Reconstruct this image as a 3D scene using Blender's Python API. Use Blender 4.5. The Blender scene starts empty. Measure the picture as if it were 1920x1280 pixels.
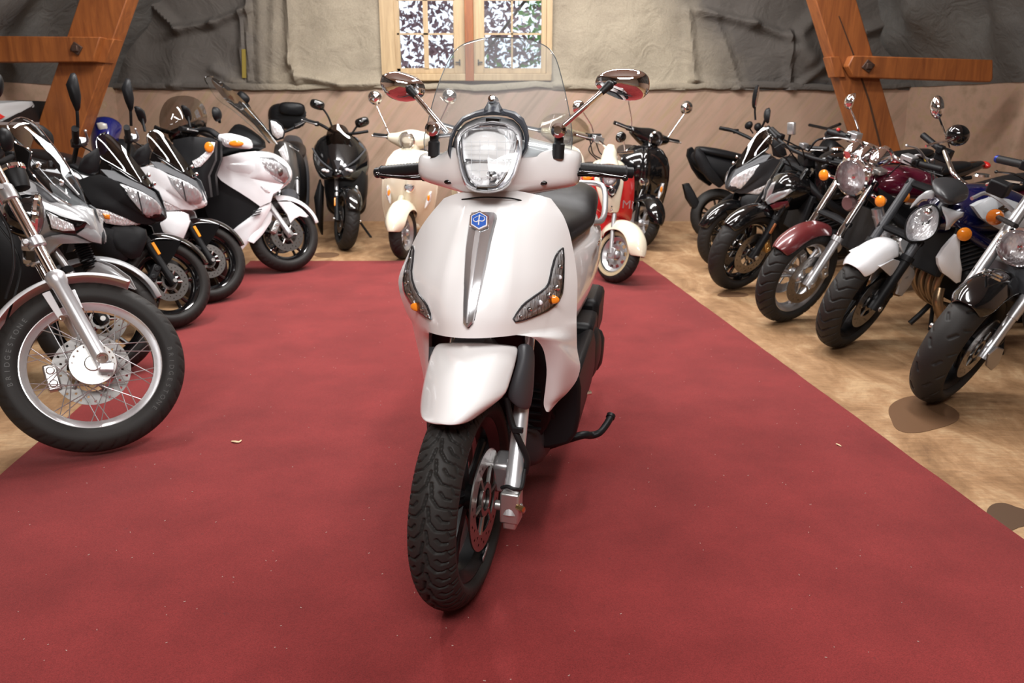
import bpy, bmesh, math, random
import numpy as np
from mathutils import Vector, Matrix, noise
from mathutils.bvhtree import BVHTree
random.seed(7); rng = np.random.default_rng(7)
C = bpy.context.scene.collection
sc = bpy.context.scene

# ------------------------------------------------------------------ camera
FPX, CAMH = 1500.0, 1.25
TH = math.atan(442 / FPX)
cam = bpy.data.objects.new('camera', bpy.data.cameras.new('camera'))
C.objects.link(cam); sc.camera = cam
cam.location = (0, 0, CAMH); cam.rotation_euler = (math.pi / 2 - TH, 0, 0)
cam.data.sensor_width = 36; cam.data.lens = 36 * FPX / 1920
cam.data.dof.use_dof = True; cam.data.dof.focus_distance = 2.15; cam.data.dof.aperture_fstop = 6.3
cam.data.clip_start = .05; cam.data.clip_end = 200
# ------------------------------------------------------------------ world, lights, exposure
w = bpy.data.worlds.new('world'); sc.world = w; w.use_nodes = True
bg = w.node_tree.nodes['Background']; bg.inputs[0].default_value = (.80, .88, 1.0, 1); bg.inputs[1].default_value = 1.5
sc.view_settings.view_transform = 'Standard'; sc.view_settings.look = 'None'
sc.view_settings.gamma = 1; sc.view_settings.use_curve_mapping = False
sc.view_settings.exposure = 0.36
def area(loc, rot, sx, sy, e, col):
    l = bpy.data.lights.new('tube_or_fill', 'AREA'); l.shape = 'RECTANGLE'; l.size = sx; l.size_y = sy
    l.energy = e; l.color = col
    o = bpy.data.objects.new('tube_or_fill', l); C.objects.link(o); o.location = loc; o.rotation_euler = rot
    return o
WARM = (1, .99, .98)
LAMPS = [(-1.9, 4.4, 3.4, .25, 1.5, 64, 0), (1.25, 2.9, 3.4, .25, 1.6, 50, 0), (0, 4.6, 3.5, 2.8, .3, 95, .25), (0, 6.7, 3.5, 3.4, .3, 150, .45), (-.25, -.7, 3.0, 2.4, .8, 100, .62)]
for x, y, z, sx, sy, e, tilt in LAMPS:         # ceiling tubes; the last two are fills added to brighten gable and vehicle fronts
    area((x, y, z), (tilt, 0, 0), sx, sy, e, WARM)

# ------------------------------------------------------------------ camera maths
FW = np.array([0, math.cos(TH), -math.sin(TH)]); UP = np.array([0, math.sin(TH), math.cos(TH)])
CP = np.array([0, 0, CAMH])
def ray(px, py):
    return np.array([1., 0, 0]) * (px - 960) / FPX + UP * (640 - py) / FPX + FW
def hit(px, py, n, d):                       # plane n.p = d
    r = ray(px, py); t = (d - np.dot(n, CP)) / np.dot(n, r); return CP + r * t
def gnd(px, py, z=0): return hit(px, py, np.array([0, 0, 1.]), z)

# ------------------------------------------------------------------ materials
MATS = {}
def mat(name, col=(.5, .5, .5), rough=.5, metal=0., coat=0., spec=.5, emit=None, es=1., bump=None, var=None, tc='Object'):
    """bump=(scale, strength, distance); var=(scale, amount, second colour)"""
    if name in MATS: return MATS[name]
    m = bpy.data.materials.new(name); m.use_nodes = True; n = m.node_tree.nodes; L = m.node_tree.links
    b = n['Principled BSDF']
    b.inputs['Base Color'].default_value = (*col, 1); b.inputs['Roughness'].default_value = rough
    b.inputs['Metallic'].default_value = metal; b.inputs['Coat Weight'].default_value = coat
    b.inputs['Coat Roughness'].default_value = .04; b.inputs['Specular IOR Level'].default_value = spec
    if emit: b.inputs['Emission Color'].default_value = (*emit, 1); b.inputs['Emission Strength'].default_value = es
    t = n.new('ShaderNodeTexCoord')
    if var is None: var = (9, .22, tuple(c * .8 for c in col))
    nz = n.new('ShaderNodeTexNoise'); nz.inputs['Scale'].default_value = var[0]; nz.inputs['Detail'].default_value = 4
    L.new(t.outputs[tc], nz.inputs['Vector'])
    mx = n.new('ShaderNodeMix'); mx.data_type = 'RGBA'
    mx.inputs[6].default_value = (*col, 1); mx.inputs[7].default_value = (*var[2], 1)
    ml = n.new('ShaderNodeMath'); ml.operation = 'MULTIPLY'; ml.inputs[1].default_value = var[1]
    L.new(nz.outputs[0], ml.inputs[0]); L.new(ml.outputs[0], mx.inputs[0]); L.new(mx.outputs[2], b.inputs['Base Color'])
    if bump:
        z2 = n.new('ShaderNodeTexNoise'); z2.inputs['Scale'].default_value = bump[0]; z2.inputs['Detail'].default_value = 3
        L.new(t.outputs[tc], z2.inputs['Vector'])
        bp = n.new('ShaderNodeBump'); bp.inputs['Strength'].default_value = bump[1]; bp.inputs['Distance'].default_value = bump[2]
        L.new(z2.outputs[0], bp.inputs['Height']); L.new(bp.outputs[0], b.inputs['Normal'])
    MATS[name] = m; return m
def clear(name, tint=(1, 1, 1), refl=.12, rough=.02, haze=0):
    if name in MATS: return MATS[name]
    m = bpy.data.materials.new(name); m.use_nodes = True; n = m.node_tree.nodes; L = m.node_tree.links
    n.remove(n['Principled BSDF']); out = n['Material Output']
    tr = n.new('ShaderNodeBsdfTransparent'); tr.inputs[0].default_value = (*tint, 1)
    gl = n.new('ShaderNodeBsdfGlossy'); gl.inputs['Roughness'].default_value = rough
    lw = n.new('ShaderNodeFresnel'); lw.inputs[0].default_value = 1.45
    ad = n.new('ShaderNodeMath'); ad.operation = 'MULTIPLY_ADD'; ad.inputs[1].default_value = refl * 9; ad.inputs[2].default_value = 0
    L.new(lw.outputs[0], ad.inputs[0]); ad.use_clamp = True
    mx = n.new('ShaderNodeMixShader'); L.new(ad.outputs[0], mx.inputs[0]); L.new(tr.outputs[0], mx.inputs[1]); L.new(gl.outputs[0], mx.inputs[2])
    o_ = mx.outputs[0]
    if haze:                                 # fine dust and scratches on the plastic
        df = n.new('ShaderNodeBsdfDiffuse'); df.inputs[0].default_value = (.8, .84, .88, 1)
        m3 = n.new('ShaderNodeMixShader'); m3.inputs[0].default_value = haze; L.new(o_, m3.inputs[1]); L.new(df.outputs[0], m3.inputs[2]); o_ = m3.outputs[0]
    L.new(o_, out.inputs[0]); MATS[name] = m; return m
def reflector(name, col=(.95, .95, .97), scale=60, st=.9, metal=.55):
    if name in MATS: return MATS[name]
    m = mat(name, col, .2, metal); n = m.node_tree.nodes; L = m.node_tree.links
    t = n.new('ShaderNodeTexCoord'); v = n.new('ShaderNodeTexVoronoi'); v.inputs['Scale'].default_value = scale
    mp = n.new('ShaderNodeMapping'); mp.inputs['Scale'].default_value = (1, 1.6, .5)
    L.new(t.outputs['Object'], mp.inputs[0]); L.new(mp.outputs[0], v.inputs['Vector'])
    bp = n.new('ShaderNodeBump'); bp.inputs['Strength'].default_value = st; bp.inputs['Distance'].default_value = .006
    L.new(v.outputs['Distance'], bp.inputs['Height']); L.new(bp.outputs[0], n['Principled BSDF'].inputs['Normal'])
    return m
white = mat('pearl_white_paint', (.91, .905, .90), .22, 0, .9, var=(3, .05, (.8, .78, .76)))
white2 = mat('white_paint', (.86, .87, .89), .2, 0, .8, var=(3, .05, (.7, .7, .7)))
cream = mat('cream_paint', (.80, .74, .58), .2, 0, .8, var=(3, .05, (.75, .7, .55)))
redp = mat('red_paint', (.62, .02, .02), .18, 0, .9, var=(3, .05, (.6, .02, .02)))
blackp = mat('gloss_black_paint', (.004, .004, .0045), .12, 0, .8, var=(3, .05, (.01, .01, .01)))
blackm = mat('matt_black_plastic', (.009, .009, .010), .45, spec=.22, bump=(220, .12, .001))
greym = mat('dark_grey_plastic', (.035, .035, .038), .5, spec=.35, bump=(220, .12, .001))
midgrey = mat('graphite_grey_paint', (.05, .052, .058), .42)
greyp = mat('light_grey_paint', (.36, .37, .38), .25, .1, .6)
silver = mat('silver_paint', (.55, .55, .56), .3, .75)
silverb = mat('brushed_silver', (.70, .71, .73), .32, .65, bump=(120, .08, .001))
alu = mat('cast_aluminium', (.62, .61, .59), .34, .9, bump=(90, .15, .001))
chrome = mat('chrome', (.93, .93, .94), .045, 1., var=(4, .04, (.85, .85, .85)))
steel = mat('disc_steel', (.36, .345, .33), .3, 1., bump=(70, .1, .0006))
rubber = mat('tyre_rubber', (.017, .016, .0155), .6, spec=.3, bump=(160, .25, .001), var=(6, .5, (.034, .030, .026)))
grip = mat('grip_rubber', (.010, .010, .011), .5, spec=.35, bump=(300, .3, .001))
leather = mat('seat_vinyl', (.009, .009, .010), .36, spec=.2, bump=(400, .25, .0008))
maroon = mat('maroon_paint', (.10, .006, .022), .15, .2, .9)
maroon2 = mat('dull_maroon_paint', (.13, .018, .02), .3, .1, .6)
bluep2 = mat('midnight_blue_paint', (.004, .005, .05), .15, .2, .9)
bluep = mat('blue_paint', (.01, .02, .25), .18, .2, .9)
amber2 = mat('dark_amber_lens', (.42, .11, .012), .12, 0, .8)
amber = mat('amber_lens', (.95, .28, .02), .12, 0, .8, emit=None)
amberr = mat('amber_reflector', (1., .36, .02), .3)
redl = mat('red_plastic', (.6, .02, .015), .3, 0, .5)
bronze = mat('heat_stained_pipe', (.32, .22, .13), .3, .85)
glass = clear('clear_screen', (.86, .89, .90), .14)
glassh = clear('dusty_screen', (.76, .81, .83), .15, haze=.15)
lens = clear('clear_lens', (.97, .97, .97), .14)
smoke = clear('smoked_screen', (.36, .33, .31), .16)
smoke2 = clear('dark_smoked_screen', (.10, .09, .085), .2)
refl = reflector('headlamp_reflector', (.93, .93, .95), metal=.35)
reflh = reflector('main_reflector', (.95, .95, .97), scale=42, st=1., metal=.92)
refl2 = reflector('small_reflector', (.95, .95, .97), scale=110, metal=.25)
mirrorg = mat('mirror_glass', (.8, .82, .84), .02, 1.)
darkin = mat('lamp_surround', (.05, .05, .055), .2, .6)
yellow = mat('yellow_switch', (.9, .6, .03), .4)
logoblue = mat('badge_blue', (.03, .13, .55), .3, 0, .5)
logowhite = mat('badge_white', (.85, .86, .9), .3, 0, .5)
gold = mat('gold_bolt', (.75, .52, .22), .3, 1.)

# ------------------------------------------------------------------ mesh pen
def unit(v): v = np.asarray(v, float); return v / (np.linalg.norm(v) + 1e-12)
def cr(pts, n=6, closed=False):              # Catmull-Rom resample
    P = [np.asarray(p, float) for p in pts]; m = len(P); out = []
    for i in range(m if closed else m - 1):
        a = P[(i - 1) % m] if closed or i > 0 else 2 * P[0] - P[1]
        b = P[i]; c = P[(i + 1) % m]
        d = P[(i + 2) % m] if closed or i + 2 < m else 2 * P[-1] - P[-2]
        for k in range(n):
            t = k / n
            out.append(.5 * ((2 * b) + (c - a) * t + (2 * a - 5 * b + 4 * c - d) * t * t + (3 * b - a - 3 * c + d) * t ** 3))
    if not closed: out.append(P[-1])
    return out
class G:
    def __init__(s): s.v = []; s.f = []
    def add(s, v, f):
        o = len(s.v); s.v += [tuple(map(float, p)) for p in v]; s.f += [tuple(i + o for i in q) for q in f]; return s
    def grid(s, rows, cu=False, cv=False, caps=False):
        nr = len(rows); nc = len(rows[0]); v = [p for r in rows for p in r]; f = []
        for i in range(nr if cv else nr - 1):
            for j in range(nc if cu else nc - 1):
                a = i * nc + j; b = i * nc + (j + 1) % nc; c = ((i + 1) % nr) * nc + (j + 1) % nc; d = ((i + 1) % nr) * nc + j
                f.append((a, b, c, d))
        if caps:
            for i in (0, nr - 1):
                q = [i * nc + j for j in range(nc)]; f.append(tuple(reversed(q)) if i == 0 else tuple(q))
        return s.add(v, f)
    def tube(s, pts, r, n=10, smooth=0, flat=1.):
        P = cr(pts, smooth) if smooth and len(pts) > 2 else [np.asarray(p, float) for p in pts]
        if np.isscalar(r): R = [r] * len(P)
        else: R = list(np.interp(np.linspace(0, 1, len(P)), np.linspace(0, 1, len(r)), r))
        ref = None; rows = []
        for i, p in enumerate(P):
            t = unit(P[min(i + 1, len(P) - 1)] - P[max(i - 1, 0)])
            if ref is None: ref = unit(np.cross(t, [0, 0, 1.] if abs(t[2]) < .9 else [1., 0, 0]))
            ref = unit(ref - t * np.dot(ref, t)); b = np.cross(t, ref)
            rows.append([p + R[i] * (math.cos(a) * ref + math.sin(a) * b * flat) for a in np.linspace(0, 2 * math.pi, n, endpoint=False)])
        return s.grid(rows, cu=True, caps=True)
    def box(s, c, d, rot=None, top=None):
        c = np.asarray(c, float); d = np.asarray(d, float) / 2; Rm = np.array(rot if rot is not None else np.eye(3)); v = []
        for z in (-1, 1):
            k = 1. if (top is None or z < 0) else top
            for x, y in ((-1, -1), (1, -1), (1, 1), (-1, 1)): v.append(c + Rm @ (d * np.array([x * k, y * k, z])))
        return s.add(v, [(3, 2, 1, 0), (4, 5, 6, 7), (0, 1, 5, 4), (1, 2, 6, 5), (2, 3, 7, 6), (3, 0, 4, 7)])
    def lathe(s, prof, o, ax=(0, 1, 0), n=24, closed=False, caps=False, a0=0, a1=2 * math.pi, up=None):
        o = np.asarray(o, float); ax = unit(ax)
        u = unit(np.cross(ax, up if up is not None else ([0, 0, 1.] if abs(ax[2]) < .9 else [1., 0, 0]))); w2 = np.cross(ax, u)
        full = abs(a1 - a0) > 6.28
        A = np.linspace(a0, a1, n, endpoint=not full)
        rows = [[o + ax * h + r * (math.cos(a) * u + math.sin(a) * w2) for a in A] for r, h in prof]
        return s.grid(rows, cu=full, cv=closed, caps=caps)
    def ell(s, c, r, rot=None, nu=20, nv=12, cut=1.0):
        Rm = np.array(rot if rot is not None else np.eye(3)); rows = []
        for i in range(nv + 1):
            ph = math.pi * i / nv
            rows.append([np.asarray(c) + Rm @ (np.array([math.sin(ph) * math.cos(a), math.sin(ph) * math.sin(a), math.cos(ph)]) * r)
                         for a in np.linspace(0, 2 * math.pi, nu, endpoint=False)])
        return s.grid(rows, cu=True)
    def poly(s, pts, off):                   # prism: outline + offset vector
        P = [np.asarray(p, float) for p in pts]; n = len(P); off = np.asarray(off, float)
        v = P + [p + off for p in P]
        f = [tuple(range(n)), tuple(range(2 * n - 1, n - 1, -1))] + [(i, (i + 1) % n, n + (i + 1) % n, n + i)[::-1] for i in range(n)]
        return s.add(v, f)
    def pillow(s, pts, nrm, h, steps=4, back=.0):
        """outline swollen by h along nrm towards its middle (medial shrink), with a back face pushed by -back"""
        P = [np.asarray(p, float) for p in pts]; c = sum(P) / len(P); nrm = np.asarray(nrm, float); rows = []
        if back: rows.append([p - nrm * back for p in P])
        for k in range(steps + 1):
            t = k / steps * .94; rows.append([p + (c - p) * t + nrm * h * math.sqrt(max(0, 1 - (1 - t) ** 2)) for p in P])
        return s.grid(rows, cu=True, caps=True)
    def sym(s):                              # append the mirror image across local y
        return s.add([(x, -y, z) for x, y, z in s.v], [tuple(reversed(q)) for q in s.f])
    def mirrored(s):
        g = G(); g.v = [(x, -y, z) for x, y, z in s.v]; g.f = [tuple(reversed(q)) for q in s.f]; return g

def tag(o, label=None, cat=None, group=None, kind=None):
    if label: o['label'] = label
    if cat: o['category'] = cat
    if group: o['group'] = group
    if kind: o['kind'] = kind
    return o
def build(name, g, m, parent=None, M=None, label=None, sub=0, bevel=0, solid=0, sharp=38, cat=None, group=None, kind=None, world=False):
    me = bpy.data.meshes.new(name)
    v = np.array(g.v)
    if M is not None: v = v @ np.array(M)[:3, :3].T + np.array(M)[:3, 3]
    me.from_pydata(v.tolist(), [], g.f)
    bm = bmesh.new(); bm.from_mesh(me)
    bmesh.ops.remove_doubles(bm, verts=bm.verts, dist=1e-6)
    bmesh.ops.recalc_face_normals(bm, faces=bm.faces)
    for f in bm.faces: f.smooth = True
    if not sub:
        ca = math.cos(math.radians(sharp))
        for e in bm.edges:
            if len(e.link_faces) == 2 and e.link_faces[0].normal.dot(e.link_faces[1].normal) < ca: e.smooth = False
    bm.to_mesh(me); bm.free()
    for mm in (m if isinstance(m, (list, tuple)) else [m]): me.materials.append(mm)
    o = bpy.data.objects.new(name, me); C.objects.link(o)
    if parent is not None: o.parent = parent
    if solid: md = o.modifiers.new('t', 'SOLIDIFY'); md.thickness = solid; md.offset = 0 if solid > 0 else 0
    if bevel: md = o.modifiers.new('b', 'BEVEL'); md.width = bevel; md.segments = 2; md.limit_method = 'ANGLE'; md.angle_limit = .6
    if sub: md = o.modifiers.new('s', 'SUBSURF'); md.levels = sub; md.render_levels = sub
    return tag(o, label, cat, group, kind)
def empty(name, label, cat, M, group=None):
    o = bpy.data.objects.new(name, None); C.objects.link(o); o.empty_display_size = .1
    o.matrix_world = Matrix([list(map(float, r)) for r in M]); return tag(o, label, cat, group)

class Frame:
    """a vehicle's own axes: x forward, y to its left, z up, standing on the ground at o"""
    def __init__(s, name=None, o=(0, 0), heading=0, lean=0, label=None, cat=None, M=None, root=None, Mroot=None, group=None):
        if M is None:
            h, l = math.radians(heading), math.radians(lean)
            f = np.array([math.cos(h), math.sin(h), 0]); l0 = np.array([-math.sin(h), math.cos(h), 0]); z0 = np.array([0, 0, 1.])
            u = math.cos(l) * z0 + math.sin(l) * l0; lf = math.cos(l) * l0 - math.sin(l) * z0
            M = np.eye(4); M[:3, 0] = f; M[:3, 1] = lf; M[:3, 2] = u; M[:3, 3] = (o[0], o[1], o[2] if len(o) > 2 else 0)
            s.root = empty(name, label, cat, M, group); s.Mr = M
        else: s.root = root; s.Mr = Mroot
        s.M = M; s.K = np.linalg.inv(s.Mr) @ M; s.last = None
    def steer(s, deg, xa, za, rake):
        a = math.radians(deg); r = math.radians(rake)
        R = Matrix.Rotation(a, 4, Vector((-math.sin(r), 0, math.cos(r)))); T = Matrix.Translation((xa, 0, za))
        return Frame(M=s.M @ np.array(T @ R @ T.inverted()), root=s.root, Mroot=s.Mr)
    def pl(s, px, py, ax, val):
        n = s.M[:3, ax]; p = hit(px, py, n, np.dot(n, s.M[:3, 3]) + val)
        return s.M[:3, :3].T @ (p - s.M[:3, 3])
    def S(s, px, py, lat): return s.pl(px, py, 1, lat)
    def Q(s, px, py, x): return s.pl(px, py, 0, x)
    def Z(s, px, py, z): return s.pl(px, py, 2, z)
    def on(s, obj, px, py, off=.0):          # where the sight line meets a built part, lifted along its normal
        if getattr(s, '_o', None) is not obj:
            dg = bpy.context.evaluated_depsgraph_get(); me = obj.data
            s._b = BVHTree.FromPolygons([v.co for v in me.vertices], [p.vertices for p in me.polygons]); s._o = obj
        Mi = np.linalg.inv(s.Mr); c = Mi[:3, :3] @ CP + Mi[:3, 3]; r = Mi[:3, :3] @ ray(px, py)
        h, n, i, d = s._b.ray_cast(Vector(c), Vector(unit(r)))
        if h is None: return None
        if n.dot(Vector(r)) > 0: n = -n
        return np.array(h + n * off)
    def part(s, name, g, m, parent=None, **k):
        K = None if np.allclose(s.K, np.eye(4)) else s.K
        s.last = build(name, g, m, parent or s.root, M=K, **k); return s.last
    # side panel traced on planes parallel to the vehicle's middle plane
    def side(s, name, pts, lat, m, th=.012, bulge=.0, both=True, parent=None, cr_n=0, **k):
        P = [s.S(p[0], p[1], p[2] if len(p) > 2 else lat) for p in pts]
        if cr_n: P = cr(P, cr_n, True)
        sg = 1 if lat > 0 else -1; g = G()
        if bulge: g.pillow(P, (0, sg, 0), bulge, back=th)
        else: g.poly(P, (0, -sg * th, 0))
        o = s.part(name, g, m, parent, **k)
        if both: s.part(name, g.mirrored(), m, parent, **k); s.last = o
        return o
    # symmetric shell: rows of (px, py, |lat|) on the side seen (sg)
    def hull(s, name, rows, sg, m, parent=None, sub=2, Q=False, **k):
        R = []
        for row in rows:
            if Q: a = [s.Q(p[0], p[1], p[2]) for p in row]
            else: a = [s.S(p[0], p[1], sg * p[2]) for p in row]
            c = np.array(cr(a, 6)); L = np.concatenate([[0], np.cumsum(np.linalg.norm(np.diff(c, axis=0), axis=1))])
            a = [np.array([np.interp(t * L[-1], L, c[:, i]) for i in range(3)]) for t in np.linspace(0, 1, 10)]
            if row[0][2] == 0: a[0][1] = 0
            if row[-1][2] == 0: a[-1][1] = 0
            R.append(a + [np.array([q[0], -q[1], q[2]]) for q in a[::-1]])
        g = G().grid(R, cu=True, caps=True)
        return s.part(name, g, m, parent, sub=sub, **k)

def se_ring(cy, cz, hw, hh, x, n=20, e=2.6, top=None):   # superellipse section at x
    out = []
    for a in np.linspace(0, 2 * math.pi, n, endpoint=False):
        c, s_ = math.cos(a), math.sin(a)
        out.append(np.array([x, cy + hw * math.copysign(abs(c) ** (2 / e), c), cz + hh * math.copysign(abs(s_) ** (2 / e), s_)]))
    return out

# ------------------------------------------------------------------ wheels
def segd(px, py, a, b):
    ax, ay = a; bx, by = b; dx, dy = bx - ax, by - ay
    t = np.clip(((px - ax) * dx + (py - ay) * dy) / (dx * dx + dy * dy + 1e-12), 0, 1)
    return np.hypot(px - ax - t * dx, py - ay - t * dy)
TREADS = {
    'chevron': (33, .0033, [((.04, .95), (.12, .35), (.34, 0), (.60, -.06), (1., -.08)), ((.36, .62), (.50, .40), (.72, .36)), ((.66, .98), (.80, .62), (1., .60)),
                            ((-.04, 1.45), (-.12, .85), (-.34, .5), (-.60, .44), (-1., .42)), ((-.36, 1.12), (-.50, .90), (-.72, .86)), ((-.66, 1.48), (-.80, 1.12), (-1., 1.1))]),
    'vee': (30, .0045, [((.06, .0), (.4, .5), (.95, .8)), ((-.06, .0), (-.4, .5), (-.95, .8))]),
    'street': (22, .005, [((.05, .0), (.35, .38), (.95, .55)), ((-.05, .5), (-.35, .88), (-.95, 1.05))]),
    'dash': (15, .006, [((.25, .0), (.45, .2)), ((.62, .45), (.9, .6)), ((-.25, .5), (-.45, .7)), ((-.62, .95), (-.9, 1.1))]),
    'rib': (40, .004, [((.35, 0), (.75, .35)), ((-.35, .5), (-.75, .85))]),
}
def tyre_mesh(cx, cz, R, wd, rr, tread='street', nseg=240, nacr=24, depth=.004, lean_r=1.):
    N, gw, lines = TREADS[tread]
    nacr = nacr; hs = []
    v = np.linspace(-1, 1, nacr)
    ycr = np.sin(v * 1.25) / math.sin(1.25) * wd * .49
    zcr = R - (1 - np.cos(v * 1.25)) / (1 - math.cos(1.25)) * wd * .36
    side_y = [wd * .5, wd * .5, wd * .47, wd * .36, wd * .30]; rs = R - wd * .36
    side_r = [rs - (rs - rr) * .2, rs - (rs - rr) * .45, rs - (rs - rr) * .75, rr + .003, rr - .006]
    A = np.linspace(0, 2 * math.pi, nseg, endpoint=False)
    circ = 2 * math.pi * R; pitch = circ / N; hwid = wd * .5
    U = (A * R)[:, None] + np.zeros(nacr)[None, :]; V = v[None, :] * hwid * 1.1 + np.zeros(nseg)[:, None]
    d = np.full(U.shape, 9.)
    for ln in lines:
        for a, b in zip(ln[:-1], ln[1:]):
            for sh in (-1, 0, 1, 2):
                d = np.minimum(d, segd(U % pitch, V, ((a[1] + sh) * pitch, a[0] * hwid * 1.1), ((b[1] + sh) * pitch, b[0] * hwid * 1.1)))
    g_ = np.clip(1.25 - d / gw, 0, 1) * depth
    rows = []
    for i in range(nseg):
        a = A[i]; row = []
        rad = zcr - g_[i]
        ys = list(zip(side_y[::-1], side_r[::-1])); prof = [(-y, r) for y, r in ys] + list(zip(ycr, rad)) + [(y, r) for y, r in zip(side_y, side_r)]
        ca, sa = math.cos(a), math.sin(a)
        rows.append([(cx + r * ca, y, cz + r * sa) for y, r in prof])
    return G().grid(rows, cv=True)
def rim_mesh(cx, cz, rr, wd, n=64):
    h = wd * .34
    prof = [(rr + .007, -h), (rr + .007, -h + .006), (rr - .008, -h + .012), (rr - .018, -h * .5), (rr - .018, h * .5), (rr - .008, h - .012), (rr + .007, h - .006), (rr + .007, h),
            (rr - .004, h + .001), (rr - .016, h - .008), (rr - .028, h * .45), (rr - .028, -h * .45), (rr - .016, -h + .008), (rr - .004, -h - .001)]
    return G().lathe(prof, (cx, 0, cz), n=n, closed=True)
def disc_mesh(cx, cz, r0, r1, lat, n=90, nr=7, th=.004, holes=True):
    g = G(); rad = np.linspace(r0, r1, nr + 1)
    for sgn in (-1, 1):
        y = lat + sgn * th / 2; v = []; f = []
        for r in rad:
            for k in range(n):
                a = 2 * math.pi * k / n; v.append((cx + r * math.cos(a), y, cz + r * math.sin(a)))
        for i in range(nr):
            for k in range(n):
                if holes and i in (2, 4) and (k + (3 if i == 4 else 0)) % 6 == 0 and 0 < i < nr - 1: continue
                a, b = i * n + k, i * n + (k + 1) % n; f.append((a, b, b + n, a + n))
        g.add(v, f)
    for r in (r0, r1): g.lathe([(r, -th / 2), (r, th / 2)], (cx, lat, cz), n=n)
    return g
def wheel(fr, cx, R, rr, wd, style='cast5', m=blackp, tread='street', disc=None, name='front_wheel', hi=False, lo=False, mid=False, hubm=None, tyre_label=None):
    g = rim_mesh(cx, R, rr, wd, 96 if hi else 56); c = np.array([cx, 0, R])
    hubr = .032
    if style[:4] == 'cast':
        n = int(style[4:]);
        for k in range(n):
            a = 2 * math.pi * k / n + .3; e = np.array([math.cos(a), 0, math.sin(a)]); t = np.array([-math.sin(a), 0, math.cos(a)])
            for sgn in ((-1, 1) if n <= 6 else (0,)):
                g.tube([c + e * hubr * .8 + t * sgn * .008, c + e * (rr * .5) + t * sgn * .012, c + e * (rr - .012) + t * sgn * .032], [.014, .010, .012], 8, smooth=3)
    if style == 'disc':                      # pressed steel wheel with oval slots
        n = 10; prof = np.linspace(.04, rr - .01, 7)
        for lat in (-.012,):
            v = []; f = []
            for i, r in enumerate(prof):
                for k in range(n * 6):
                    a = 2 * math.pi * k / (n * 6); v.append((cx + r * math.cos(a), lat * (1 + .8 * math.sin(i / 6 * math.pi)), R + r * math.sin(a)))
            for i in range(6):
                for k in range(n * 6):
                    if i in (3, 4) and k % 6 in (1, 2, 3): continue
                    a, b = i * n * 6 + k, i * n * 6 + (k + 1) % (n * 6); f.append((a, b, b + n * 6, a + n * 6))
            g.add(v, f)
    g.lathe([(.0, -.055), (hubr * .6, -.055), (hubr, -.04), (hubr, .04), (hubr * .6, .055), (0, .055)], c, n=20)
    w_ = fr.part(name, g, m)
    fr.part('tyre', tyre_mesh(cx, R, R, wd, rr, tread, *((960, 64) if hi else (80, 10) if lo else (560, 44) if mid else (260, 22)), depth=.008 if mid else .0068 if hi else .0045), rubber, w_, sharp=60)
    if disc:
        for (r0, r1, lat, hl) in disc:
            g = disc_mesh(cx, R, r0, r1, lat, holes=not lo)
            g.lathe([(.03, lat - .004), (.045, lat - .004), (.045, lat + .004), (.03, lat + .004)], c, n=20, closed=True)
            for k in range(6):
                a = k * math.pi / 3; e = np.array([math.cos(a), 0, math.sin(a)])
                g.tube([c + e * .04 + np.array([0, lat, 0]), c + e * (r0 + .004) + np.array([0, lat, 0])], .006, 6)
            fr.part('brake_disc', g, steel, w_)
    return w_
# ================================================================== ROOM
def tex_mat(name, fn):
    m = bpy.data.materials.new(name); m.use_nodes = True; fn(m.node_tree.nodes, m.node_tree.links, m.node_tree.nodes['Principled BSDF']); MATS[name] = m; return m
def nd(n, t, **k):
    x = n.new(t)
    for a, b in k.items():
        if a in ('operation', 'data_type', 'blend_type', 'wave_type', 'bands_direction', 'feature'): setattr(x, a, b)
        else: x.inputs[a.replace('_', ' ')].default_value = b
    return x
def ramp(n, stops):
    r = n.new('ShaderNodeValToRGB'); e = r.color_ramp.elements
    while len(e) < len(stops): e.new(.5)
    for i, (p, c) in enumerate(stops): e[i].position = p; e[i].color = (*c, 1)
    return r
def bump(n, L, b, src, st, di):
    p = n.new('ShaderNodeBump'); p.inputs['Strength'].default_value = st; p.inputs['Distance'].default_value = di
    L.new(src, p.inputs['Height']); L.new(p.outputs[0], b.inputs['Normal'])
def f_floor(n, L, b):
    t = n.new('ShaderNodeTexCoord'); mp = n.new('ShaderNodeMapping'); mp.inputs['Scale'].default_value = (1.6, .8, 1); mp.inputs['Rotation'].default_value = (0, 0, .9)
    L.new(t.outputs['Object'], mp.inputs[0])
    a = nd(n, 'ShaderNodeTexNoise', Scale=2.6, Detail=12, Roughness=.74, Distortion=.5); L.new(mp.outputs[0], a.inputs['Vector'])
    r = ramp(n, [(.25, (.15, .075, .035)), (.42, (.27, .15, .07)), (.52, (.36, .21, .105)), (.62, (.47, .31, .17)), (.75, (.31, .18, .085))]); L.new(a.outputs[0], r.inputs[0])
    c = nd(n, 'ShaderNodeTexNoise', Scale=70., Detail=4); mp2 = n.new('ShaderNodeMapping'); mp2.inputs['Scale'].default_value = (.18, 1, 1); mp2.inputs['Rotation'].default_value = (0, 0, .5)
    L.new(t.outputs['Object'], mp2.inputs[0]); L.new(mp2.outputs[0], c.inputs['Vector'])
    m = nd(n, 'ShaderNodeMix', data_type='RGBA', blend_type='OVERLAY'); m.inputs[0].default_value = .35
    L.new(r.outputs[0], m.inputs[6]); L.new(c.outputs[0], m.inputs[7]); L.new(m.outputs[2], b.inputs['Base Color'])
    b.inputs['Roughness'].default_value = .55; bump(n, L, b, a.outputs[0], .25, .004)
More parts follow.
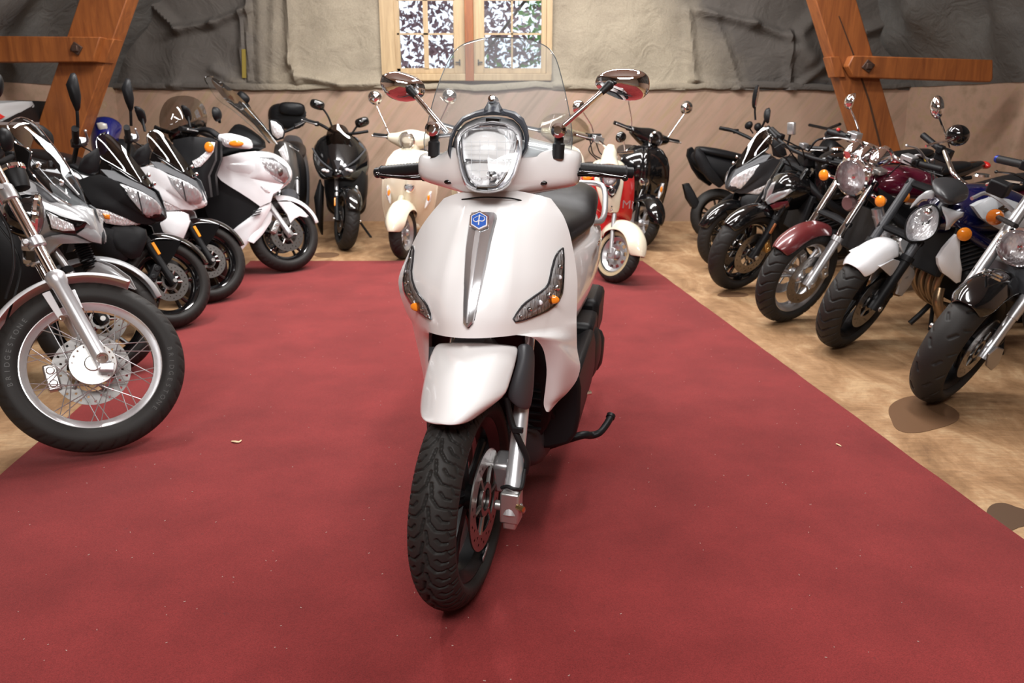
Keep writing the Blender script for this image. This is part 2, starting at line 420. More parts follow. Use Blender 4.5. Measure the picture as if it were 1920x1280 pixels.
def f_carpet(n, L, b):
    t = n.new('ShaderNodeTexCoord')
    a = nd(n, 'ShaderNodeTexNoise', Scale=3., Detail=6, Roughness=.6); L.new(t.outputs['Object'], a.inputs['Vector'])
    f = nd(n, 'ShaderNodeTexNoise', Scale=420., Detail=2); L.new(t.outputs['Object'], f.inputs['Vector'])
    r = ramp(n, [(.3, (.165, .0165, .0165)), (.7, (.235, .026, .0255))]); L.new(a.outputs[0], r.inputs[0])
    r2 = ramp(n, [(.25, (.55, .5, .5)), (.5, (.95, .95, .95)), (.72, (1.25, 1.3, 1.3))]); L.new(f.outputs[0], r2.inputs[0])
    m = nd(n, 'ShaderNodeMix', data_type='RGBA', blend_type='MULTIPLY'); m.inputs[0].default_value = .8
    L.new(r.outputs[0], m.inputs[6]); L.new(r2.outputs[0], m.inputs[7])
    s = nd(n, 'ShaderNodeTexNoise', Scale=24., Detail=3, Roughness=.75); L.new(t.outputs['Object'], s.inputs['Vector'])
    r3 = ramp(n, [(0, (0, 0, 0)), (.7, (0, 0, 0)), (.76, (.55, .55, .55))]); L.new(s.outputs[0], r3.inputs[0])
    m2 = nd(n, 'ShaderNodeMix', data_type='RGBA'); m2.inputs[7].default_value = (.10, .02, .022, 1)
    L.new(r3.outputs[0], m2.inputs[0]); L.new(m.outputs[2], m2.inputs[6]); L.new(m2.outputs[2], b.inputs['Base Color'])
    b.inputs['Roughness'].default_value = .93; b.inputs['Specular IOR Level'].default_value = .15; b.inputs['Sheen Weight'].default_value = .12
    bump(n, L, b, f.outputs[0], .5, .002)
def f_fabric(n, L, b, c0=(.30, .285, .262), c1=(.46, .43, .37)):
    t = n.new('ShaderNodeTexCoord')
    a = nd(n, 'ShaderNodeTexNoise', Scale=.75, Detail=5, Roughness=.6, Distortion=.6); L.new(t.outputs['Object'], a.inputs['Vector'])
    r = ramp(n, [(.34, c0), (.6, c1)]); L.new(a.outputs[0], r.inputs[0])
    f = nd(n, 'ShaderNodeTexNoise', Scale=95., Detail=4); L.new(t.outputs['Object'], f.inputs['Vector'])
    r2 = ramp(n, [(.3, (.8, .79, .77)), (.7, (1.1, 1.1, 1.1))]); L.new(f.outputs[0], r2.inputs[0])
    m = nd(n, 'ShaderNodeMix', data_type='RGBA', blend_type='MULTIPLY'); m.inputs[0].default_value = .8
    L.new(r.outputs[0], m.inputs[6]); L.new(r2.outputs[0], m.inputs[7]); L.new(m.outputs[2], b.inputs['Base Color'])
    b.inputs['Roughness'].default_value = .9
    g = nd(n, 'ShaderNodeTexNoise', Scale=4.5, Detail=5, Roughness=.55, Distortion=1.2); L.new(t.outputs['Object'], g.inputs['Vector'])
    bump(n, L, b, g.outputs[0], .55, .05)
def f_gable(n, L, b):                         # cloth paler round the window, darker outwards and upwards
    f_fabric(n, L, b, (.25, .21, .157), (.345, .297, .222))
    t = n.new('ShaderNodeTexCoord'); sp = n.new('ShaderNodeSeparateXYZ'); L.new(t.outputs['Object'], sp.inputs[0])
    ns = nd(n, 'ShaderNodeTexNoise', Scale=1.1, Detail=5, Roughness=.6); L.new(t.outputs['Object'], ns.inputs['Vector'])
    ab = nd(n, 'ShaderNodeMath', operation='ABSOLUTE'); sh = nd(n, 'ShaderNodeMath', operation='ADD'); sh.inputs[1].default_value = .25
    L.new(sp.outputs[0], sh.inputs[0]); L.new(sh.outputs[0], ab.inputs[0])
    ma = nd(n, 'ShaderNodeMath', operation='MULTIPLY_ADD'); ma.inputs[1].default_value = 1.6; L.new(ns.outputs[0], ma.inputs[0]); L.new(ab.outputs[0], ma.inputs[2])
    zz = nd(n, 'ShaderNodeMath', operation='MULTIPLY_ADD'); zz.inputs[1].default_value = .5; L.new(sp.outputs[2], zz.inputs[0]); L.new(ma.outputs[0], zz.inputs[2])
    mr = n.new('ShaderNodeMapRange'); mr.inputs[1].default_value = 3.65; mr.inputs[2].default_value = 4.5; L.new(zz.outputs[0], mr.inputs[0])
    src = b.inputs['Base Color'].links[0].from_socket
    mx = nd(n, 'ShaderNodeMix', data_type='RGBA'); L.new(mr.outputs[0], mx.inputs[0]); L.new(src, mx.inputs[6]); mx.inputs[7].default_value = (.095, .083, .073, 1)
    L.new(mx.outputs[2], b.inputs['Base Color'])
def f_sheet(n, L, b):
    t = n.new('ShaderNodeTexCoord'); mp = n.new('ShaderNodeMapping'); mp.inputs['Rotation'].default_value = (0, .87, 0); mp.inputs['Scale'].default_value = (1, 1, 1)
    L.new(t.outputs['Object'], mp.inputs[0]); mp3 = n.new('ShaderNodeMapping'); mp3.inputs['Scale'].default_value = (.7, 5, 11)
    L.new(mp.outputs[0], mp3.inputs[0])
    a = nd(n, 'ShaderNodeTexNoise', Scale=1.3, Detail=5, Roughness=.6); L.new(mp3.outputs[0], a.inputs['Vector'])
    r = ramp(n, [(.28, (.275, .185, .125)), (.45, (.35, .24, .17)), (.55, (.39, .25, .185)), (.66, (.35, .245, .15)), (.78, (.42, .31, .235))]); L.new(a.outputs[0], r.inputs[0])
    L.new(r.outputs[0], b.inputs['Base Color']); b.inputs['Roughness'].default_value = .5
    g = nd(n, 'ShaderNodeTexNoise', Scale=5., Detail=3); L.new(t.outputs['Object'], g.inputs['Vector']); bump(n, L, b, g.outputs[0], .2, .03)
def f_wood(n, L, b, c0=(.17, .045, .010), c1=(.34, .105, .023)):
    t = n.new('ShaderNodeTexCoord'); mp = n.new('ShaderNodeMapping'); mp.inputs['Scale'].default_value = (9, 9, .8)
    L.new(t.outputs['Object'], mp.inputs[0])
    a = nd(n, 'ShaderNodeTexNoise', Scale=2., Detail=8, Roughness=.65, Distortion=.8); L.new(mp.outputs[0], a.inputs['Vector'])
    r = ramp(n, [(.3, c0), (.65, c1)]); L.new(a.outputs[0], r.inputs[0]); L.new(r.outputs[0], b.inputs['Base Color'])
    b.inputs['Roughness'].default_value = .5; bump(n, L, b, a.outputs[0], .2, .003)
m_floor = tex_mat('worn_chipboard_floor', f_floor); m_carpet = tex_mat('red_carpet', f_carpet)
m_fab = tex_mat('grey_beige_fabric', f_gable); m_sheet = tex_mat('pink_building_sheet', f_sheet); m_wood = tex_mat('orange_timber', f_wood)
m_fab2 = tex_mat('dark_grey_fabric', lambda n, L, b: f_fabric(n, L, b, (.07, .066, .062), (.12, .113, .103)))
m_pine = tex_mat('pale_pine', lambda n, L, b: f_wood(n, L, b, (.34, .23, .12), (.50, .36, .20)))
YB, XW, ZK = 9.06, 4.3, 1.44
def WP(px, py, Y=YB): return hit(px, py, np.array([0, 1., 0]), Y)
build('floor', G().box((0, 2.9, -.05), (8.8, 12.6, .1)), m_floor, kind='structure')
# carpet with a slightly ragged long edge
def edge(a, b, n): return [np.array(a) + (np.array(b) - a) * t + np.array([.006 * noise.noise(Vector((t * 40, a[0], 0))), 0]) for t in np.linspace(0, 1, n)]
Lf = edge((-1.42, -1.4), (-2.187, 6.61), 70); Rt = edge((1.875, -1.4), (1.093, 6.61), 70)
rows = [[(l[0] + (r[0] - l[0]) * u, l[1] + (r[1] - l[1]) * u, .006) for u in np.linspace(0, 1, 8)] for l, r in zip(Lf, Rt)]
rows = [[(r_[0][0], r_[0][1], .0005)] + r_ + [(r_[-1][0], r_[-1][1], .0005)] for r_ in rows]
build('carpet', G().grid([[(p[0], p[1], .0005) for p in rows[0]]] + rows + [[(p[0], p[1], .0005) for p in rows[-1]]]), m_carpet, label='long red carpet laid over the worn floor down the middle of the showroom', cat='carpet')
# gable wall covered in fabric: relief traced fold by fold
FOLDS = [  # x0,y0,x1,y1,width,height (pixels of the photograph as a ruler on the wall; height in metres)
    (465, 0, 468, 150, 5, .05), (452, 20, 456, 158, 5, .05), (487, -20, 490, 150, 9, .035), (515, -20, 512, 150, 8, .03), (541, -40, 546, 120, 7, .07), (546, 110, 560, 155, 9, .05),
    (290, 10, 335, 56, 8, .09), (335, 56, 400, 44, 8, .09), (400, 44, 462, 18, 8, .08), (230, 165, 330, 160, 8, .05), (330, 160, 440, 156, 9, .04), (400, 130, 450, 155, 9, .05),
    (560, 140, 640, 160, 9, .07), (640, 160, 726, 158, 9, .07), (560, 150, 720, 150, 12, .03), (260, 30, 240, 160, 16, .03), (340, 70, 330, 150, 30, .03),
    (1040, 160, 1280, 166, 9, .05), (1290, 20, 1300, 150, 8, .06), (1300, 150, 1380, 166, 8, .06), (1340, 30, 1385, 160, 7, .04), (1310, 20, 1410, 45, 9, .08), (1410, 45, 1475, 70, 9, .09),
    (1476, 60, 1478, 178, 6, .07), (1380, 166, 1475, 176, 8, .05), (1500, 95, 1512, 110, 26, .17), (1478, 178, 1560, 110, 9, .06), (1540, 150, 1700, 168, 9, .04), (1500, 60, 1540, 20, 12, .08),
    (1620, 60, 1760, 10, 10, .09), (1100, 30, 1080, 140, 30, .02), (1180, 20, 1200, 150, 40, .025), (620, 10, 610, 140, 30, .025), (690, 0, 700, 140, 20, .02)]
win = (WP(727, 150)[0], WP(727, 150)[2], WP(1029, -72)[0], WP(1029, -72)[2])
def relief(x, z, Y=YB):
    r = (x, Y, z); d = r - CP; zc = np.dot(d, FW); px = 960 + FPX * d[0] / zc; py = 640 - FPX * np.dot(d, UP) / zc
    h = 0.
    for a, b, c, e, wd, hh in FOLDS:
        q = float(segd(px, py, (a, b), (c, e))); h += hh * math.exp(-(q / wd) ** 2)
    h += .05 * noise.noise(Vector((x * 1.1, z * 1.3, 3))) + .022 * noise.noise(Vector((x * 3.5, z * 3, 9)))
    fx = min(1, max(0, (abs(x - (win[0] + win[2]) / 2) - (win[2] - win[0]) / 2 - .0) / .12)) if z > win[1] - .02 else 1.
    return h * fx
xs = sorted(set(list(np.linspace(-XW, XW, 300)) + [win[0], win[2]])); zs = sorted(set(list(np.linspace(ZK - .03, 2.6, 85)) + list(np.linspace(2.65, 3.7, 14)) + [win[1], win[3]]))
g = G(); V = []; F_ = []
for z in zs:
    for x in xs: V.append((x, YB - relief(x, z), z))
nx = len(xs)
for i in range(len(zs) - 1):
    for j in range(nx - 1):
        if win[0] - 1e-6 <= xs[j] and xs[j + 1] <= win[2] + 1e-6 and zs[i] >= win[1] - 1e-6 and zs[i + 1] <= win[3] + 1e-6: continue
        a = i * nx + j; F_.append((a, a + 1, a + 1 + nx, a + nx))
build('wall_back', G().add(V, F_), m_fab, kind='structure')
def sheet(f, n, m): return [[f(u, v) for u in np.linspace(0, 1, n)] for v in np.linspace(0, 1, m)]
wob = lambda a, b, s=.03: s * noise.noise(Vector((a * 1.3, b * 1.1, 5))) + s * .4 * noise.noise(Vector((a * 5, b * 4, 2)))
def seamz(x): return ZK + .012 * math.sin(x * 3.1) + .02 * noise.noise(Vector((x * 2, 0, 0)))
build('wall_sheet', G().grid(sheet(lambda u, v: (-XW + 2 * XW * u, YB - .005 + .02 * 0 - .012 - abs(wob(u * 8, v)), .0 + v * (seamz(-XW + 2 * XW * u))), 160, 24)), m_sheet, kind='structure', label='pinkish striped building sheet stapled along the foot of the gable wall')
for sg, nm in ((-1, 'left'), (1, 'right')):
    build('wall_' + nm, G().grid(sheet(lambda u, v: (sg * (XW - abs(wob(u * 12, v, .04))), -3.4 + u * 12.5, v * (ZK + .02)), 90, 14)), m_sheet, kind='structure')
    def slope(u, v, sg=sg):
        y = -3.4 + u * 12.55; z = ZK + v * 2.3; x = XW - v * 1.0
        bag = .16 * abs(math.sin(y * 2.6 + .7 * math.sin(z * 2.2 + sg))) ** .7 * math.sin(min(1, v * 1.2) * math.pi) * (1 if v < 1 else 0)
        n_ = .22 * noise.noise(Vector((y * .9, z * 1.4, sg * 4))) + .10 * noise.noise(Vector((y * 2.3, z * 3, sg * 7)))
        return (sg * (x - .02 - bag * min(1, v * 5) - n_ * min(1, v * 4)), y, z)
    build('wall_slope_' + nm, G().grid(sheet(slope, 150, 40)), m_fab2, kind='structure')
build('ceiling', G().box((0, 2.9, 3.72), (8.8, 12.6, .06)), mat('whitewashed_ceiling', (.76, .73, .68), .8), kind='structure')
build('wall_front', G().box((0, -3.42, 1.85), (8.8, .05, 3.8)), mat('plastered_wall', (.55, .52, .46), .8), kind='structure')
# seam roll hanging between fabric and sheet
def seam_roll():
    P = []
    for x in np.linspace(-XW, XW, 120):
        if win[0] - .1 < x < win[2] + .1: pass
        P.append((x, YB - .045 - .02 * noise.noise(Vector((x * 3, 1, 0))), seamz(x) + .01 + .015 * noise.noise(Vector((x * 6, 2, 0)))))
    return G().tube(P, [.022, .03, .02, .032, .024, .03, .022], 8, flat=1.3)
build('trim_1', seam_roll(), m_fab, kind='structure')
# strap hanging in the gap of the fabric
build('fabric_strap', G().poly([WP(453, 92, YB - .06), WP(460, 92, YB - .06), WP(461, 146, YB - .06), WP(454, 146, YB - .06)], (0, .02, 0)), mat('mustard_strap', (.26, .19, .03), .6), label='narrow mustard yellow batten showing through the gap between two fabric sheets', cat='batten')
# window: two casements either side of an orange post
def bar(g, x0, y0, x1, y1, Y=YB, d=.05):
    a = WP(x0, y1, Y); b = WP(x1, y0, Y); g.box(((a[0] + b[0]) / 2, Y + d / 2 - .03, (a[2] + b[2]) / 2), (abs(b[0] - a[0]), d, abs(b[2] - a[2]))); return g
wf = build('window_frame', bar(bar(bar(G(), 717, -72, 735, 140, Y=YB - .02, d=.18), 1024, -72, 1037, 140, Y=YB - .02, d=.18), 717, -84, 1037, -70, Y=YB - .02, d=.18), m_pine, kind='structure')
wf.name = 'trim_2'
build('trim_3', bar(G(), 722, 138, 1034, 152, Y=YB - .05, d=.2), m_pine, kind='structure', bevel=.01)
build('trim_4', bar(G(), 873, -72, 886, 152, Y=YB - .07, d=.14), m_wood, kind='structure', bevel=.005)
for i, (x0, x1, px0, px1, mx) in enumerate(((733, 872, 745, 852, 798), (887, 1026, 907, 1014, 960))):
    g = G()
    bar(g, x0, -72, px0, 138); bar(g, px1, -72, x1, 138); bar(g, px0, 128, px1, 138); bar(g, px0, -72, px1, -64)
    wn = build('window_%d' % (i + 1), g, m_pine, kind='structure', bevel=.004)
    for y in (64, 0): build('glazing_bar', bar(G(), px0, y - 1.5, px1, y + 1.7, d=.03), m_pine, wn)
    build('glazing_bar', bar(G(), mx - 1.7, -66, mx + 1.7, 130, d=.034), m_pine, wn)
    for (a, b) in ((px0, mx), (mx, px1)):
        for (c, d) in ((-64, 0), (0, 64), (64, 128)):
            build('pane', bar(G(), a, c, b, d, Y=YB + .004, d=.004), clear('window_glass', (.95, .96, .96), .012), wn)
    hx = 862 if i == 0 else 897
    p = WP(hx, 117, YB - .035)
    build('handle', G().tube([p, p + (0, -.02, 0), p + (.045 if i else -.045, -.022, 0)], .008, 6).tube([p + (0, 0, .03), p + (0, 0, -.03)], .007, 6), mat('iron', (.06, .06, .06), .5, .6), wn)
# copper beech outside: branches and loose purple and green leaves
tr = build('tree', G().tube([(-.9, 11.9, -1.5), (-.8, 11.9, 1.4), (-.5, 11.8, 3.2)], [.1, .06], 8, smooth=4)
      .tube([(-.8, 11.9, 1.4), (0, 11.7, 2.4), (.6, 11.7, 3.1)], .022, 6, smooth=4).tube([(-.85, 11.9, .9), (-1.6, 11.7, 2.0), (-1.8, 11.7, 3.0)], .022, 6, smooth=4)
      .tube([(-.8, 11.9, 1.1), (.3, 11.9, 1.9), (1.1, 11.7, 2.3)], .02, 6, smooth=4), mat('bark', (.08, .06, .05), .9), label='copper beech with purple and green leaves outside the gable window', cat='tree')
for nm, m, cnt, cx, sp in (('purple', mat('purple_leaf', (.13, .06, .07), .6, var=(2, .8, (.30, .20, .22))), 5200, -.55, 1.3), ('green', mat('green_leaf', (.13, .30, .06), .6), 620, .2, .75)):
    g = G()
    for k in range(cnt):
        c = np.array([rng.normal(cx, sp) if nm == 'purple' else rng.choice([-.45, .45]) + rng.normal(0, .18 if True else 0), rng.uniform(10.9, 12.6), rng.uniform(1.2, 3.7) if nm == 'purple' else (rng.uniform(1.6, 1.9) if rng.random() < .2 else rng.uniform(1.95, 3.2))])
        if nm == 'green' and c[0] < 0 and c[2] > 2.0: c[0] += .9
        a = unit(rng.normal(size=3)); b = unit(np.cross(a, rng.normal(size=3))); L_ = rng.uniform(.035, .075)
        g.add([c - a * L_, c + b * L_ * .45 - a * .01, c + a * L_, c - b * L_ * .45 + a * .01], [(0, 1, 2, 3)])
    build('leaves', g, m, tr, kind='stuff', label=nm + ' leaves')
# timber braces
def brace(name, Y, strut, tie, bolt, lab, split=None, block=None):
    M = np.eye(4); foot = WP(*strut[1][0], Y); M[:3, 3] = (foot[0], Y, 0)
    root = empty('roof_brace', lab, 'timber beam', M); Mi = np.linalg.inv(M)
    (t, b), (wt, wb) = (strut[0], strut[1]), (strut[2], strut[3])
    pts = [WP(p[0], p[1], Y) for p in (strut[0][0], strut[0][1], strut[1][1], strut[1][0])]
    up_ = pts[0] - pts[3]; up2 = pts[1] - pts[2]
    P = [pts[0] + up_ * .62, pts[1] + up2 * .62, pts[2] - up2 * (pts[2][2] / up2[2]), pts[3] - up_ * (pts[3][2] / up_[2])]
    build('strut', G().poly(P, (0, .2, 0)), m_wood, root, M=Mi, bevel=.008)
    Q = [WP(p[0], p[1], Y - .12) for p in tie]
    build('tie_beam', G().poly(Q, (0, .12, 0)), m_wood, root, M=Mi, bevel=.008)
    c = WP(bolt[0], bolt[1], Y - .13); 
    rt = np.array(Matrix.Rotation(.6, 3, 'Y'))
    build('bolt', G().box(c, (.075, .02, .075), rt).box(c + (0, -.02, 0), (.045, .03, .045)), mat('rusty_iron', (.10, .06, .045), .6, .7), root, M=Mi, bevel=.004)
    if split: build('split', G().poly([WP(x, y, Y - .002) for x, y in split], (0, .004, 0)), mat('wood_crack', (.06, .025, .01), .9), root, M=Mi, label='dark drying crack')
    if block: build('wedge_block', G().poly([WP(x, y, Y - .03) for x, y in block], (0, .16, 0)), m_wood, root, M=Mi, bevel=.006)
brace('L', 6.9, [((148, 0), (238, 0)), ((85, 190), (178, 170)), 0, 0], [(-60, 67), (188, 69), (173, 116), (-60, 117)], (143, 91),
      'orange timber brace with horizontal tie above the parked vehicles at the left', block=[(170, 116), (196, 118), (214, 73), (186, 72)])
brace('R', 6.9, [((1529, 0), (1606, 0)), ((1622, 300), (1695, 300)), 0, 0], [(1600, 104), (1862, 112), (1862, 148), (1858, 154), (1602, 145), (1590, 124)], (1628, 124),
      'orange cracked timber brace with tie pointing at the right side wall', split=[(1572, 30), (1574, 30), (1601, 100), (1632, 190), (1656, 285), (1652, 285), (1628, 190), (1598, 100)], block=[(1556, 106), (1574, 106), (1586, 145), (1567, 145)])
# stains and litter on the floor
def blob(cx, cy, rx, ry, lobes, z0, name, m, lab, cat, ph=0, th=.0012):
    P = []
    for a in np.linspace(0, 2 * math.pi, 48, endpoint=False):
        k = 1 + lobes * math.sin(3 * a + ph) * .5 + lobes * noise.noise(Vector((math.cos(a), math.sin(a), ph)))
        q = gnd(cx + rx * k * math.cos(a), cy + ry * k * math.sin(a)); P.append((q[0], q[1], z0))
    build(name, G().poly(P, (0, 0, th)), m, label=lab, cat=cat)
m_st = mat('oil_stain_brown', (.16, .085, .045), .4, var=(8, .4, (.13, .07, .035)))
blob(1728, 778, 66, 34, .18, .0006, 'oil_stain', m_st, 'dark brown oil stain on the floor under the rightmost front tyre', 'stain', 1.)
blob(1890, 970, 44, 26, .2, .0006, 'oil_stain', mat('oil_stain_dark', (.11, .065, .04), .4), 'dark oil stain beside the carpet edge at the right border', 'stain', 2.)
blob(1375, 552, 30, 5, .15, .0006, 'oil_stain', m_st, 'small brown stain below the red-rimmed black motorcycle tyre', 'stain', .4)
blob(612, 478, 24, 5, .1, .0006, 'oil_stain', m_st, 'faint brown stain in front of the black scooter by the back wall', 'stain', 3.)
c0 = gnd(443, 832)
build('wood_chip', G().tube([c0 + (-.018, .006, .009), c0 + (-.004, -.003, .012), c0 + (.012, -.004, .010), c0 + (.018, .008, .013)], [.004, .006, .003], 6, smooth=3, flat=.5), mat('pale_chip', (.72, .55, .33), .7), label='small pale wood shaving lying on the open red carpet', cat='wood chip')
c0 = gnd(1572, 838)
build('wood_chip', G().tube([c0 + (-.004, .012, .009), c0 + (0, 0, .01), c0 + (.006, -.012, .009)], [.003, .004, .002], 6, flat=.5), mat('pale_chip', ()), label='tiny pale splinter near the right edge of the red carpet', cat='wood chip')
g = G()
for k in range(420):
    x = rng.uniform(-1.6, 1.4); y = rng.uniform(1.2, 5.8); a = rng.uniform(0, 3.14); l = rng.uniform(.002, .006)
    g.box((x, y, .0068), (l, .0014, .0012), np.array(Matrix.Rotation(a, 3, 'Z')))
build('carpet_lint', g, mat('lint', (.5, .34, .30), .9), label='scattered pale lint and crumbs on the red carpet', cat='lint', kind='stuff')
# ================================================================== THE WHITE SCOOTER IN THE MIDDLE
H = Frame('scooter', (-.138, 1.86, .0065), -100.8, 3.0, 'large white scooter with clear screen standing alone on the red carpet', 'scooter')
HS = H.steer(-4.5, -.02, .28, 26)              # front wheel assembly
hw = wheel(HS, 0, .283, .212, .116, 'cast5', mat('satin_black_rim', (.012, .012, .013), .3, .3), 'chevron', disc=[(.085, .131, .058, True)], hi=True)
HS.part('rim_label', G().add([(math.cos(a) * r, .0425, .283 + math.sin(a) * r) for a in (-2.02, -1.93, -1.84, -1.75) for r in (.213, .196)], [(0, 1, 3, 2), (2, 3, 5, 4), (4, 5, 7, 6)]), silver, hw, solid=.002)
# fork legs, lower casting, caliper
for sg in (1, -1):
    y = .074 * sg + .012
    a = HS.Q(960 if sg > 0 else 0, 925, -.03) if sg > 0 else None
    top = HS.Q(981, 735, -.14) if sg > 0 else np.array([-.14, -.07, .64])
    low = HS.Q(961, 925, -.03) if sg > 0 else np.array([-.03, -.085, .30])
    d_ = unit(top - low)
    fk = HS.part('fork_leg', G().tube([low, low + d_ * .035, low + d_ * .04, top - d_ * .08, top - d_ * .07, top], [.0235, .0235, .0215, .0205, .0205, .019], 20).tube([low, low - d_ * .055], .021, 16), silverb)
    HS.part('fork_tube', G().tube([top - d_ * .01, top + d_ * .16], .0165, 16), chrome, fk)
    if sg > 0:
        ax_ = low - d_ * .03
        HS.part('axle_clamp', G().box(ax_, (.045, .05, .085)).tube([ax_ + (.0, -.045, -.004), ax_ + (.0, .03, -.004)], .013, 12).tube([ax_ + (.005, .028, -.006), ax_ + (.005, .038, -.006)], .010, 6).box(ax_ + (.0, .0, -.045), (.04, .034, .03)), alu, fk, bevel=.005)
        HS.part('bolt', G().tube([ax_ + (.02, .02, .01), ax_ + (.03, .04, .01)], .007, 6), gold, fk)
cl = HS.part('caliper', G().box((-.115, .078, .31), (.07, .05, .10), np.array(Matrix.Rotation(.3, 3, 'Y'))), silver, bevel=.012)
P = [HS.Q(949, 745, -.06), HS.Q(959, 790, -.055), HS.Q(972, 822, -.05), HS.Q(988, 860, -.06), HS.Q(985, 885, -.07)]
HS.part('brake_hose', G().tube(P, .0085, 10, smooth=5).box(HS.Q(971, 806, -.045), (.012, .026, .012)), grip)
HS.part('brake_hose', G().tube([HS.Q(941, 914, .0), HS.Q(952, 912, .01), HS.Q(966, 917, .01), HS.Q(978, 914, -.02), HS.Q(984, 880, -.06)], .0052, 8, smooth=5), grip)
# front fender
def rowq(fr, L, Cn, R_, xc, xe, n=15, pw=2.0, crease=None, xr=None):
    """one row of a shell: three photo points (left rim, middle, right rim) and how far forward middle and rims reach"""
    out = []
    for u in np.linspace(-1, 1, n):
        l0, l1, l2 = u * (u - 1) / 2, 1 - u * u, u * (u + 1) / 2
        px = L[0] * l0 + Cn[0] * l1 + R_[0] * l2; py = L[1] * l0 + Cn[1] * l1 + R_[1] * l2
        e = xe if (u < 0 or xr is None) else xr
        x = xc + (e - xc) * abs(u) ** pw
        if crease: x += crease[1] * math.exp(-((abs(u) - crease[0]) / .07) ** 2)
        out.append(fr.Q(px, py, x))
    return out
fr_rows = [((818, 643), (900, 641), (973, 649), -.055, -.10), ((806, 668), (888, 670), (968, 676), .02, -.07), ((798, 698), (877, 704), (960, 704), .09, -.03),
           ((791, 732), (866, 742), (953, 726), .14, .01), ((787, 762), (858, 772), (947, 743), .175, .04), ((789, 784), (845, 794), (906, 770), .192, .10), ((797, 789), (843, 796.5), (880, 790), .192, .14)]
g = G().grid([rowq(HS, *r[:5], n=17, pw=2.2) for r in fr_rows])
HS.part('front_fender', g, white, solid=.006, sub=1)
# dark fork shroud behind the fender
HS.part('fork_shroud', G().grid([[HS.Q(x, y, d) for x, y, d in row] for row in (
    [(966, 648, -.10), (985, 640, -.09), (1003, 650, -.12)], [(972, 668, -.09), (988, 668, -.075), (1003, 680, -.12)],
    [(962, 700, -.07), (982, 705, -.06), (1001, 730, -.12)], [(950, 738, -.05), (975, 748, -.05), (998, 752, -.12)], [(952, 748, -.06), (974, 768, -.05), (994, 770, -.12)])]), midgrey, solid=.008, sub=2)
HS.part('fork_shroud', G().grid([[HS.Q(x, y, d) for x, y, d in row] for row in ([(806, 650, -.12), (820, 650, -.1)], [(800, 760, -.08), (812, 760, -.08)], [(803, 835, -.05), (812, 800, -.06)])]), midgrey, solid=.006)
# leg shield
rows = [((832, 372), (921, 354), (1033, 372), -.255, -.285), ((806, 402), (915, 394), (1056, 402), -.19, -.275), ((786, 430), (907, 428), (1068, 434), -.14, -.28),
        ((763, 480), (898, 478), (1078, 484), -.08, -.285), ((746, 520), (891, 524), (1083, 526), -.035, -.28), ((749, 550), (885, 566), (1082, 560), -.005, -.27),
        ((762, 586), (881, 600), (1081, 596), .012, -.265), ((772, 603), (880, 634), (1081, 607), .012, -.26)]
rr_ = []
for k in range(len(rows) - 1):
    for t in np.linspace(0, 1, 5)[:-1]:
        a, b = rows[k], rows[k + 1]; L3 = [tuple(np.array(a[i]) * (1 - t) + np.array(b[i]) * t) for i in range(3)]
        rr_.append(rowq(H, *L3, a[3] * (1 - t) + b[3] * t, a[4] * (1 - t) + b[4] * t, n=41, pw=2.1, crease=(.36, .007 * math.sin(min(1, (k + t) / 6.5) * math.pi))))
rr_.append(rowq(H, *rows[-1][:5], n=41, pw=2.1))
A = np.array(rr_)
for it in range(2): A[1:-1] = (A[:-2] + 2 * A[1:-1] + A[2:]) / 4
g = G().grid(A.tolist())
lip = [[A[-1][k] * 1., A[-1][k] + np.array([-.012, 0, -.003]), A[-1][k] + np.array([-.05, 0, -.004])] for k in range(8, 31)]
g.grid([[l[i] for l in lip] for i in range(3)])
def respan(pts, n):
    P = cr([H.Q(*p) for p in pts], 8); L = np.concatenate([[0], np.cumsum([np.linalg.norm(b - a) for a, b in zip(P[:-1], P[1:])])]); P = np.array(P)
    return [np.array([np.interp(t * L[-1], L, P[:, i]) for i in range(3)]) for t in np.linspace(0, 1, n)]
for cols, pts in ((list(range(30, 41)), [[(993, 631, -.072), (1038, 632, -.145), (1081.5, 632, -.27)], [(1009, 640, -.11), (1046, 645, -.168), (1082, 652, -.28)], [(1020, 659, -.15), (1054, 660, -.19), (1085, 670, -.29)],
            [(1025, 692, -.19), (1057, 690, -.215), (1088, 689, -.30)], [(1023, 724, -.21), (1051, 722, -.235), (1081, 713, -.30)], [(1020, 748, -.22), (1042, 746, -.24), (1064, 736, -.29)], [(1020, 761, -.225), (1032, 760, -.24), (1046, 753, -.275)], [(1024, 771, -.23), (1028, 772, -.235), (1031, 771, -.25)]]),
           (list(range(8, -1, -1)), [[(804, 632, -.14), (792, 632, -.17), (778, 630, -.27)], [(804, 652, -.17), (795, 655, -.20), (785, 660, -.28)], [(803, 690, -.20), (799, 695, -.22), (793, 700, -.29)],
            [(803, 720, -.22), (800, 725, -.22), (797, 730, -.28)], [(803, 742, -.24), (801, 745, -.24), (800, 745, -.26)]])):
    R0 = [A[-1][k] for k in cols]; R = [R0] + [respan(p, len(cols)) for p in pts]
    # interpolate rows smoothly
    R2 = [cr([r[c] for r in R], 3) for c in range(len(cols))]
    W = [[R2[c][k] for c in range(len(cols))] for k in range(len(R2[0]))]
    g.grid(W)
    inner = [w_[0] for w_ in W]; g.grid([inner, [p + np.array([-.02, 0, 0]) for p in inner], [p + np.array([-.06, (-.006 if cols[0] == 30 else .006) * -1, 0]) for p in inner]])
shield = H.part('front_shield', g, white, sharp=50)
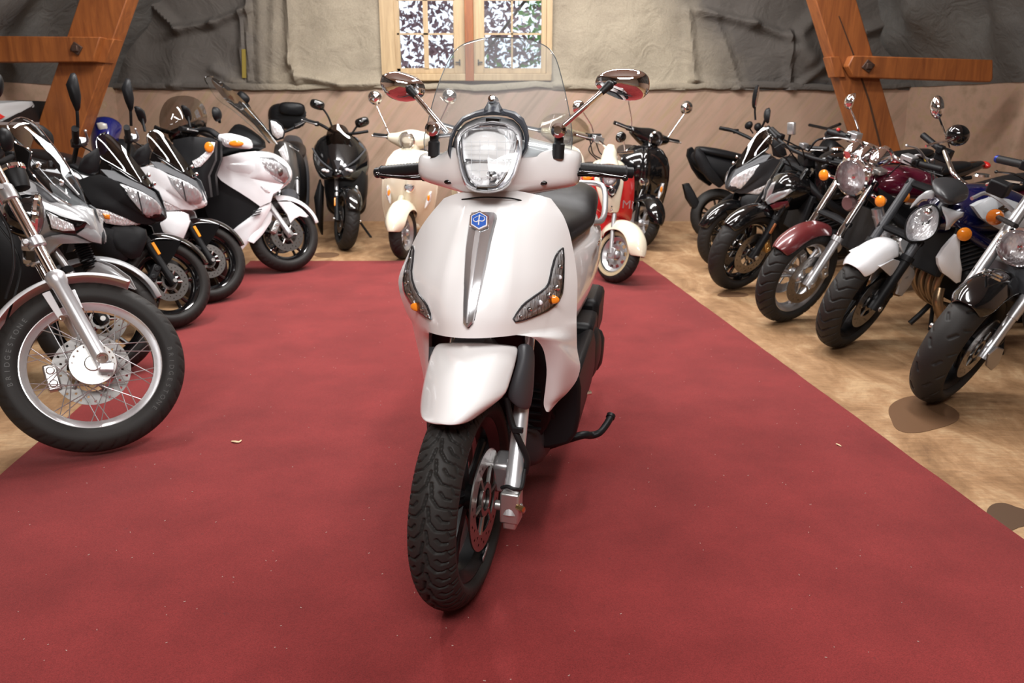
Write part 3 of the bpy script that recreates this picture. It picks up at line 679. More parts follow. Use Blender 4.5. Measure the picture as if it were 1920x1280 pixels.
# dark cavity behind the wheel
H.part('wheel_arch', G().grid([[H.Q(x, y, d) for x, y, d in row] for row in (
    [(790, 612, -.22), (850, 618, -.12), (900, 624, -.12), (960, 618, -.16), (1030, 618, -.26)], [(796, 660, -.24), (850, 660, -.24), (900, 660, -.26), (980, 660, -.26), (1035, 660, -.28)],
    [(800, 720, -.26), (850, 720, -.30), (900, 720, -.32), (980, 720, -.32), (1035, 720, -.30)], [(800, 800, -.30), (850, 800, -.34), (900, 800, -.36), (980, 800, -.36), (1040, 770, -.32)],
    [(830, 830, -.34), (870, 838, -.38), (920, 842, -.40), (1000, 838, -.40), (1030, 800, -.36)])]), blackm, solid=.01, sub=1)
g = G()
for k in range(9): g.box(H.Q(1000, 690 + k * 14, -.305), (.01, .045, .0045))
H.part('radiator_grille', g, blackm)
H.part('steering_cover', G().tube([H.Q(880, 636, -.08), H.Q(905, 665, -.12)], .05, 12), midgrey)
# grille bar, badge
def onp(x, y, o): return H.on(shield, x, y, o)
bar_ = [(877.5, 407), (885, 402), (905, 399.5), (925, 402), (936, 408), (932, 425), (926, 448), (920, 478), (915, 503), (907, 535), (900, 566), (895, 590), (891, 607), (878, 614.5), (867, 605), (866.5, 590), (866, 566), (866, 535), (867, 503), (868, 475), (871, 447), (874, 425)]
def ladder(o, rows_, n=6, off=0.006, hump=.006, m=None, name='trim', parent=None, **k):
    R = []
    for (x0, y0, x1, y1) in rows_:
        row = []
        for u in np.linspace(0, 1, n):
            p = H.on(o, x0 + (x1 - x0) * u, y0 + (y1 - y0) * u, off + hump * (1 - (2 * u - 1) ** 2) - (off + .004 if u in (0., 1.) else 0)); row.append(p)
        R.append(row)
    return H.part(name, G().grid(R), m, parent, **k)
def barrows(inset=0., y0=400, y1=613):
    ys = np.linspace(y0, y1, 30); out = []
    LX = ([404, 425, 447, 475, 503, 566, 605, 614], [878, 874, 871, 868, 867, 866, 867, 877]); RX = ([404, 410, 448, 478, 503, 566, 605, 614], [935, 936, 926, 920, 915, 900, 891, 880])
    for y in ys: out.append((np.interp(y, *LX) + inset, y, np.interp(y, *RX) - inset, y))
    return out
bz = ladder(shield, barrows(-1., 401, 614.5), 7, .002, .001, darkin, 'grille_surround', shield)
gb = ladder(shield, barrows(1.5, 403, 612), 9, .007, .004, mat('grille_silver', (.60, .61, .63), .22, .85), 'grille_bar', shield)
ladder(shield, [(a + (b2 - a) * (.30 if 1 else 0), y, a + (b2 - a) * .62, y) for a, y, b2, _ in barrows(2, 438, 604)], 5, .011, .003, silverb, 'grille_rib', shield)
def stamp(o, pts, o0, m, name, parent, th=.0015, **k):
    P = [H.on(o, x, y, o0) for x, y in pts]; P = [p for p in P if p is not None]
    c = sum(P) / len(P); nn = unit(np.cross(P[len(P) // 3] - P[0], P[2 * len(P) // 3] - P[0])); 
    if np.dot(nn, H.M[:3, :3].T @ (CP - H.M[:3, 3]) - c) < 0: nn = -nn
    return H.part(name, G().poly(P, -nn * th), m, parent, **k)
hexp = lambda cx, cy, r, s=1.: [(cx + r * s * math.sin(a), cy - r * math.cos(a)) for a in [k * math.pi / 3 + .06 for k in range(6)]]
bd = stamp(shield, hexp(901, 422, 18.5), .0165, chrome, 'badge', shield, .004)
stamp(shield, hexp(901, 422, 16), .0175, logowhite, 'badge_field', shield)
stamp(shield, hexp(901, 422, 14), .0185, logoblue, 'badge_field', shield)
def stroke(pts, wd, o0, m):
    P = [H.on(shield, x, y, o0) for x, y in pts]; H.part('badge_mark', G().tube(P, wd, 6, smooth=3, flat=.5), m, shield)
stroke([(900, 431), (901.5, 420), (902.5, 413)], .0016, .0195, logowhite)
stroke([(902.5, 414), (893, 419), (892, 423), (896, 425.5), (901, 423)], .0014, .0195, logowhite)
stroke([(902.5, 414), (910, 417.5), (910.5, 421.5), (907, 424.5), (901.5, 423.5)], .0014, .0195, logowhite)
# indicators in the shield
for nm, pts, am in (('r', [(1054.5, 464), (1046, 471), (1041, 479), (1037.5, 487.5), (1033, 505), (1030, 520), (1027, 531), (1022.5, 538), (1012, 547), (1000, 555), (986, 565), (977.5, 573), (968, 586), (961, 598), (965, 604), (980, 601), (995, 596), (1012, 589), (1025, 583), (1038, 574), (1047.5, 563), (1053, 551), (1055, 540), (1056, 520), (1056, 502), (1056, 485)], (1032, 561)),
                    ('l', [(775, 460), (777, 470), (775.5, 490), (773, 508), (775, 525), (780, 540), (787.5, 552.5), (796, 563), (802.5, 573), (808, 587), (810, 599), (800, 595), (789, 588), (780, 579), (770, 568), (762.5, 555), (758, 544), (757, 532.5), (758, 520), (760, 510), (763, 498), (767.5, 487.5), (771, 474)], (786, 575))):
    P = [onp(x, y, .001) for x, y in pts]; ok = [p for p in P if p is not None]
    c = H.on(shield, *( (1022, 548) if nm == 'r' else (775, 545)), .002)
    cen = np.array([(1035, 540), (775, 540)][0 if nm == 'r' else 1], float)
    # medial shrink towards the nearest point of a spine
    sp = [(1053, 480), (1046, 515), (1036, 548), (1010, 573), (972, 595)] if nm == 'r' else [(774, 470), (768, 505), (770, 545), (786, 570), (804, 593)]
    def near(p): 
        best = None
        for a, b in zip(sp[:-1], sp[1:]):
            a_, b_ = np.array(a, float), np.array(b, float); t = np.clip(np.dot(p - a_, b_ - a_) / np.dot(b_ - a_, b_ - a_), 0, 1); q = a_ + (b_ - a_) * t
            if best is None or np.hypot(*(p - q)) < best[0]: best = (np.hypot(*(p - q)), q)
        return best[1]
    def rings(k0, offs, m, name, par, **kw):
        R = []
        for k, o in zip(k0, offs):
            row = []
            for x, y in pts:
                p = np.array([x, y], float); q = p + (near(p) - p) * k; row.append(H.on(shield, q[0], q[1], o))
            R.append(row)
        return H.part(name, G().grid(R, cu=True), m, par, **kw)
    ind = rings([-.04, 0, .1, .14], [-.002, .004, .005, .0], darkin, 'indicator', shield)
    rings([.1, .3, .6, .97], [.001, .0018, .001, .0015], refl2, 'reflector', ind)
    rings([.02, .1, .4, .8, .98], [.003, .006, .0075, .008, .008], lens, 'lens', ind)
    for k, (x, y, r) in enumerate(((1047, 500, .009), (1045, 520, .010), (1040, 540, .012), (1026, 554, .011), (1008, 567, .011), (990, 580, .009), (974, 593, .006)) if nm == 'r' else ((771, 485, .006), (766, 510, .008), (766, 530, .009), (772, 550, .009), (783, 566, .009), (795, 580, .008), (804, 591, .005))):
        c_ = H.on(shield, x, y, .0025)
        if c_ is not None: H.part('sparkle_bead', G().ell(c_, (r * .45, r, r * .75), nu=12, nv=8), logowhite if k % 3 == 1 else chrome, ind)  # bright beads added under the lens to give it sparkle
    pa = H.on(shield, *am, .004)
    if pa is not None: H.part('bulb', G().ell(pa, (.007, .020, .012)), amber, ind)
# ---- headset (turned with the bars)
HH = H.steer(-.5, -.33, .9, 26)
secs = [(789, 289, 330, -.36, -.43), (794, 285, 338, -.33, -.44), (812, 285, 345, -.30, -.45), (838, 286, 351, -.265, -.45), (860, 262, 358, -.235, -.46), (888, 236, 365, -.205, -.46), (920, 226, 367, -.195, -.46),
        (955, 236, 367, -.205, -.46), (982, 256, 368, -.235, -.46), (1004, 261, 366, -.26, -.455), (1030, 267, 360, -.285, -.45), (1060, 277, 355, -.31, -.45), (1082, 282, 350, -.335, -.44), (1089, 287, 344, -.36, -.43)]
R = []
for x, yt, yb, xf, xb in secs:
    xm = (xf + xb) / 2
    pt = HH.Q(x, yt, xm - .01); pb = HH.Q(x, yb, xm + .02); pf = HH.Q(x, (yt + yb) / 2 + 6, xf); zc = (pt[2] + pb[2]) / 2; hh = (pt[2] - pb[2]) / 2; y_ = pf[1]; hx = (xf - xb) / 2
    ring = []
    for a in np.linspace(0, 2 * math.pi, 22, endpoint=False):
        c_, s_ = math.cos(a), math.sin(a); ring.append(np.array([xm + hx * math.copysign(abs(c_) ** .75, c_), (pt[1] + pb[1]) / 2, zc + hh * math.copysign(abs(s_) ** .75, s_)]))
    R.append(ring)
hset = HH.part('headset', G().grid(R, cu=True, caps=True), white, sub=1)
# socket marks under the headset
for x, y in ((841, 341), (1019, 343)):
    p = HH.on(hset, x, y, .0005)
    if p is not None: HH.part('mounting_hole', G().ell(p, (.004, .011, .006)), blackp, hset)
# seam below the headset
HH.part('steering_gap', G().tube([HH.Q(x, y, d) for x, y, d in ((866, 374, -.24), (900, 370, -.21), (930, 370, -.21), (960, 372, -.22), (985, 378, -.25))], .002, 8, smooth=4), blackm)
# headlamp
trim = [(924, 225), (898, 228), (874, 238), (860, 249), (855, 262), (854.5, 275), (856, 289), (861, 317), (866, 333), (871, 346), (880, 354), (890, 359), (904, 361.5), (917, 362), (931, 360), (943, 356), (954, 347), (961, 338), (967, 326), (971, 313), (975, 301), (978, 289), (979.5, 275), (979, 262), (976, 249), (967, 238), (950, 229)]
lensp = [(921, 239), (898, 239.5), (878, 241), (871, 246), (866.5, 256), (866, 267), (867, 282), (869, 299), (873.5, 316), (878, 330), (884, 340), (892, 348), (902, 349), (911, 349), (921, 349), (930, 348), (937, 342), (943, 335), (950, 323), (957, 308), (962.5, 293), (967, 276), (968, 263), (967, 251), (962, 244), (953, 241), (938, 239.5)]
def hx(y): return -.235 + (y - 225) / 137 * .075           # lamp face leans back
def ringof(pts, dx, k=0., c=(916, 293), fr=HH): return [fr.Q(x + (c[0] - x) * k, y + (c[1] - y) * k, hx(y + (c[1] - y) * k) + dx) for x, y in pts]
hl = HH.part('headlamp', G().grid([ringof(trim, -.05, -.02), ringof(trim, .008, 0), ringof(trim, .018, .035), ringof(trim, .012, .06), ringof(trim, .016, .075), ringof(trim, .010, .10)], cu=True), mat('satin_chrome', (.78, .78, .79), .2, .8), sharp=50)
HH.part('inner_bezel', G().grid([ringof(trim, .010, .10), ringof(trim, .004, .12), ringof(lensp, .006, -.04), ringof(lensp, -.004, .03)], cu=True), mat('bezel_grey', (.34, .34, .36), .25, .7), hl)
HH.part('bezel_line', G().tube(ringof(lensp, .007, -.035) + ringof(lensp, .007, -.035)[:1], .0022, 6), chrome, hl)
HH.part('reflector', G().grid([ringof(lensp, -.002, 0), ringof(lensp, -.02, .12), ringof(lensp, -.035, .35), ringof(lensp, -.045, .65), ringof(lensp, -.05, .95)], cu=True, caps=False), reflh, hl)
g = G()
for y in (300,): g.grid([[HH.Q(x, y - 2, hx(y) - .004) for x in np.linspace(872, 960, 8)], [HH.Q(x, y + 2, hx(y) + .0) for x in np.linspace(873, 958, 8)], [HH.Q(x, y + 4, hx(y) - .03) for x in np.linspace(874, 957, 8)]])
HH.part('reflector_shelf', g, chrome, hl, solid=.002)
for x, y, r in ((922, 272, .016), (924, 328, .013)):
    p = HH.Q(x, y, hx(y) - .028); HH.part('bulb_shield', G().lathe([(r * .3, .02), (r, .012), (r, -.01), (r * .75, -.01), (r * .6, .008), (0, .012)], p, (1, 0, 0), 20), chrome, hl)
HH.part('lens', G().grid([ringof(trim, .010, .09)] + [ringof(trim, .012 + .016 * (1 - (1 - k) ** 2), k) for k in (.12, .2, .35, .5, .7, .97)], cu=True), lens, hl)
g = G()
for y, x0, x1 in ((266, 868, 966), (281, 869, 964), (320, 877, 950), (332, 882, 944)):
    g.tube([HH.Q(x, y, hx(y) + .012 + .012 * (1 - ((x - 917) / 55.) ** 2)) for x in np.linspace(x0, x1, 9)], .0006, 4)
for x, y0, y1 in ((884, 262, 330), (900, 262, 345), (916, 262, 347), (932, 262, 346), (948, 262, 322)):
    g.tube([HH.Q(x, y, hx(y) + .012 + .012 * (1 - ((x - 917) / 55.) ** 2)) for y in np.linspace(y0, y1, 9)], .0006, 4)
HH.part('lens_ridges', g, logowhite, hl)
HH.part('lamp_marker', G().box(HH.Q(904, 354, hx(354) + .014), (.004, .028, .005)), blackp, hl); HH.part('lamp_clip', G().box(HH.Q(925, 225, hx(225) + .006), (.02, .034, .008)), blackp, hl)
# visor arch
vo = [(843, 300), (839, 282), (843, 258), (850, 239), (866, 219), (892, 208), (908, 203), (914, 192), (919, 183), (925, 179), (931, 183), (936, 192), (941, 203), (966, 209), (982, 222), (989, 238), (992.5, 258), (990, 278), (980, 293)]
vi = [(846.5, 292), (846.5, 278), (850, 260), (857, 243), (871, 228), (890, 220), (905, 217), (912, 216.5), (919, 216), (925, 216), (931, 216), (938, 216.5), (950, 218), (962, 222.5), (974, 234), (981, 247), (984, 260), (983, 276), (977, 290)]
R = []
def vx(y, k): return -.265 + (y - 200) / 100 * .02 + k
for d0, d1, f in ((-.03, -.03, 0.), (.0, .0, 0.), (.012, .012, .35), (.008, .008, .8), (-.004, -.004, 1.), (-.04, -.04, 1.)):
    R.append([HH.Q(a[0] + (b[0] - a[0]) * f, a[1] + (b[1] - a[1]) * f, vx(a[1] + (b[1] - a[1]) * f, d0) - (.05 if a[1] < 200 and f < .5 else 0)) for a, b in zip(vo, vi)])
vis = HH.part('visor_arch', G().grid(R, cv=True), mat('slate_plastic', (.05, .056, .07), .36), sharp=60)
fi = [(848, 275), (853, 258), (861, 243), (874, 231), (892, 223), (905, 220), (925, 219), (940, 220), (962, 225), (973, 235), (980, 248), (983, 262)]
fo = [(858, 278), (860, 262), (866, 250), (878, 240), (896, 232), (908, 230), (925, 229), (938, 231), (956, 236), (966, 244), (972, 254), (974, 264)]
HH.part('visor_fill', G().grid([[HH.Q(x, y, vx(y, -.012)) for x, y in fi], [HH.Q(x, y, hx(y) - .01) for x, y in fo]]), mat('satin_chrome', ()), vis, solid=.002)
p = HH.Q(924.5, 188, -.30)
HH.part('screen_bolt', G().lathe([(0, .022), (.0085, .021), (.0105, .017), (.0105, .0), (.013, -.004), (.013, -.01)], p, (1, 0, .25), 24), chrome, vis)
# screen
wr = [((797, 283), (915, 297), (1070, 286), -.215, -.375), ((795, 262), (917, 262), (1073, 262), -.235, -.378), ((802, 230), (921, 226), (1070, 228), -.26, -.38), ((812, 190), (926, 186), (1063, 188), -.295, -.385), ((825, 150), (930, 146), (1053, 146), -.33, -.395),
      ((841, 113), (934, 110), (1043, 112), -.36, -.41), ((855, 93), (936, 88), (1030, 92), -.38, -.42), ((873, 81), (938, 75), (1012, 81), -.392, -.425), ((900, 73), (940, 70), (990, 74), -.398, -.42)]
RW = [rowq(HH, *r, n=33, pw=2.0) for r in wr]; CW = [cr([r[c] for r in RW], 6) for c in range(33)]
for it in range(6):
    for c in range(33):
        q = CW[c]; CW[c] = [q[0]] + [q[i] * .5 + (q[i - 1] + q[i + 1]) * .25 for i in range(1, len(q) - 1)] + [q[-1]]
g = G().grid([[CW[c][k] for c in range(33)] for k in range(len(CW[0]))])
scr = HH.part('screen', g, glassh)
ed = [rowq(HH, *r, n=25, pw=2.0) for r in wr]
loop = [r[0] for r in ed] + ed[-1][1:-1] + [r[-1] for r in ed][::-1]
HH.part('screen_edge', G().tube(loop, .0013, 6, smooth=3), mat('edge_grey', (.12, .13, .13), .2), scr)
# mirrors
for sg, pts, cen, st in ((-1, [(715, 158), (718, 143), (728, 136), (745, 133), (762, 137), (780, 145), (791, 156), (794, 168), (789, 180), (775, 187), (755, 190), (738, 186), (724, 177)], (757, 162), [(769, 168), (784, 185), (838, 248)]),
                         (1, [(1116, 156), (1120, 142), (1133, 133), (1155, 128), (1180, 128), (1203, 133), (1215, 143), (1218, 157), (1215, 174), (1204, 184), (1185, 188), (1165, 186), (1144, 178), (1124, 168)], (1168, 158), [(1142, 160), (1122, 178), (1050, 241)])):
    P = cr([HH.Q(x, y, -.40) for x, y in pts], 4, True); c = sum(P) / len(P)
    mr = G().pillow(P, (1, sg * .12, .1), .045, steps=7, back=.012)
    mo = HH.part('mirror', mr, chrome, sharp=70)
    HH.part('mirror_glass', G().poly([c + (p - c) * .92 + np.array([-.0135, 0, 0]) for p in P], (-.002, 0, 0)), mirrorg, mo)
    a, b, e = [HH.Q(x, y, d) for (x, y), d in zip(st, (-.345, -.33, -.315))]
    HH.part('mirror_stem', G().tube([b + (a - b) * .3, b, e], [.0075, .0068, .0065, .007], 12), chrome, mo)
    HH.part('mirror_joint', G().tube([a + (.004, 0, 0), b + (a - b) * .25], [.011, .0085], 12).ell(a, (.012, .012, .012)), grip, mo)
    k = HH.Q(*((1048, 245) if sg > 0 else (812, 242)), -.30)
    HH.part('mirror_mount', G().lathe([(0, .025), (.010, .024), (.012, .016), (.019, .012), (.02, 0), (.015, -.012), (0, -.014)], k, (1, 0, .1), 24), chrome, mo)
    HH.part('rubber_boot', G().tube([k + (-.01, 0, -.005), k + (-.012, 0, -.03), k + (-.012, 0, -.034), k + (-.012, 0, -.07)], [.013, .012, .016, .016], 12), grip, mo)
# grips and levers
for sg, a, b in ((-1, (792, 316), (706, 324)), (1, (1084, 317), (1186, 324))):
    A_, B_ = HH.Q(*a, -.40), HH.Q(*b, -.45)
    n_ = 26; pts = [A_ + (B_ - A_) * t for t in np.linspace(0, .86, n_)]
    g = G().tube(pts, [.0175 + .0012 * (i % 2) for i in range(n_)], 16)
    gr = HH.part('handlebar_grip', g, grip)
    HH.part('bar_end', G().tube([A_ + (B_ - A_) * .86, A_ + (B_ - A_) * .885, A_ + (B_ - A_) * .89, B_], [.0165, .0165, .0150, .0150], 16), blackm, gr)
    HH.part('grip_ring', G().tube([A_ + (B_ - A_) * .855, A_ + (B_ - A_) * .87], .0195, 16), greym, gr)
    L0 = HH.Q(*((1080, 325) if sg > 0 else (793, 332)), -.365); L1 = HH.Q(*((1120, 327) if sg > 0 else (760, 333)), -.355); L2 = HH.Q(*((1172, 334) if sg > 0 else (708, 328)), -.38)
    lv = HH.part('brake_lever', G().tube([L0, L1, L2], [.011, .0085, .0055, .005], 12, smooth=5, flat=.8).ell(L2, (.0085, .0085, .0085)), blackp)
    HH.part('lever_bracket', G().tube([L0 + (0, -sg * .004, .004), L0 + (-.03, -sg * .004, .006)], .016, 10), blackm, lv)
# ---- body behind the shield
def tail(name, secs_, m, e=2.6, n=24, cap=True, sub=1, **k):
    return H.part(name, G().grid([se_ring(0, (zt + zb) / 2, hw_, (zt - zb) / 2, x, n, e) for x, hw_, zt, zb in secs_], cu=True, caps=True), m, sub=sub, **k)
H.part('inner_shield', G().grid([se_ring(0, .78, .155, .19, -.30, 24, 3.4), se_ring(0, .74, .15, .22, -.36, 24, 3), se_ring(0, .66, .11, .2, -.42, 24, 3)], cu=True, caps=True), greym, sub=1)
tail('floor_body', [(-.30, .13, .40, .22), (-.42, .16, .36, .17), (-.60, .165, .34, .15), (-.85, .165, .36, .16), (-1.05, .15, .42, .24)], greym, 3.5)
# foot boards with rubber ribs, both sides
for sg in (1, -1):
    fb = H.part('footboard', G().grid([[np.array([x, sg * (y0), z + .0]), np.array([x, sg * (y1), z + .012]), np.array([x, sg * (y1), z - .02]), np.array([x, sg * y0, z - .03])] for x, y0, y1, z in ((-.37, .13, .155, .44), (-.42, .14, .19, .34), (-.52, .14, .215, .30), (-.75, .14, .222, .30), (-.93, .14, .20, .31), (-1.0, .13, .16, .36))], cu=True, caps=True), blackm, bevel=.004)
    g = G()
    for k in range(12): g.box((-.44 - k * .042, sg * .192, .322 + (.03 if k == 0 else 0)), (.012, .05, .008), np.array(Matrix.Rotation(.3 * sg, 3, 'Z')))
    H.part('rubber_ribs', g, midgrey, fb, kind='stuff')
H.part('belly_pan', G().poly([H.Q(x, y, -.40) for x, y in ((990, 730), (1030, 726), (1068, 700), (1084, 700), (1089, 730), (1087, 780), (1080, 815), (1066, 834), (1030, 842), (985, 842))], (-.5, 0, .0)), blackm, bevel=.012)
H.part('centre_tunnel', G().grid([se_ring(0, .46, .07, .16, x, 20, 2.8) for x in (-.38, -.55, -.72)], cu=True, caps=True), greym)
tail('side_body', [(-.66, .10, .80, .34), (-.74, .145, .84, .38), (-.92, .185, .86, .44), (-1.15, .215, .875, .50), (-1.38, .21, .88, .58), (-1.55, .17, .88, .68), (-1.70, .09, .87, .76)], white, 2.8)
tail('seat', [(-.60, .08, .85, .76), (-.66, .12, .885, .77), (-.80, .155, .905, .78), (-1.0, .185, .90, .80), (-1.10, .195, .905, .81), (-1.16, .19, .945, .82), (-1.30, .185, .965, .84), (-1.45, .17, .965, .86), (-1.56, .12, .95, .88)], leather, 2.5, sub=2)
for sg in (1, -1):
    H.part('grab_rail', G().tube([(-1.22, sg * .17, .83), (-1.30, sg * .20, .83), (-1.45, sg * .20, .86), (-1.62, sg * .17, .93), (-1.70, sg * .07, .93)], .012, 10, smooth=4), silver)
    H.part('side_mark', G().box((-1.10, sg * .212, .78), (.09, .006, .012)), chrome, bevel=.002)
H.part('tail_lamp', G().ell((-1.69, 0, .82), (.03, .08, .035)), redl)
# engine side, air box, exhaust, stand
H.part('swingarm_engine', G().box((-1.02, .17, .42), (.22, .12, .2)).box((-1.28, .15, .38), (.45, .08, .14)), blackm, bevel=.02)
H.part('air_box', G().box(H.Q(1115, 585, -1.30) + np.array([0, -.02, .0]), (.30, .09, .17)), blackm, bevel=.025)
H.part('engine_cover', G().lathe([(0, .045), (.05, .042), (.075, .03), (.092, .0), (.095, -.06)], H.Q(1110, 655, -1.12) , (.0, 1, 0), 28), blackm)
cc = H.Q(1100, 668, -.95); H.part('engine_case', G().grid([se_ring(cc[1] - .02, cc[2], a_, b_, cc[0] + x_, 22, 2.6) for x_, a_, b_ in ((.10, .02, .03), (.08, .055, .09), (.0, .065, .105), (-.2, .07, .10))], cu=True, caps=True), blackm, sub=1)
H.part('exhaust', G().tube([(-.9, -.12, .2), (-1.1, -.2, .26), (-1.25, -.21, .32), (-1.68, -.22, .42)], [.03, .04, .06, .065], 16, smooth=4), blackm)
wheel(H, -1.535, .28, .195, .14, 'cast5', mat('satin_black_rim', ()), 'street', name='rear_wheel', lo=True)
H.part('side_stand', G().tube([np.array([-.50, .10, .20]), H.Q(1085, 817, -.52), H.Q(1108, 816, -.56), H.Q(1124, 811, -.57), H.Q(1136, 797, -.60), H.Q(1145, 782, -.63)], [.0125, .0125, .011, .0115], 10, smooth=4).tube([H.Q(1144, 783, -.63), H.Q(1146, 778, -.64)], .015, 10), blackm)
H.part('stand_pin', G().tube([H.Q(1085, 745, -.66), H.Q(1096, 738, -.70), H.Q(1107, 736, -.72)], .008, 8), chrome)
H.part('frame_tube', G().tube([(-.18, 0, .70), (-.30, 0, .92)], .03, 12), blackm)
# ================================================================== SHARED BUILDERS FOR THE PARKED VEHICLES
def trace_from(fr, T):                       # trace photo points with another vehicle of the same model
    fr.T = T
    return fr
_pl0 = Frame.pl
def _pl(s, px, py, ax, val):
    return _pl0(getattr(s, 'T', None) or s, px, py, ax, val)
Frame.pl = _pl
def arc_fender(fs, R, gap, wd, a0, a1, m, drop=.03, cx=0, sub=1, name='front_fender', parent=None, tip=.0, **k):
    rows = []
    for i, a in enumerate(np.linspace(a0, a1, 22)):
        t = i / 21; f = 1 - tip * (max(0, (t - .8) / .2) ** 2 + max(0, (.2 - t) / .2) ** 2)
        r = R + gap; row = []
        for u in np.linspace(-1, 1, 13):
            y = u * wd / 2 * f; rr = r - drop * abs(u) ** 3.
            row.append((cx + rr * math.cos(math.radians(a)), y, R + rr * math.sin(math.radians(a))))
        rows.append(row)
    return fs.part(name, G().grid(rows), m, parent, solid=.005, sub=sub, **k)
def fork2(fs, R, lat, top, m_low, m_up, rl=.026, ru=.020, split=.48, reflm=None, axle=True, inv=False, sides=(1, -1)):
    for sg in sides:
        a = np.array([.01, sg * lat, R]); t = np.array([top[0], sg * lat, top[1]]); d = unit(t - a); L = np.linalg.norm(t - a); mid = a + d * L * split
        o = fs.part('fork_leg', G().tube([a - d * .02, a + d * .04, a + d * .05, mid - d * .03, mid - d * .028, mid], [rl * 1.15, rl * 1.15, rl, rl, rl * 1.2, rl * 1.2], 16), m_low)
        fs.part('fork_tube', G().tube([mid, t], ru, 16), m_up, o)
        fs.part('axle_bolt', G().tube([a + (0, sg * .015, 0), a + (0, sg * .036, 0)], rl * .55, 10), alu, o)
        if reflm is not None:
            c = a + d * L * split * .72 + np.array([.012, sg * rl * 1.0, .008])
            fs.part('reflector', G().box(c, (.018, .012, .075), np.array(Matrix.Rotation(-.42, 3, 'Y'))), reflm, o, bevel=.003)
    for k, z in enumerate((split + .12, .97)):
        c0 = np.array([.01 + (top[0] - .01) * z, 0, R + (top[1] - R) * z])
        fs.part('fork_yoke', G().tube([c0 + (0, -lat - .02, 0), c0 + (-.02, 0, 0), c0 + (0, lat + .02, 0)], [.024, .03, .024], 10, flat=.7), blackm)
def caliper(fs, R, r, lat, ang, m=alu):
    a = math.radians(ang); c = np.array([r * math.cos(a), lat, R + r * math.sin(a)]); rot = np.array(Matrix.Rotation(-a, 3, 'Y'))
    return fs.part('brake_caliper', G().box(c, (.045, .05, .10), rot).tube([c + rot @ np.array([0, -.028, .025]), c + rot @ np.array([0, .032, .025])], .017, 12).tube([c + rot @ np.array([0, -.028, -.025]), c + rot @ np.array([0, .032, -.025])], .017, 12), m, bevel=.006)
def headlamp(fs, P, r, depth, m, rimm=chrome, ax=(1, 0, -.12), flat=1.):
    ax = unit(ax); P = np.asarray(P, float)
    h = fs.part('headlamp', G().lathe([(0, -depth), (r * .45, -depth * .97), (r * .8, -depth * .75), (r * .96, -depth * .35), (r, 0)], P, ax, 32), m)
    fs.part('headlamp_rim', G().lathe([(r * .985, -.012), (r * 1.06, -.008), (r * 1.07, .004), (r * .98, .012), (r * .93, .004)], P, ax, 36, closed=True), rimm, h)
    fs.part('reflector', G().lathe([(r * .95, 0), (r * .8, -r * .25), (r * .5, -r * .5), (r * .15, -r * .62), (.0, -r * .62)], P, ax, 32), refl, h)
    fs.part('bulb', G().lathe([(0, .0), (r * .13, -.004), (r * .16, -r * .3), (0, -r * .4)], P - ax * r * .1, ax, 14), chrome, h)
    fs.part('lens', G().lathe([(r * .95, .004), (r * .8, .014), (r * .5, .024), (r * .2, .029), (0, .030)], P, ax, 32), lens, h)
    return h
def indicator(fs, P, Q_, r, m=amber, stem=blackm, ax=(1, 0, 0)):
    P = np.asarray(P, float); o = fs.part('indicator', G().lathe([(0, -r), (r * .7, -r * .8), (r, -r * .2), (r, 0)], P, ax, 20), stem)
    fs.part('lens', G().lathe([(r, 0), (r * .95, r * .25), (r * .6, r * .5), (0, r * .6)], P, ax, 20), m, o)
    fs.part('stem', G().tube([np.asarray(Q_, float), P - unit(ax) * r * .4], r * .3, 8), stem, o)
    return o
def mirror(fs, cpt, w_, h_, stem, m=chrome, stemm=chrome, tilt=0., ax=(1, 0, 0), round_=True, r=.0065, pts=None):
    """shell bulging forward, glass behind; w_ across, h_ tall"""
    c = np.asarray(cpt, float); ax = unit(ax); u = unit(np.cross([0, 0, 1.], ax)); v = np.cross(ax, u)
    ca, sa = math.cos(tilt), math.sin(tilt)
    if pts is None:
        pts = [(math.cos(a), math.sin(a)) for a in np.linspace(0, 2 * math.pi, 26, endpoint=False)]
        if not round_: pts = [(math.copysign(abs(x) ** .7, x), math.copysign(abs(y) ** .7, y)) for x, y in pts]
    P = [c + u * (x * w_ / 2 * ca - y * h_ / 2 * sa) + v * (x * w_ / 2 * sa + y * h_ / 2 * ca) for x, y in pts]
    o = fs.part('mirror', G().pillow(P, ax, min(w_, h_) * .42, steps=6, back=.006), m, sharp=70)
    fs.part('mirror_glass', G().poly([c + (p - c) * .9 - ax * .0075 for p in P], -ax * .002), mirrorg, o)
    fs.part('mirror_stem', G().tube([c + ax * min(w_, h_) * .2] + [np.asarray(p, float) for p in stem], r, 10, smooth=3), stemm, o)
    return o
def grip_lever(fs, a, b, lever=True, m=grip, leverm=blackp, r=.017, endm=blackm, swm=blackm, lev=None):
    a = np.asarray(a, float); b = np.asarray(b, float); d = unit(b - a); n_ = 18
    gr = fs.part('handlebar_grip', G().tube([a + (b - a) * t for t in np.linspace(.22, .93, n_)], [r + .001 * (i % 2) for i in range(n_)], 12), m)
    fs.part('bar_end', G().tube([a + (b - a) * .93, b], r * 1.05, 12), endm, gr)
    sw = fs.part('switch_box', G().box(a + (b - a) * .12, (.045, np.linalg.norm(b - a) * .22, .045)), swm, gr, bevel=.008)
    if lever:
        off = np.array([.055, 0, -.008]); l0 = a + (b - a) * .1 + off * .5; L = lev or [l0, a + (b - a) * .4 + off, a + (b - a) * .98 + off * .85]
        lv = fs.part('brake_lever', G().tube(L, [.009, .007, .005], 8, smooth=5, flat=.7).ell(L[-1], (.008, .008, .008)), leverm)
    return gr
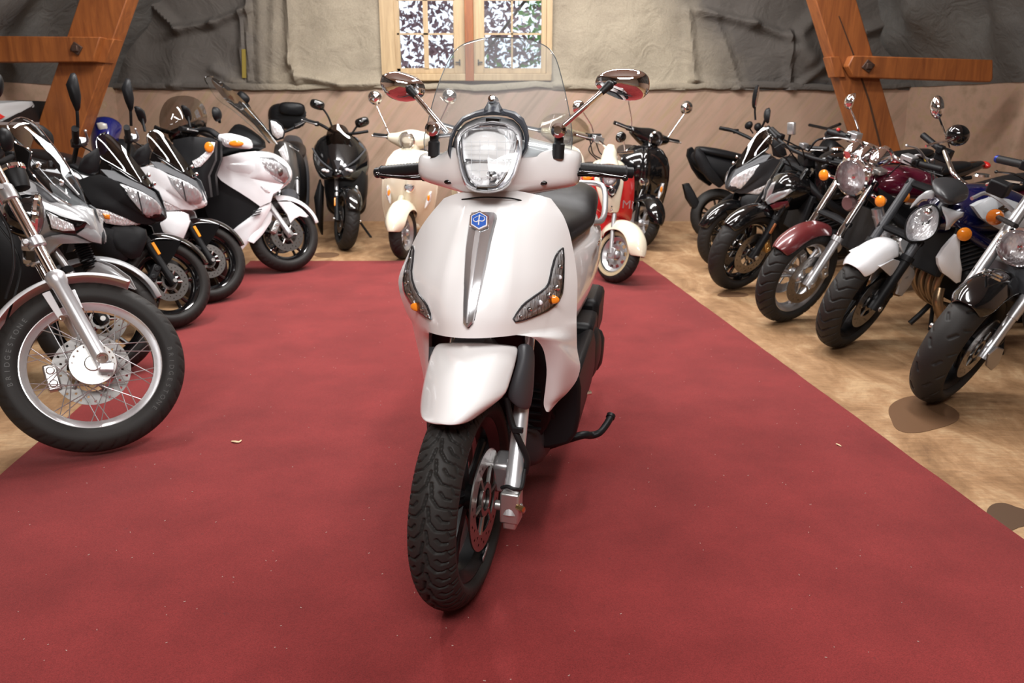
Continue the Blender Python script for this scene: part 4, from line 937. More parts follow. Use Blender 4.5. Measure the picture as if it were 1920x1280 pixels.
def engine(fr, xc, zc, m=blackm, s=1., fins=True):
    e = fr.part('engine', G().box((xc, 0, zc - .10 * s), (.36 * s, .30 * s, .20 * s)).box((xc + .06 * s, 0, zc + .10 * s), (.24 * s, .26 * s, .22 * s), np.array(Matrix.Rotation(.3, 3, 'Y'))), m, bevel=.03)
    for sg in (1, -1):
        fr.part('engine_cover', G().lathe([(0, .035), (.06 * s, .034), (.085 * s, .02), (.095 * s, 0), (.095 * s, -.03)], (xc - .07 * s, sg * .15 * s, zc - .10 * s), (0, sg, 0), 28), alu if m is not blackm else blackm, e)
        fr.part('clutch_cover', G().lathe([(0, .03), (.04 * s, .03), (.06 * s, .015), (.065 * s, -.02)], (xc + .10 * s, sg * .15 * s, zc - .11 * s), (0, sg, 0), 24), alu, e)
    if fins:
        g = G()
        for k in range(7): g.box((xc + .08 * s + k * .006, 0, zc + .03 * s + k * .022 * s), (.25 * s, .28 * s, .006), np.array(Matrix.Rotation(.3, 3, 'Y')))
        fr.part('cooling_fins', g, alu if m is not blackm else greym, e, kind='stuff')
    return e
def section_body(fr, name, secs_, m, e=2.6, n=24, sub=1, parent=None, cy=0, **k):
    return fr.part(name, G().grid([se_ring(cy, (zt + zb) / 2, hw_, (zt - zb) / 2, x, n, e) for x, hw_, zt, zb in secs_], cu=True, caps=True), m, parent, sub=sub, **k)
def exhaust(fr, pts, rs, m=blackm, name='exhaust'):
    return fr.part(name, G().tube(pts, rs, 14, smooth=5), m)
def rear_end(fr, wb, R=.3, wd=.16, rr=.222, m=blackp, arm=blackm):
    wheel(fr, -wb, R, rr, wd, 'cast5', m, 'street', name='rear_wheel', lo=True)
    for sg in (1, -1):
        fr.part('swingarm', G().tube([(-wb, sg * .11, R), (-wb * .62, sg * .09, R + .06)], [.022, .03], 10, flat=1.4), arm)
def naked_body(fr, tankm, R=.3, wb=1.43, zt=.0, seatm=leather, tank=None, seat=None, tailm=None, eng=alu, framem=blackm, pipes=bronze, tankname='fuel_tank'):
    z = zt
    section_body(fr, tankname, tank or [(-.40, .07, .86 + z, .78 + z), (-.46, .13, .94 + z, .74 + z), (-.58, .155, .98 + z, .72 + z), (-.72, .15, .965 + z, .72 + z), (-.84, .10, .88 + z, .74 + z), (-.90, .07, .82 + z, .76 + z)], tankm, 2.4, 26, 2)
    fr.part('filler_cap', G().lathe([(0, .012), (.035, .010), (.04, 0)], (-.56, 0, .975 + z), (0, 0, 1), 20), chrome)
    section_body(fr, 'seat', seat or [(-.80, .08, .83 + z, .77 + z), (-.90, .11, .81 + z, .75 + z), (-1.05, .14, .82 + z, .76 + z), (-1.18, .14, .87 + z, .79 + z), (-1.36, .12, .89 + z, .82 + z), (-1.48, .07, .90 + z, .85 + z)], seatm, 2.4, 22, 2)
    section_body(fr, 'tail_cowl', [(-1.0, .12, .78 + z, .68 + z), (-1.2, .13, .82 + z, .72 + z), (-1.42, .10, .88 + z, .80 + z), (-1.58, .05, .91 + z, .86 + z)], tailm or tankm, 2.6, 20, 1)
    fr.part('tail_lamp', G().ell((-1.57, 0, .87 + z), (.03, .06, .025)), redl)
    for sg in (1, -1):
        fr.part('frame_tube', G().tube([(-.30, sg * .03, .82 + z), (-.52, sg * .17, .62), (-.85, sg * .15, .46), (-.98, sg * .12, .34)], [.028, .03, .03, .025], 10, smooth=4), framem)
        fr.part('frame_tube', G().tube([(-.80, sg * .11, .70), (-1.45, sg * .08, .80 + z)], .014, 8), framem)
        fr.part('foot_peg', G().tube([(-.92, sg * .15, .36), (-.92, sg * .25, .37)], .012, 8), blackm)
    engine(fr, -.66, .47, eng)
    fr.part('radiator', G().box((-.36, 0, .56), (.035, .30, .26), np.array(Matrix.Rotation(-.25, 3, 'Y'))), blackm, bevel=.008)
    for y in (-.09, -.03, .03, .09):
        exhaust(fr, [(-.50, y, .53), (-.40, y, .46), (-.38, y, .34), (-.46, y * .8, .24), (-.62, y * .5, .19)], .019, pipes, 'header_pipe')
    exhaust(fr, [(-.62, -.04, .19), (-.95, -.14, .22), (-1.1, -.18, .30), (-1.5, -.2, .46)], [.03, .035, .05, .05], silver)
    fr.part('side_stand', G().tube([(-.78, .12, .25), (-.74, .22, .02)], .012, 8), blackm)
    rear_end(fr, wb, R)
def text(fr, s_, P, ux, uy, size, m, parent, name='lettering', depth=.0008):
    c = bpy.data.curves.new(name, 'FONT'); c.body = s_; c.size = 1; c.extrude = 0; c.align_x = 'CENTER'; c.align_y = 'CENTER'
    o = bpy.data.objects.new(name, c); C.objects.link(o)
    dg = bpy.context.evaluated_depsgraph_get(); me = o.to_mesh(); vs = [np.array(v.co) for v in me.vertices]; fs_ = [tuple(p.vertices) for p in me.polygons]
    o.to_mesh_clear(); bpy.data.objects.remove(o)
    ux = unit(ux); uz = unit(np.cross(ux, uy)); uy = np.cross(uz, ux); P = np.asarray(P, float)
    g = G().add([P + ux * v[0] * size + uy * v[1] * size + uz * depth for v in vs], fs_)
    return fr.part(name, g, m, parent)
def cable(fr, pts, r=.004, m=grip, name='cable'): return fr.part(name, G().tube(pts, r, 6, smooth=6), m)
# ================================================================== LEFT ROW
# -- cruiser with wire wheel
A1 = Frame('motorcycle', (-1.566, 2.765, .006), 0, 12, 'chrome and white cruiser motorcycle with wire-spoked front wheel at the left edge', 'motorcycle')
a1 = A1.steer(34, -.03, .322, 30)
R = .322
rimc = mat('chrome_rim', (.92, .92, .93), .2, .85)
rg = rim_mesh(0, R, .238, .10, 96)
w1 = a1.part('front_wheel', rg, rimc)
a1.part('tyre', tyre_mesh(0, R, R, .105, .238, 'rib', 360, 30, depth=.005), rubber, w1, sharp=60)
a1.part('hub', G().lathe([(.0, -.062), (.026, -.062), (.03, -.055), (.078, -.052), (.08, -.046), (.055, -.044), (.04, -.03), (.038, .03), (.055, .044), (.06, .05), (.03, .055), (0, .06)], (0, 0, R), n=40), alu, w1)
for k in range(18):
    a = k * math.pi / 9; a1.part('hub_bolt', G().tube([(.068 * math.cos(a), -.052, R + .068 * math.sin(a)), (.068 * math.cos(a), -.0555, R + .068 * math.sin(a))], .0042, 6), chrome, w1) if k % 1 == 0 else None
def spoke_obj(side, lean_):
    a = 0.; e = np.array([.068 * math.cos(lean_), side * .046, .068 * math.sin(lean_)]); f = np.array([.226, side * .012, 0])
    g = G().tube([e, e + (f - e) * .93, e + (f - e) * .935, f], [.0019, .0019, .0036, .0036], 6); g.v = [(x, y, z + R) for x, y, z in g.v]
    return a1.part('spoke', g, silver, w1)
for side in (-1, 1):
    for ln in (-1.15, 1.15):
        s0 = spoke_obj(side, ln); K = Matrix([list(map(float, r_)) for r_ in a1.K]) if hasattr(a1, 'K') else Matrix()
        off = (0 if side < 0 else math.pi / 20) + (0 if ln < 0 else math.pi / 40 * 2.2)
        for k in range(10):
            Rm = Matrix.Translation((0, 0, R)) @ Matrix.Rotation(off + k * math.pi / 5, 4, 'Y') @ Matrix.Translation((0, 0, -R))
            o = s0 if k == 0 else s0.copy()
            if k: C.objects.link(o)
            o.matrix_local = K @ Rm @ K.inverted()
dg1 = disc_mesh(0, R, .084, .136, .072, n=90, nr=6)
for k in range(5):
    a = k * 2 * math.pi / 5; dg1.tube([(.05 * math.cos(a), .066, R + .05 * math.sin(a)), (.095 * math.cos(a + .3), .072, R + .095 * math.sin(a + .3))], .008, 6)
a1.part('brake_disc', dg1, mat('satin_disc', (.34, .33, .32), .5, .8), w1)
def tyre_word(word, a_mid, step):
    gw_ = G()
    for k, ch in enumerate(word):
        a = math.radians(a_mid - (k - (len(word) - 1) / 2) * step); e = np.array([math.cos(a), 0, math.sin(a)]); t = np.array([math.sin(a), 0, -math.cos(a)])
        o = text(a1, ch, np.array([0, -.0528, R]) + e * .268, t, e, .024, mat('tyre_lettering', (.06, .058, .055), .5), w1)
        gw_.add([tuple(v.co) for v in o.data.vertices], [tuple(p.vertices) for p in o.data.polygons]); bpy.data.objects.remove(o)
    build('tyre_lettering', gw_, MATS['tyre_lettering'], w1, kind='stuff')
for am in (172, -12): tyre_word('BRIDGESTONE', am, 5.2)
caliper(a1, R, .135, .075, 195)
for sg in (-1, 1):
    lat = sg * .10
    if sg < 0: pa, pb, pc = a1.S(191, 674, lat), a1.S(98, 510, lat), a1.S(3, 337, lat)
    q = lambda p: np.array([p[0], -p[1], p[2]])
    A_, B_, C_ = (pa, pb, pc) if sg < 0 else (q(pa), q(pb), q(pc)); d = unit(B_ - A_)
    lg = a1.part('fork_leg', G().tube([A_ - d * .02, A_ + d * .03, A_ + d * .05, B_ - d * .06, B_ - d * .045, B_ - d * .02, B_ - d * .012, B_], [.026, .026, .0255, .027, .034, .035, .033, .024], 24), silverb)
    a1.part('fork_tube', G().tube([B_, C_ + (C_ - B_) * .25], .0195, 20), chrome, lg)
    a1.part('axle_nut', G().lathe([(0, .03), (.010, .03), (.012, .034), (.02, .034), (.021, .018), (.021, .0)], A_ + (0, sg * .0, .0), (0, sg, 0), 24), chrome, lg)
    a1.part('axle_clamp', G().box(A_ + (.015, sg * .005, -.03), (.05, .045, .028)).tube([A_ + (-.01, sg * .02, -.035), A_ + (-.01, sg * .035, -.035)], .007, 6), silverb, lg, bevel=.004)
    cy_ = a1.S(67, 455, lat) if sg < 0 else q(a1.S(67, 455, -lat))
    a1.part('fork_clamp', G().tube([cy_ - d * .02, cy_ - d * .017, cy_ + d * .017, cy_ + d * .02], [.026, .031, .031, .026], 20).tube([cy_ + (-.03, sg * .012, -.01), cy_ + (-.03, sg * .034, -.01)], .011, 12).box(cy_ + (-.03, -sg * .02, -.005), (.03, .05, .03)), silver, lg, bevel=.003)
    ct = a1.S(14, 362, lat) if sg < 0 else q(a1.S(14, 362, -lat))
    a1.part('fork_clamp', G().tube([ct - d * .03, ct - d * .026, ct + d * .02, ct + d * .03], [.024, .029, .029, .024], 20).tube([ct + (-.02, sg * .02, .01), ct + (-.02, sg * .036, .01)], .010, 12), silver, lg)
a1.part('lower_yoke', G().box(a1.S(58, 470, 0), (.05, .17, .04)), blackm, bevel=.012)
fd = arc_fender(a1, R, .034, .135, 70, 186, white2, drop=.022)
g = G()
for (x0, y0, x1, y1) in ((86, 548, 116, 598), (133, 545, 152, 583)):
    p0, p1 = a1.S(x0, y0, -.072), a1.S(x1, y1, -.072); t = unit(p1 - p0); n_ = np.cross(t, (0, 1, 0))
    br = a1.part('fender_bracket', G().poly([p0 - n_ * .014, p0 + n_ * .014, p1 + n_ * .010, p1 + t * .012, p1 - n_ * .010], (0, -.005, 0)), white2, fd, bevel=.002)
    a1.part('bolt', G().tube([p1 + (0, -.005, 0), p1 + (0, -.013, 0)], .011, 12).tube([p1 + (0, -.012, 0), p1 + (0, -.016, 0)], .006, 6), chrome, fd)
hl1 = headlamp(a1, a1.S(67, 408, 0), .085, .105, blackp, chrome, (1, 0, -.05))
sp = a1.S(28, 326, -.02)
a1.part('speedometer', G().lathe([(0, .02), (.03, .02), (.038, .012), (.04, -.02), (.034, -.06), (0, -.065)], sp, (-.35, 0, 1), 24), blackm)
a1.part('speedometer_rim', G().lathe([(.034, .02), (.042, .02), (.044, .006), (.04, .0)], sp + (-.004, 0, .008), (-.35, 0, 1), 24, closed=True), chrome)
cable(a1, [a1.S(0, 335, -.06), a1.S(22, 350, -.07), a1.S(40, 378, -.06), a1.S(30, 430, -.03)], .004)
cable(a1, [a1.S(-5, 390, -.06), a1.S(20, 440, -.08), a1.S(25, 500, -.06), a1.S(10, 560, 0)], .005)
cable(a1, [a1.S(-5, 420, .0), a1.S(30, 470, .02), a1.S(36, 520, 0), a1.S(0, 640, 0)], .004)
g = G()
for sg in (1, -1): a1.part('handlebar', G().tube([(-.40, 0, 1.10), (-.42, sg * .14, 1.14), (-.52, sg * .28, 1.18), (-.68, sg * .36, 1.16)], .0125, 10, smooth=4), chrome)
for sg in (1, -1): grip_lever(a1, (-.62, sg * .34, 1.165), (-.78, sg * .38, 1.15))
mirror(a1, a1.S(-6, 160, -.33), .05, .09, [(-.55, -.30, 1.25), (-.52, -.28, 1.18)], blackm, blackm, .2)
section_body(A1, 'fuel_tank', [(-.50, .06, .88, .80), (-.60, .14, .95, .74), (-.78, .16, .95, .72), (-1.0, .10, .86, .72), (-1.1, .05, .80, .74)], maroon2, 2.3, 24, 2)
section_body(A1, 'seat', [(-1.0, .10, .78, .68), (-1.2, .16, .74, .62), (-1.4, .17, .78, .64), (-1.6, .13, .84, .72), (-1.8, .1, .84, .76)], leather, 2.4, 22, 2)
engine(A1, -.80, .42, alu, 1.1)
A1.part('frame_tube', G().tube([(-.42, 0, .88), (-.46, .02, .6), (-.52, .08, .22), (-1.0, .1, .2)], .02, 10, smooth=4), blackp)
A1.part('frame_tube', G().tube([(-.42, 0, .88), (-.46, -.02, .6), (-.52, -.08, .22), (-1.0, -.1, .2)], .02, 10, smooth=4), blackp)
A1.part('radiator', G().box((-.44, 0, .52), (.04, .20, .30), np.array(Matrix.Rotation(-.1, 3, 'Y'))), blackm, bevel=.01)
exhaust(A1, [(-.68, -.12, .5), (-.6, -.16, .36), (-.68, -.18, .25), (-1.1, -.2, .22), (-1.8, -.2, .24)], [.022, .022, .024, .035, .04], chrome)
A1.part('side_stand', G().tube([(-.85, .12, .25), (-.80, .26, .01)], .013, 8), blackm)
rear_end(A1, 1.65, .32, .16, .2)
arc_fender(A1, .32, .04, .19, 20, 190, white2, cx=-1.65, name='rear_fender')

# -- grey crossover scooter with tall clear screen
A2 = Frame('scooter', (-1.97, 3.66), 5, 5, 'light grey angular scooter with tall clear screen behind the cruiser wheel', 'scooter')
a2 = A2.steer(30, -.03, .27, 26)
wheel(a2, 0, .27, .195, .12, 'cast5', blackp, 'street', disc=[(.07, .12, -.06, True)])
fork2(a2, .27, .085, (-.2, .66), blackm, silver, .022, .018)
arc_fender(a2, .27, .035, .13, 20, 150, greyp, tip=.5)
g = G()
for k in range(12):
    p = a2.S(150 + k * 1.9, 452 + k * 4.6, -.085); g.lathe([(.03, -.004), (.036, 0), (.03, .004)], p, (-.38, 0, .92), 16)
a2.part('fork_gaiter', g, blackm, kind='stuff')
A2.side('fender_extension', [(161, 512, -.02), (170, 494, -.03), (182, 491, -.03), (205, 500, -.03), (235, 522, -.03), (253, 543, -.01), (232, 536, -.04), (205, 525, -.05), (180, 520, -.05)], -.04, greyp, .006, .01, parent=None)
def S2(p): return A2.S(p[0], p[1], -p[2])
A2.hull('front_cowl', [
    [(187, 446, 0), (188, 450, .015), (186, 456, .02), (176, 456, .0)],
    [(176, 404, 0), (178, 420, .05), (172, 440, .055), (158, 452, .03), (150, 452, .0)],
    [(165, 388, 0), (163, 408, .08), (150, 426, .10), (132, 446, .07), (120, 450, .0)],
    [(148, 380, 0), (134, 388, .10), (118, 412, .14), (108, 440, .13), (96, 470, .0)],
    [(122, 362, 0), (95, 366, .12), (88, 396, .16), (84, 438, .15), (78, 480, .0)],
    [(95, 345, 0), (62, 345, .13), (58, 388, .17), (60, 440, .16), (55, 490, .0)],
    [(70, 335, 0), (40, 340, .12), (36, 380, .15), (40, 430, .14), (40, 480, .0)]], -1, greyp, sub=2)
A2.side('side_panel', [(32, 350, -.155), (47, 331, -.14), (67, 343, -.14), (91, 361, -.13), (118, 378, -.105), (134, 387, -.085), (152, 385, -.05), (173, 392, -.025), (177, 410, -.03), (176, 424, -.045), (168, 422, -.075), (160, 415, -.10), (138, 412, -.13), (114, 405, -.155), (85, 392, -.175), (60, 374, -.17)], -.15, greyp, .012, .004)
A2.side('side_panel', [(170, 424, -.06), (180, 434, -.05), (188, 444, -.035), (188, 456, -.035), (172, 453, -.06), (158, 446, -.09), (144, 439, -.12), (156, 430, -.10)], -.1, greyp, .012, .004)
hl2 = A2.side('headlight_surround', [(84, 394, -.165), (114, 406, -.15), (140, 414, -.115), (163, 418, -.085), (156, 430, -.09), (142, 438, -.11), (118, 436, -.14), (94, 431, -.165), (88, 412, -.17)], -.14, blackp, .01, .012)
A2.side('headlight_lens', [(90, 400, -.172), (112, 410, -.158), (136, 420, -.13), (140, 432, -.13), (118, 433, -.15), (97, 427, -.172)], -.15, refl2, .004, .006, parent=hl2, both=False)
A2.side('beak', [(186, 440, -.03), (190, 450, -.02), (189, 458, -.025), (172, 454, -.05), (164, 440, -.06), (170, 428, -.055)], -.04, midgrey, .012, .01)
A2.side('lower_cowl', [(79, 448, -.15), (96, 442, -.16), (116, 439, -.14), (142, 443, -.10), (170, 455, -.055), (150, 455, -.07), (122, 453, -.10), (106, 464, -.12), (90, 480, -.13), (76, 484, -.13)], -.12, greyp, .01, .015)
A2.side('intake_panel', [(64, 337, -.13), (90, 358, -.125), (118, 376, -.10), (134, 386, -.085), (116, 388, -.11), (92, 378, -.14), (70, 358, -.15)], -.12, midgrey, .008, .006)
# screen: two layered clear panes
def panel(fr, name, rows, m, parent=None, solid=0, both=False, sub=1, **k):
    g = G().grid([[fr.S(x, y, l) for x, y, l in r] for r in rows])
    o = fr.part(name, g, m, parent, solid=solid, sub=sub, **k)
    if both: fr.part(name, g.mirrored(), m, parent, solid=solid, sub=sub, **k)
    return o
sc2 = panel(A2, 'screen', [[(162, 382, 0), (150, 384, -.05), (134, 385, -.09)], [(150, 350, 0), (124, 360, -.07), (100, 366, -.115)], [(124, 305, 0), (88, 320, -.09), (54, 318, -.135)], [(92, 262, 0), (62, 272, -.08), (30, 268, -.12)], [(66, 231, 0), (40, 236, -.07), (19, 246, -.10)], [(38, 220, 0), (24, 224, -.05), (15, 233, -.075)]], glass, both=True)
ei = [A2.S(*p) for p in ((134, 385, -.09), (100, 366, -.115), (54, 316, -.135), (59, 284, -.13), (30, 268, -.12), (19, 247, -.10), (15, 233, -.075), (38, 220, 0), (66, 231, 0), (92, 262, 0), (124, 305, 0), (150, 350, 0), (162, 382, 0))]
A2.part('screen_edge', G().tube(ei, .003, 6, smooth=4), chrome, sc2)
for x, y, l in ((72, 309, -.13), (115, 342, -.10)):
    p = A2.S(x, y, l); A2.part('screen_bolt', G().lathe([(0, .012), (.009, .010), (.011, 0), (.011, -.01)], p, (.5, -.5, .6), 14), chrome, sc2)
for p0, p1 in (((60, 300), (100, 345)), ((100, 345), (132, 372)), ((118, 330), (148, 365))):
    A2.part('screen_bracket', G().tube([A2.S(*p0, -.09), A2.S(*p1, -.07)], .009, 8, flat=.5), silver, sc2)
A2.part('cowl_inner', G().grid([[A2.S(x, y, l) for x, y, l in r] for r in ([(20, 250, -.08), (50, 310, -.12), (96, 362, -.10)], [(26, 262, .08), (60, 318, .12), (112, 362, .10)])]), blackm, solid=.012)
A2.part('cowl_side', G().poly([A2.S(*p) for p in ((20, 252, -.10), (36, 268, -.12), (57, 286, -.14), (53, 316, -.14), (66, 340, -.14), (34, 345, -.13), (30, 300, -.12))], (0, .02, 0)), blackm, bevel=.004)
mirror(A2, A2.S(78, 256, .28), .16, .10, [A2.S(100, 285, .25), A2.S(112, 310, .2)], blackm, blackm, -.35, ax=(1, 0, .1), round_=False, r=.010)
mirror(A2, A2.S(10, 262, -.30), .07, .10, [(-.5, -.28, 1.1)], blackm, blackm, 0, r=.010)
A2.part('badge', G().lathe([(0, .004), (.018, .003), (.02, 0)], A2.S(154, 396, -.03), (1, -.2, .7), 16, ), blackp)
section_body(A2, 'front_body', [(-.14, .12, .66, .42), (-.26, .18, .82, .32), (-.42, .20, .92, .26), (-.54, .17, .92, .24)], blackm, 2.8)
section_body(A2, 'floor_body', [(-.36, .16, .36, .18), (-.7, .2, .38, .16), (-1.0, .17, .44, .22)], blackm, 3)
section_body(A2, 'side_body', [(-.75, .12, .74, .34), (-1.0, .19, .78, .42), (-1.3, .2, .82, .52), (-1.6, .12, .86, .66), (-1.75, .05, .88, .78)], greyp, 2.8)
section_body(A2, 'seat', [(-.72, .09, .80, .72), (-.9, .15, .81, .74), (-1.15, .17, .85, .76), (-1.5, .14, .90, .82), (-1.62, .08, .9, .86)], leather, 2.4, 22, 2)
for sg in (1, -1): grip_lever(A2, (-.40, sg * .2, 1.04), (-.46, sg * .37, 1.05))
A2.part('handlebar', G().tube([(-.40, -.22, 1.04), (-.36, 0, 1.0), (-.40, .22, 1.04)], .014, 10), blackm)
rear_end(A2, 1.5, .26, .14, .18)

# -- pair of angular sports scooters (same model, black and white) and a third on the other side
A3 = Frame('scooter', (-1.99, 4.495, .006), 12, 3, 'matt black angular scooter with large twin-chamber headlight and orange fork reflector', 'scooter')
def angular(F, steer, side_m, low_m, scr_m, orange=True, mirror_both=True, grey_=midgrey, tr=None):
    if F is not A3: F.T = A3
    fs = F.steer(steer, -.03, .26, 26)
    if F is not A3: fs.T = A3.fs
    wheel(fs, 0, .262, .186, .115, 'cast5', blackp, 'rib', disc=[(.07, .11, -.058, True)])
    fork2(fs, .262, .082, (-.19, .66), blackm, chrome, .021, .016, .62, amberr if orange else None)
    caliper(fs, .262, .10, -.07, 150, blackm)
    arc_fender(fs, .262, .03, .135, 22, 150, blackp, tip=.35, drop=.045)
    for sg in (1, -1): fs.part('fender_stay', G().poly([(.10, sg * .066, .50), (-.10, sg * .066, .50), (-.10, sg * .064, .42), (-.02, sg * .066, .34), (.05, sg * .066, .42)], (0, sg * .006, 0)), blackp)
    cow = F.hull('front_cowl', [
        [(313, 410, 0), (313, 413, .02), (300, 418, .03), (290, 420, 0)],
        [(308, 395, 0), (306, 400, .05), (290, 414, .075), (272, 424, 0)],
        [(292, 361, 0), (284, 372, .075), (268, 402, .11), (250, 428, 0)],
        [(266, 346, 0), (250, 352, .10), (236, 378, .145), (222, 424, .05), (218, 440, 0)],
        [(236, 332, 0), (214, 328, .11), (200, 358, .17), (190, 405, .12), (180, 450, 0)],
        [(210, 318, 0), (184, 326, .13), (168, 352, .185), (164, 392, .15), (150, 450, 0)],
        [(192, 310, 0), (160, 330, .14), (150, 342, .18), (146, 380, .15), (140, 440, 0)]], -1, side_m, sub=1)
    F.side('upper_panel', [(187, 317, -.13), (214, 320, -.115), (240, 334, -.10), (264, 346, -.085), (290, 360, -.06), (300, 378, -.045), (311, 409, -.02), (300, 404, -.05), (303, 394, -.055), (288, 372, -.085), (262, 357, -.11), (224, 341, -.14), (206, 336, -.15)], -.1, grey_, .012, 0, bevel=.003)
    F.side('side_panel', [(147, 337, -.19), (168, 330, -.18), (186, 327, -.172), (206, 334, -.162), (224, 343, -.150), (240, 362, -.142), (256, 386, -.130), (276, 408, -.10), (292, 416, -.07), (280, 421, -.08), (257, 419, -.11), (226, 404, -.15), (200, 393, -.17), (176, 388, -.185), (160, 366, -.19)], -.15, side_m, .012, .008)
    h_ = F.side('headlight', [(223, 343, -.142), (242, 350, -.13), (261, 357.5, -.115), (277, 366, -.098), (289, 373, -.085), (298, 384, -.068), (304, 395, -.052), (300, 404, -.058), (288, 407, -.078), (276, 407.5, -.092), (265, 399, -.11), (254, 386, -.125), (245, 375, -.135), (236, 364, -.142)], -.1, refl, .012, .016, bevel=0)
    F.side('lens', [(222, 342, -.150), (242, 349, -.138), (261, 356.5, -.123), (277, 365, -.106), (290, 372, -.093), (299, 384, -.076), (305, 395, -.060), (301, 405, -.066), (288, 408.5, -.086), (275, 409, -.100), (264, 400, -.118), (253, 387, -.133), (244, 376, -.143), (235, 365, -.150)], -.1, lens, .002, .016, parent=h_, both=False)
    for p0, p1 in (((258, 358), (268, 402)), ((240, 352), (250, 378))):
        F.part('lamp_divider', G().tube([F.S(*p0, -.135), F.S(*p1, -.132)], .0035, 6), darkin, h_)
    i_ = F.side('indicator', [(176, 390, -.185), (201, 395, -.17), (232, 407.5, -.14), (264, 420, -.09), (246, 422, -.11), (232, 423, -.13), (214, 421, -.15), (198, 418, -.165), (186, 404, -.18)], -.15, refl2, .01, .010)
    F.side('indicator_bulb', [(192, 400, -.185), (206, 403, -.17), (206, 411, -.17), (196, 410, -.18)], -.17, amber, .004, .006, parent=i_, both=False)
    # smoked screen and gloss black centre
    g_ = [[F.S(x, y, l) for x, y, l in r] for r in ([(289, 350, 0), (284, 352, -.04), (276, 349, -.06)], [(270, 322, 0), (262, 332, -.06), (248, 330, -.09)], [(240, 285, 0), (228, 302, -.08), (212, 308, -.11)], [(212, 255, 0), (198, 268, -.08), (187, 292, -.12)], [(198, 248, 0), (186, 254, -.06), (180, 266, -.09)])]
    gg = G().grid(g_); s_ = F.part('screen', gg, scr_m, sub=2); F.part('screen', gg.mirrored(), scr_m, sub=2)
    F.part('screen_edge', G().tube([F.S(*p) for p in ((276, 350, -.06), (248, 331, -.09), (212, 309, -.11), (187, 293, -.12), (180, 266, -.09), (186, 254, -.06), (198, 248, 0))], .0035, 6, smooth=4), blackp, s_)
    for p in ((286, 346, 0), (276, 330, 0)): F.part('screen_bolt', G().ell(F.S(*p) + (.01, -.01, .006), (.012, .012, .012)), chrome, s_)
    F.part('nose_panel', G().grid([[F.S(x, y, l) for x, y, l in r] for r in ([(292, 352, 0.012), (286, 356, -.05), (262, 346, -.09)], [(262, 322, 0.0), (240, 326, -.09), (216, 318, -.12)], [(215, 275, 0.0), (195, 290, -.09), (187, 300, -.12)])]).sym(), blackp, solid=.008, sub=1)
    F.side('hand_shield', [(150, 304, -.20), (158, 292, -.19), (182, 277, -.13), (187, 296, -.14), (182, 322, -.15), (166, 326, -.18), (146, 318, -.20)], -.17, blackm, .02, .01)
    F.side('lower_cowl', [(258, 424, -.10), (272, 430, -.09), (276, 446, -.10), (268, 468, -.12), (262, 482, -.13), (246, 486, -.15), (214, 470, -.17), (196, 440, -.17), (212, 424, -.15)], -.14, low_m, .02, .02, cr_n=0)
    F.side('lower_cowl', [(212, 430, -.16), (176, 420, -.17), (160, 440, -.17), (180, 480, -.17), (214, 500, -.16), (240, 486, -.15)], -.16, blackm, .02, .02)
    section_body(F, 'front_body', [(-.16, .09, .60, .40), (-.26, .15, .76, .30), (-.42, .17, .90, .24), (-.52, .15, .9, .22)], blackm, 2.8)
    section_body(F, 'floor_body', [(-.36, .14, .34, .18), (-.7, .18, .36, .15), (-1.0, .16, .42, .2)], blackm, 3)
    section_body(F, 'side_body', [(-.70, .10, .72, .34), (-.9, .17, .76, .40), (-1.25, .19, .82, .5), (-1.5, .13, .88, .62), (-1.7, .05, .92, .78)], side_m, 2.8)
    section_body(F, 'seat', [(-.66, .08, .78, .70), (-.85, .15, .79, .72), (-1.1, .17, .83, .75), (-1.2, .16, .89, .80), (-1.5, .12, .93, .86), (-1.6, .06, .93, .9)], leather, 2.4, 22, 2)
    rear_end(F, 1.36, .25, .13, .17)
    e_ = fs.S(141, 241, -.36); st_ = e_ + (.05, .17, -.03)
    fs.part('handlebar', G().tube([st_ + (0, -.02, 0), (st_ + st_ * (1, -1, 1)) / 2 + (.04, 0, -.03), st_ * (1, -1, 1) + (0, .02, 0)], .013, 10), blackm)
    for sg in (-1, 1):
        k = (1, -sg, 1)
        grip_lever(fs, st_ * k, e_ * k, leverm=silver)
        fs.part('master_cylinder', G().box(st_ * k + (.03, 0, .02), (.05, .05, .035)), silver, bevel=.004)
        cable(fs, [st_ * k + (.02, 0, 0), st_ * k + (.10, sg * -.03, -.04), st_ * k + (.12, -sg * .08, -.13), st_ * k + (.06, -sg * .12, -.2)])
    dm = [(-.4, 1.), (.05, .95), (1., .35), (.75, -.35), (.25, -1.), (-.15, -1.), (-.6, -.35), (-.55, .6)]
    p = F.S(140, 172, -.33)
    mirror(F, p, .075, .185, [p + (.0, 0, -.08), F.S(145, 215, -.33), F.S(146, 240, -.32)], blackm, blackm, 0, ax=(.75, -.6, .05), r=.008, pts=[(-x, y) for x, y in dm])
    p = F.S(262, 216, .30)
    mirror(F, p, .075, .12, [F.S(268, 228, .29), F.S(272, 246, .27)], blackm, blackm, .5, ax=(.9, -.2, .05), r=.008, pts=dm)
    return fs
A3.fs = None; A3.fs = angular(A3, 38, blackm, blackm, smoke2)
A4 = Frame('scooter', (-2.0, 5.15, .006), 8, 2, 'white angular scooter with smoked screen parked behind the matt black one', 'scooter')
angular(A4, 36, white2, white2, smoke2)

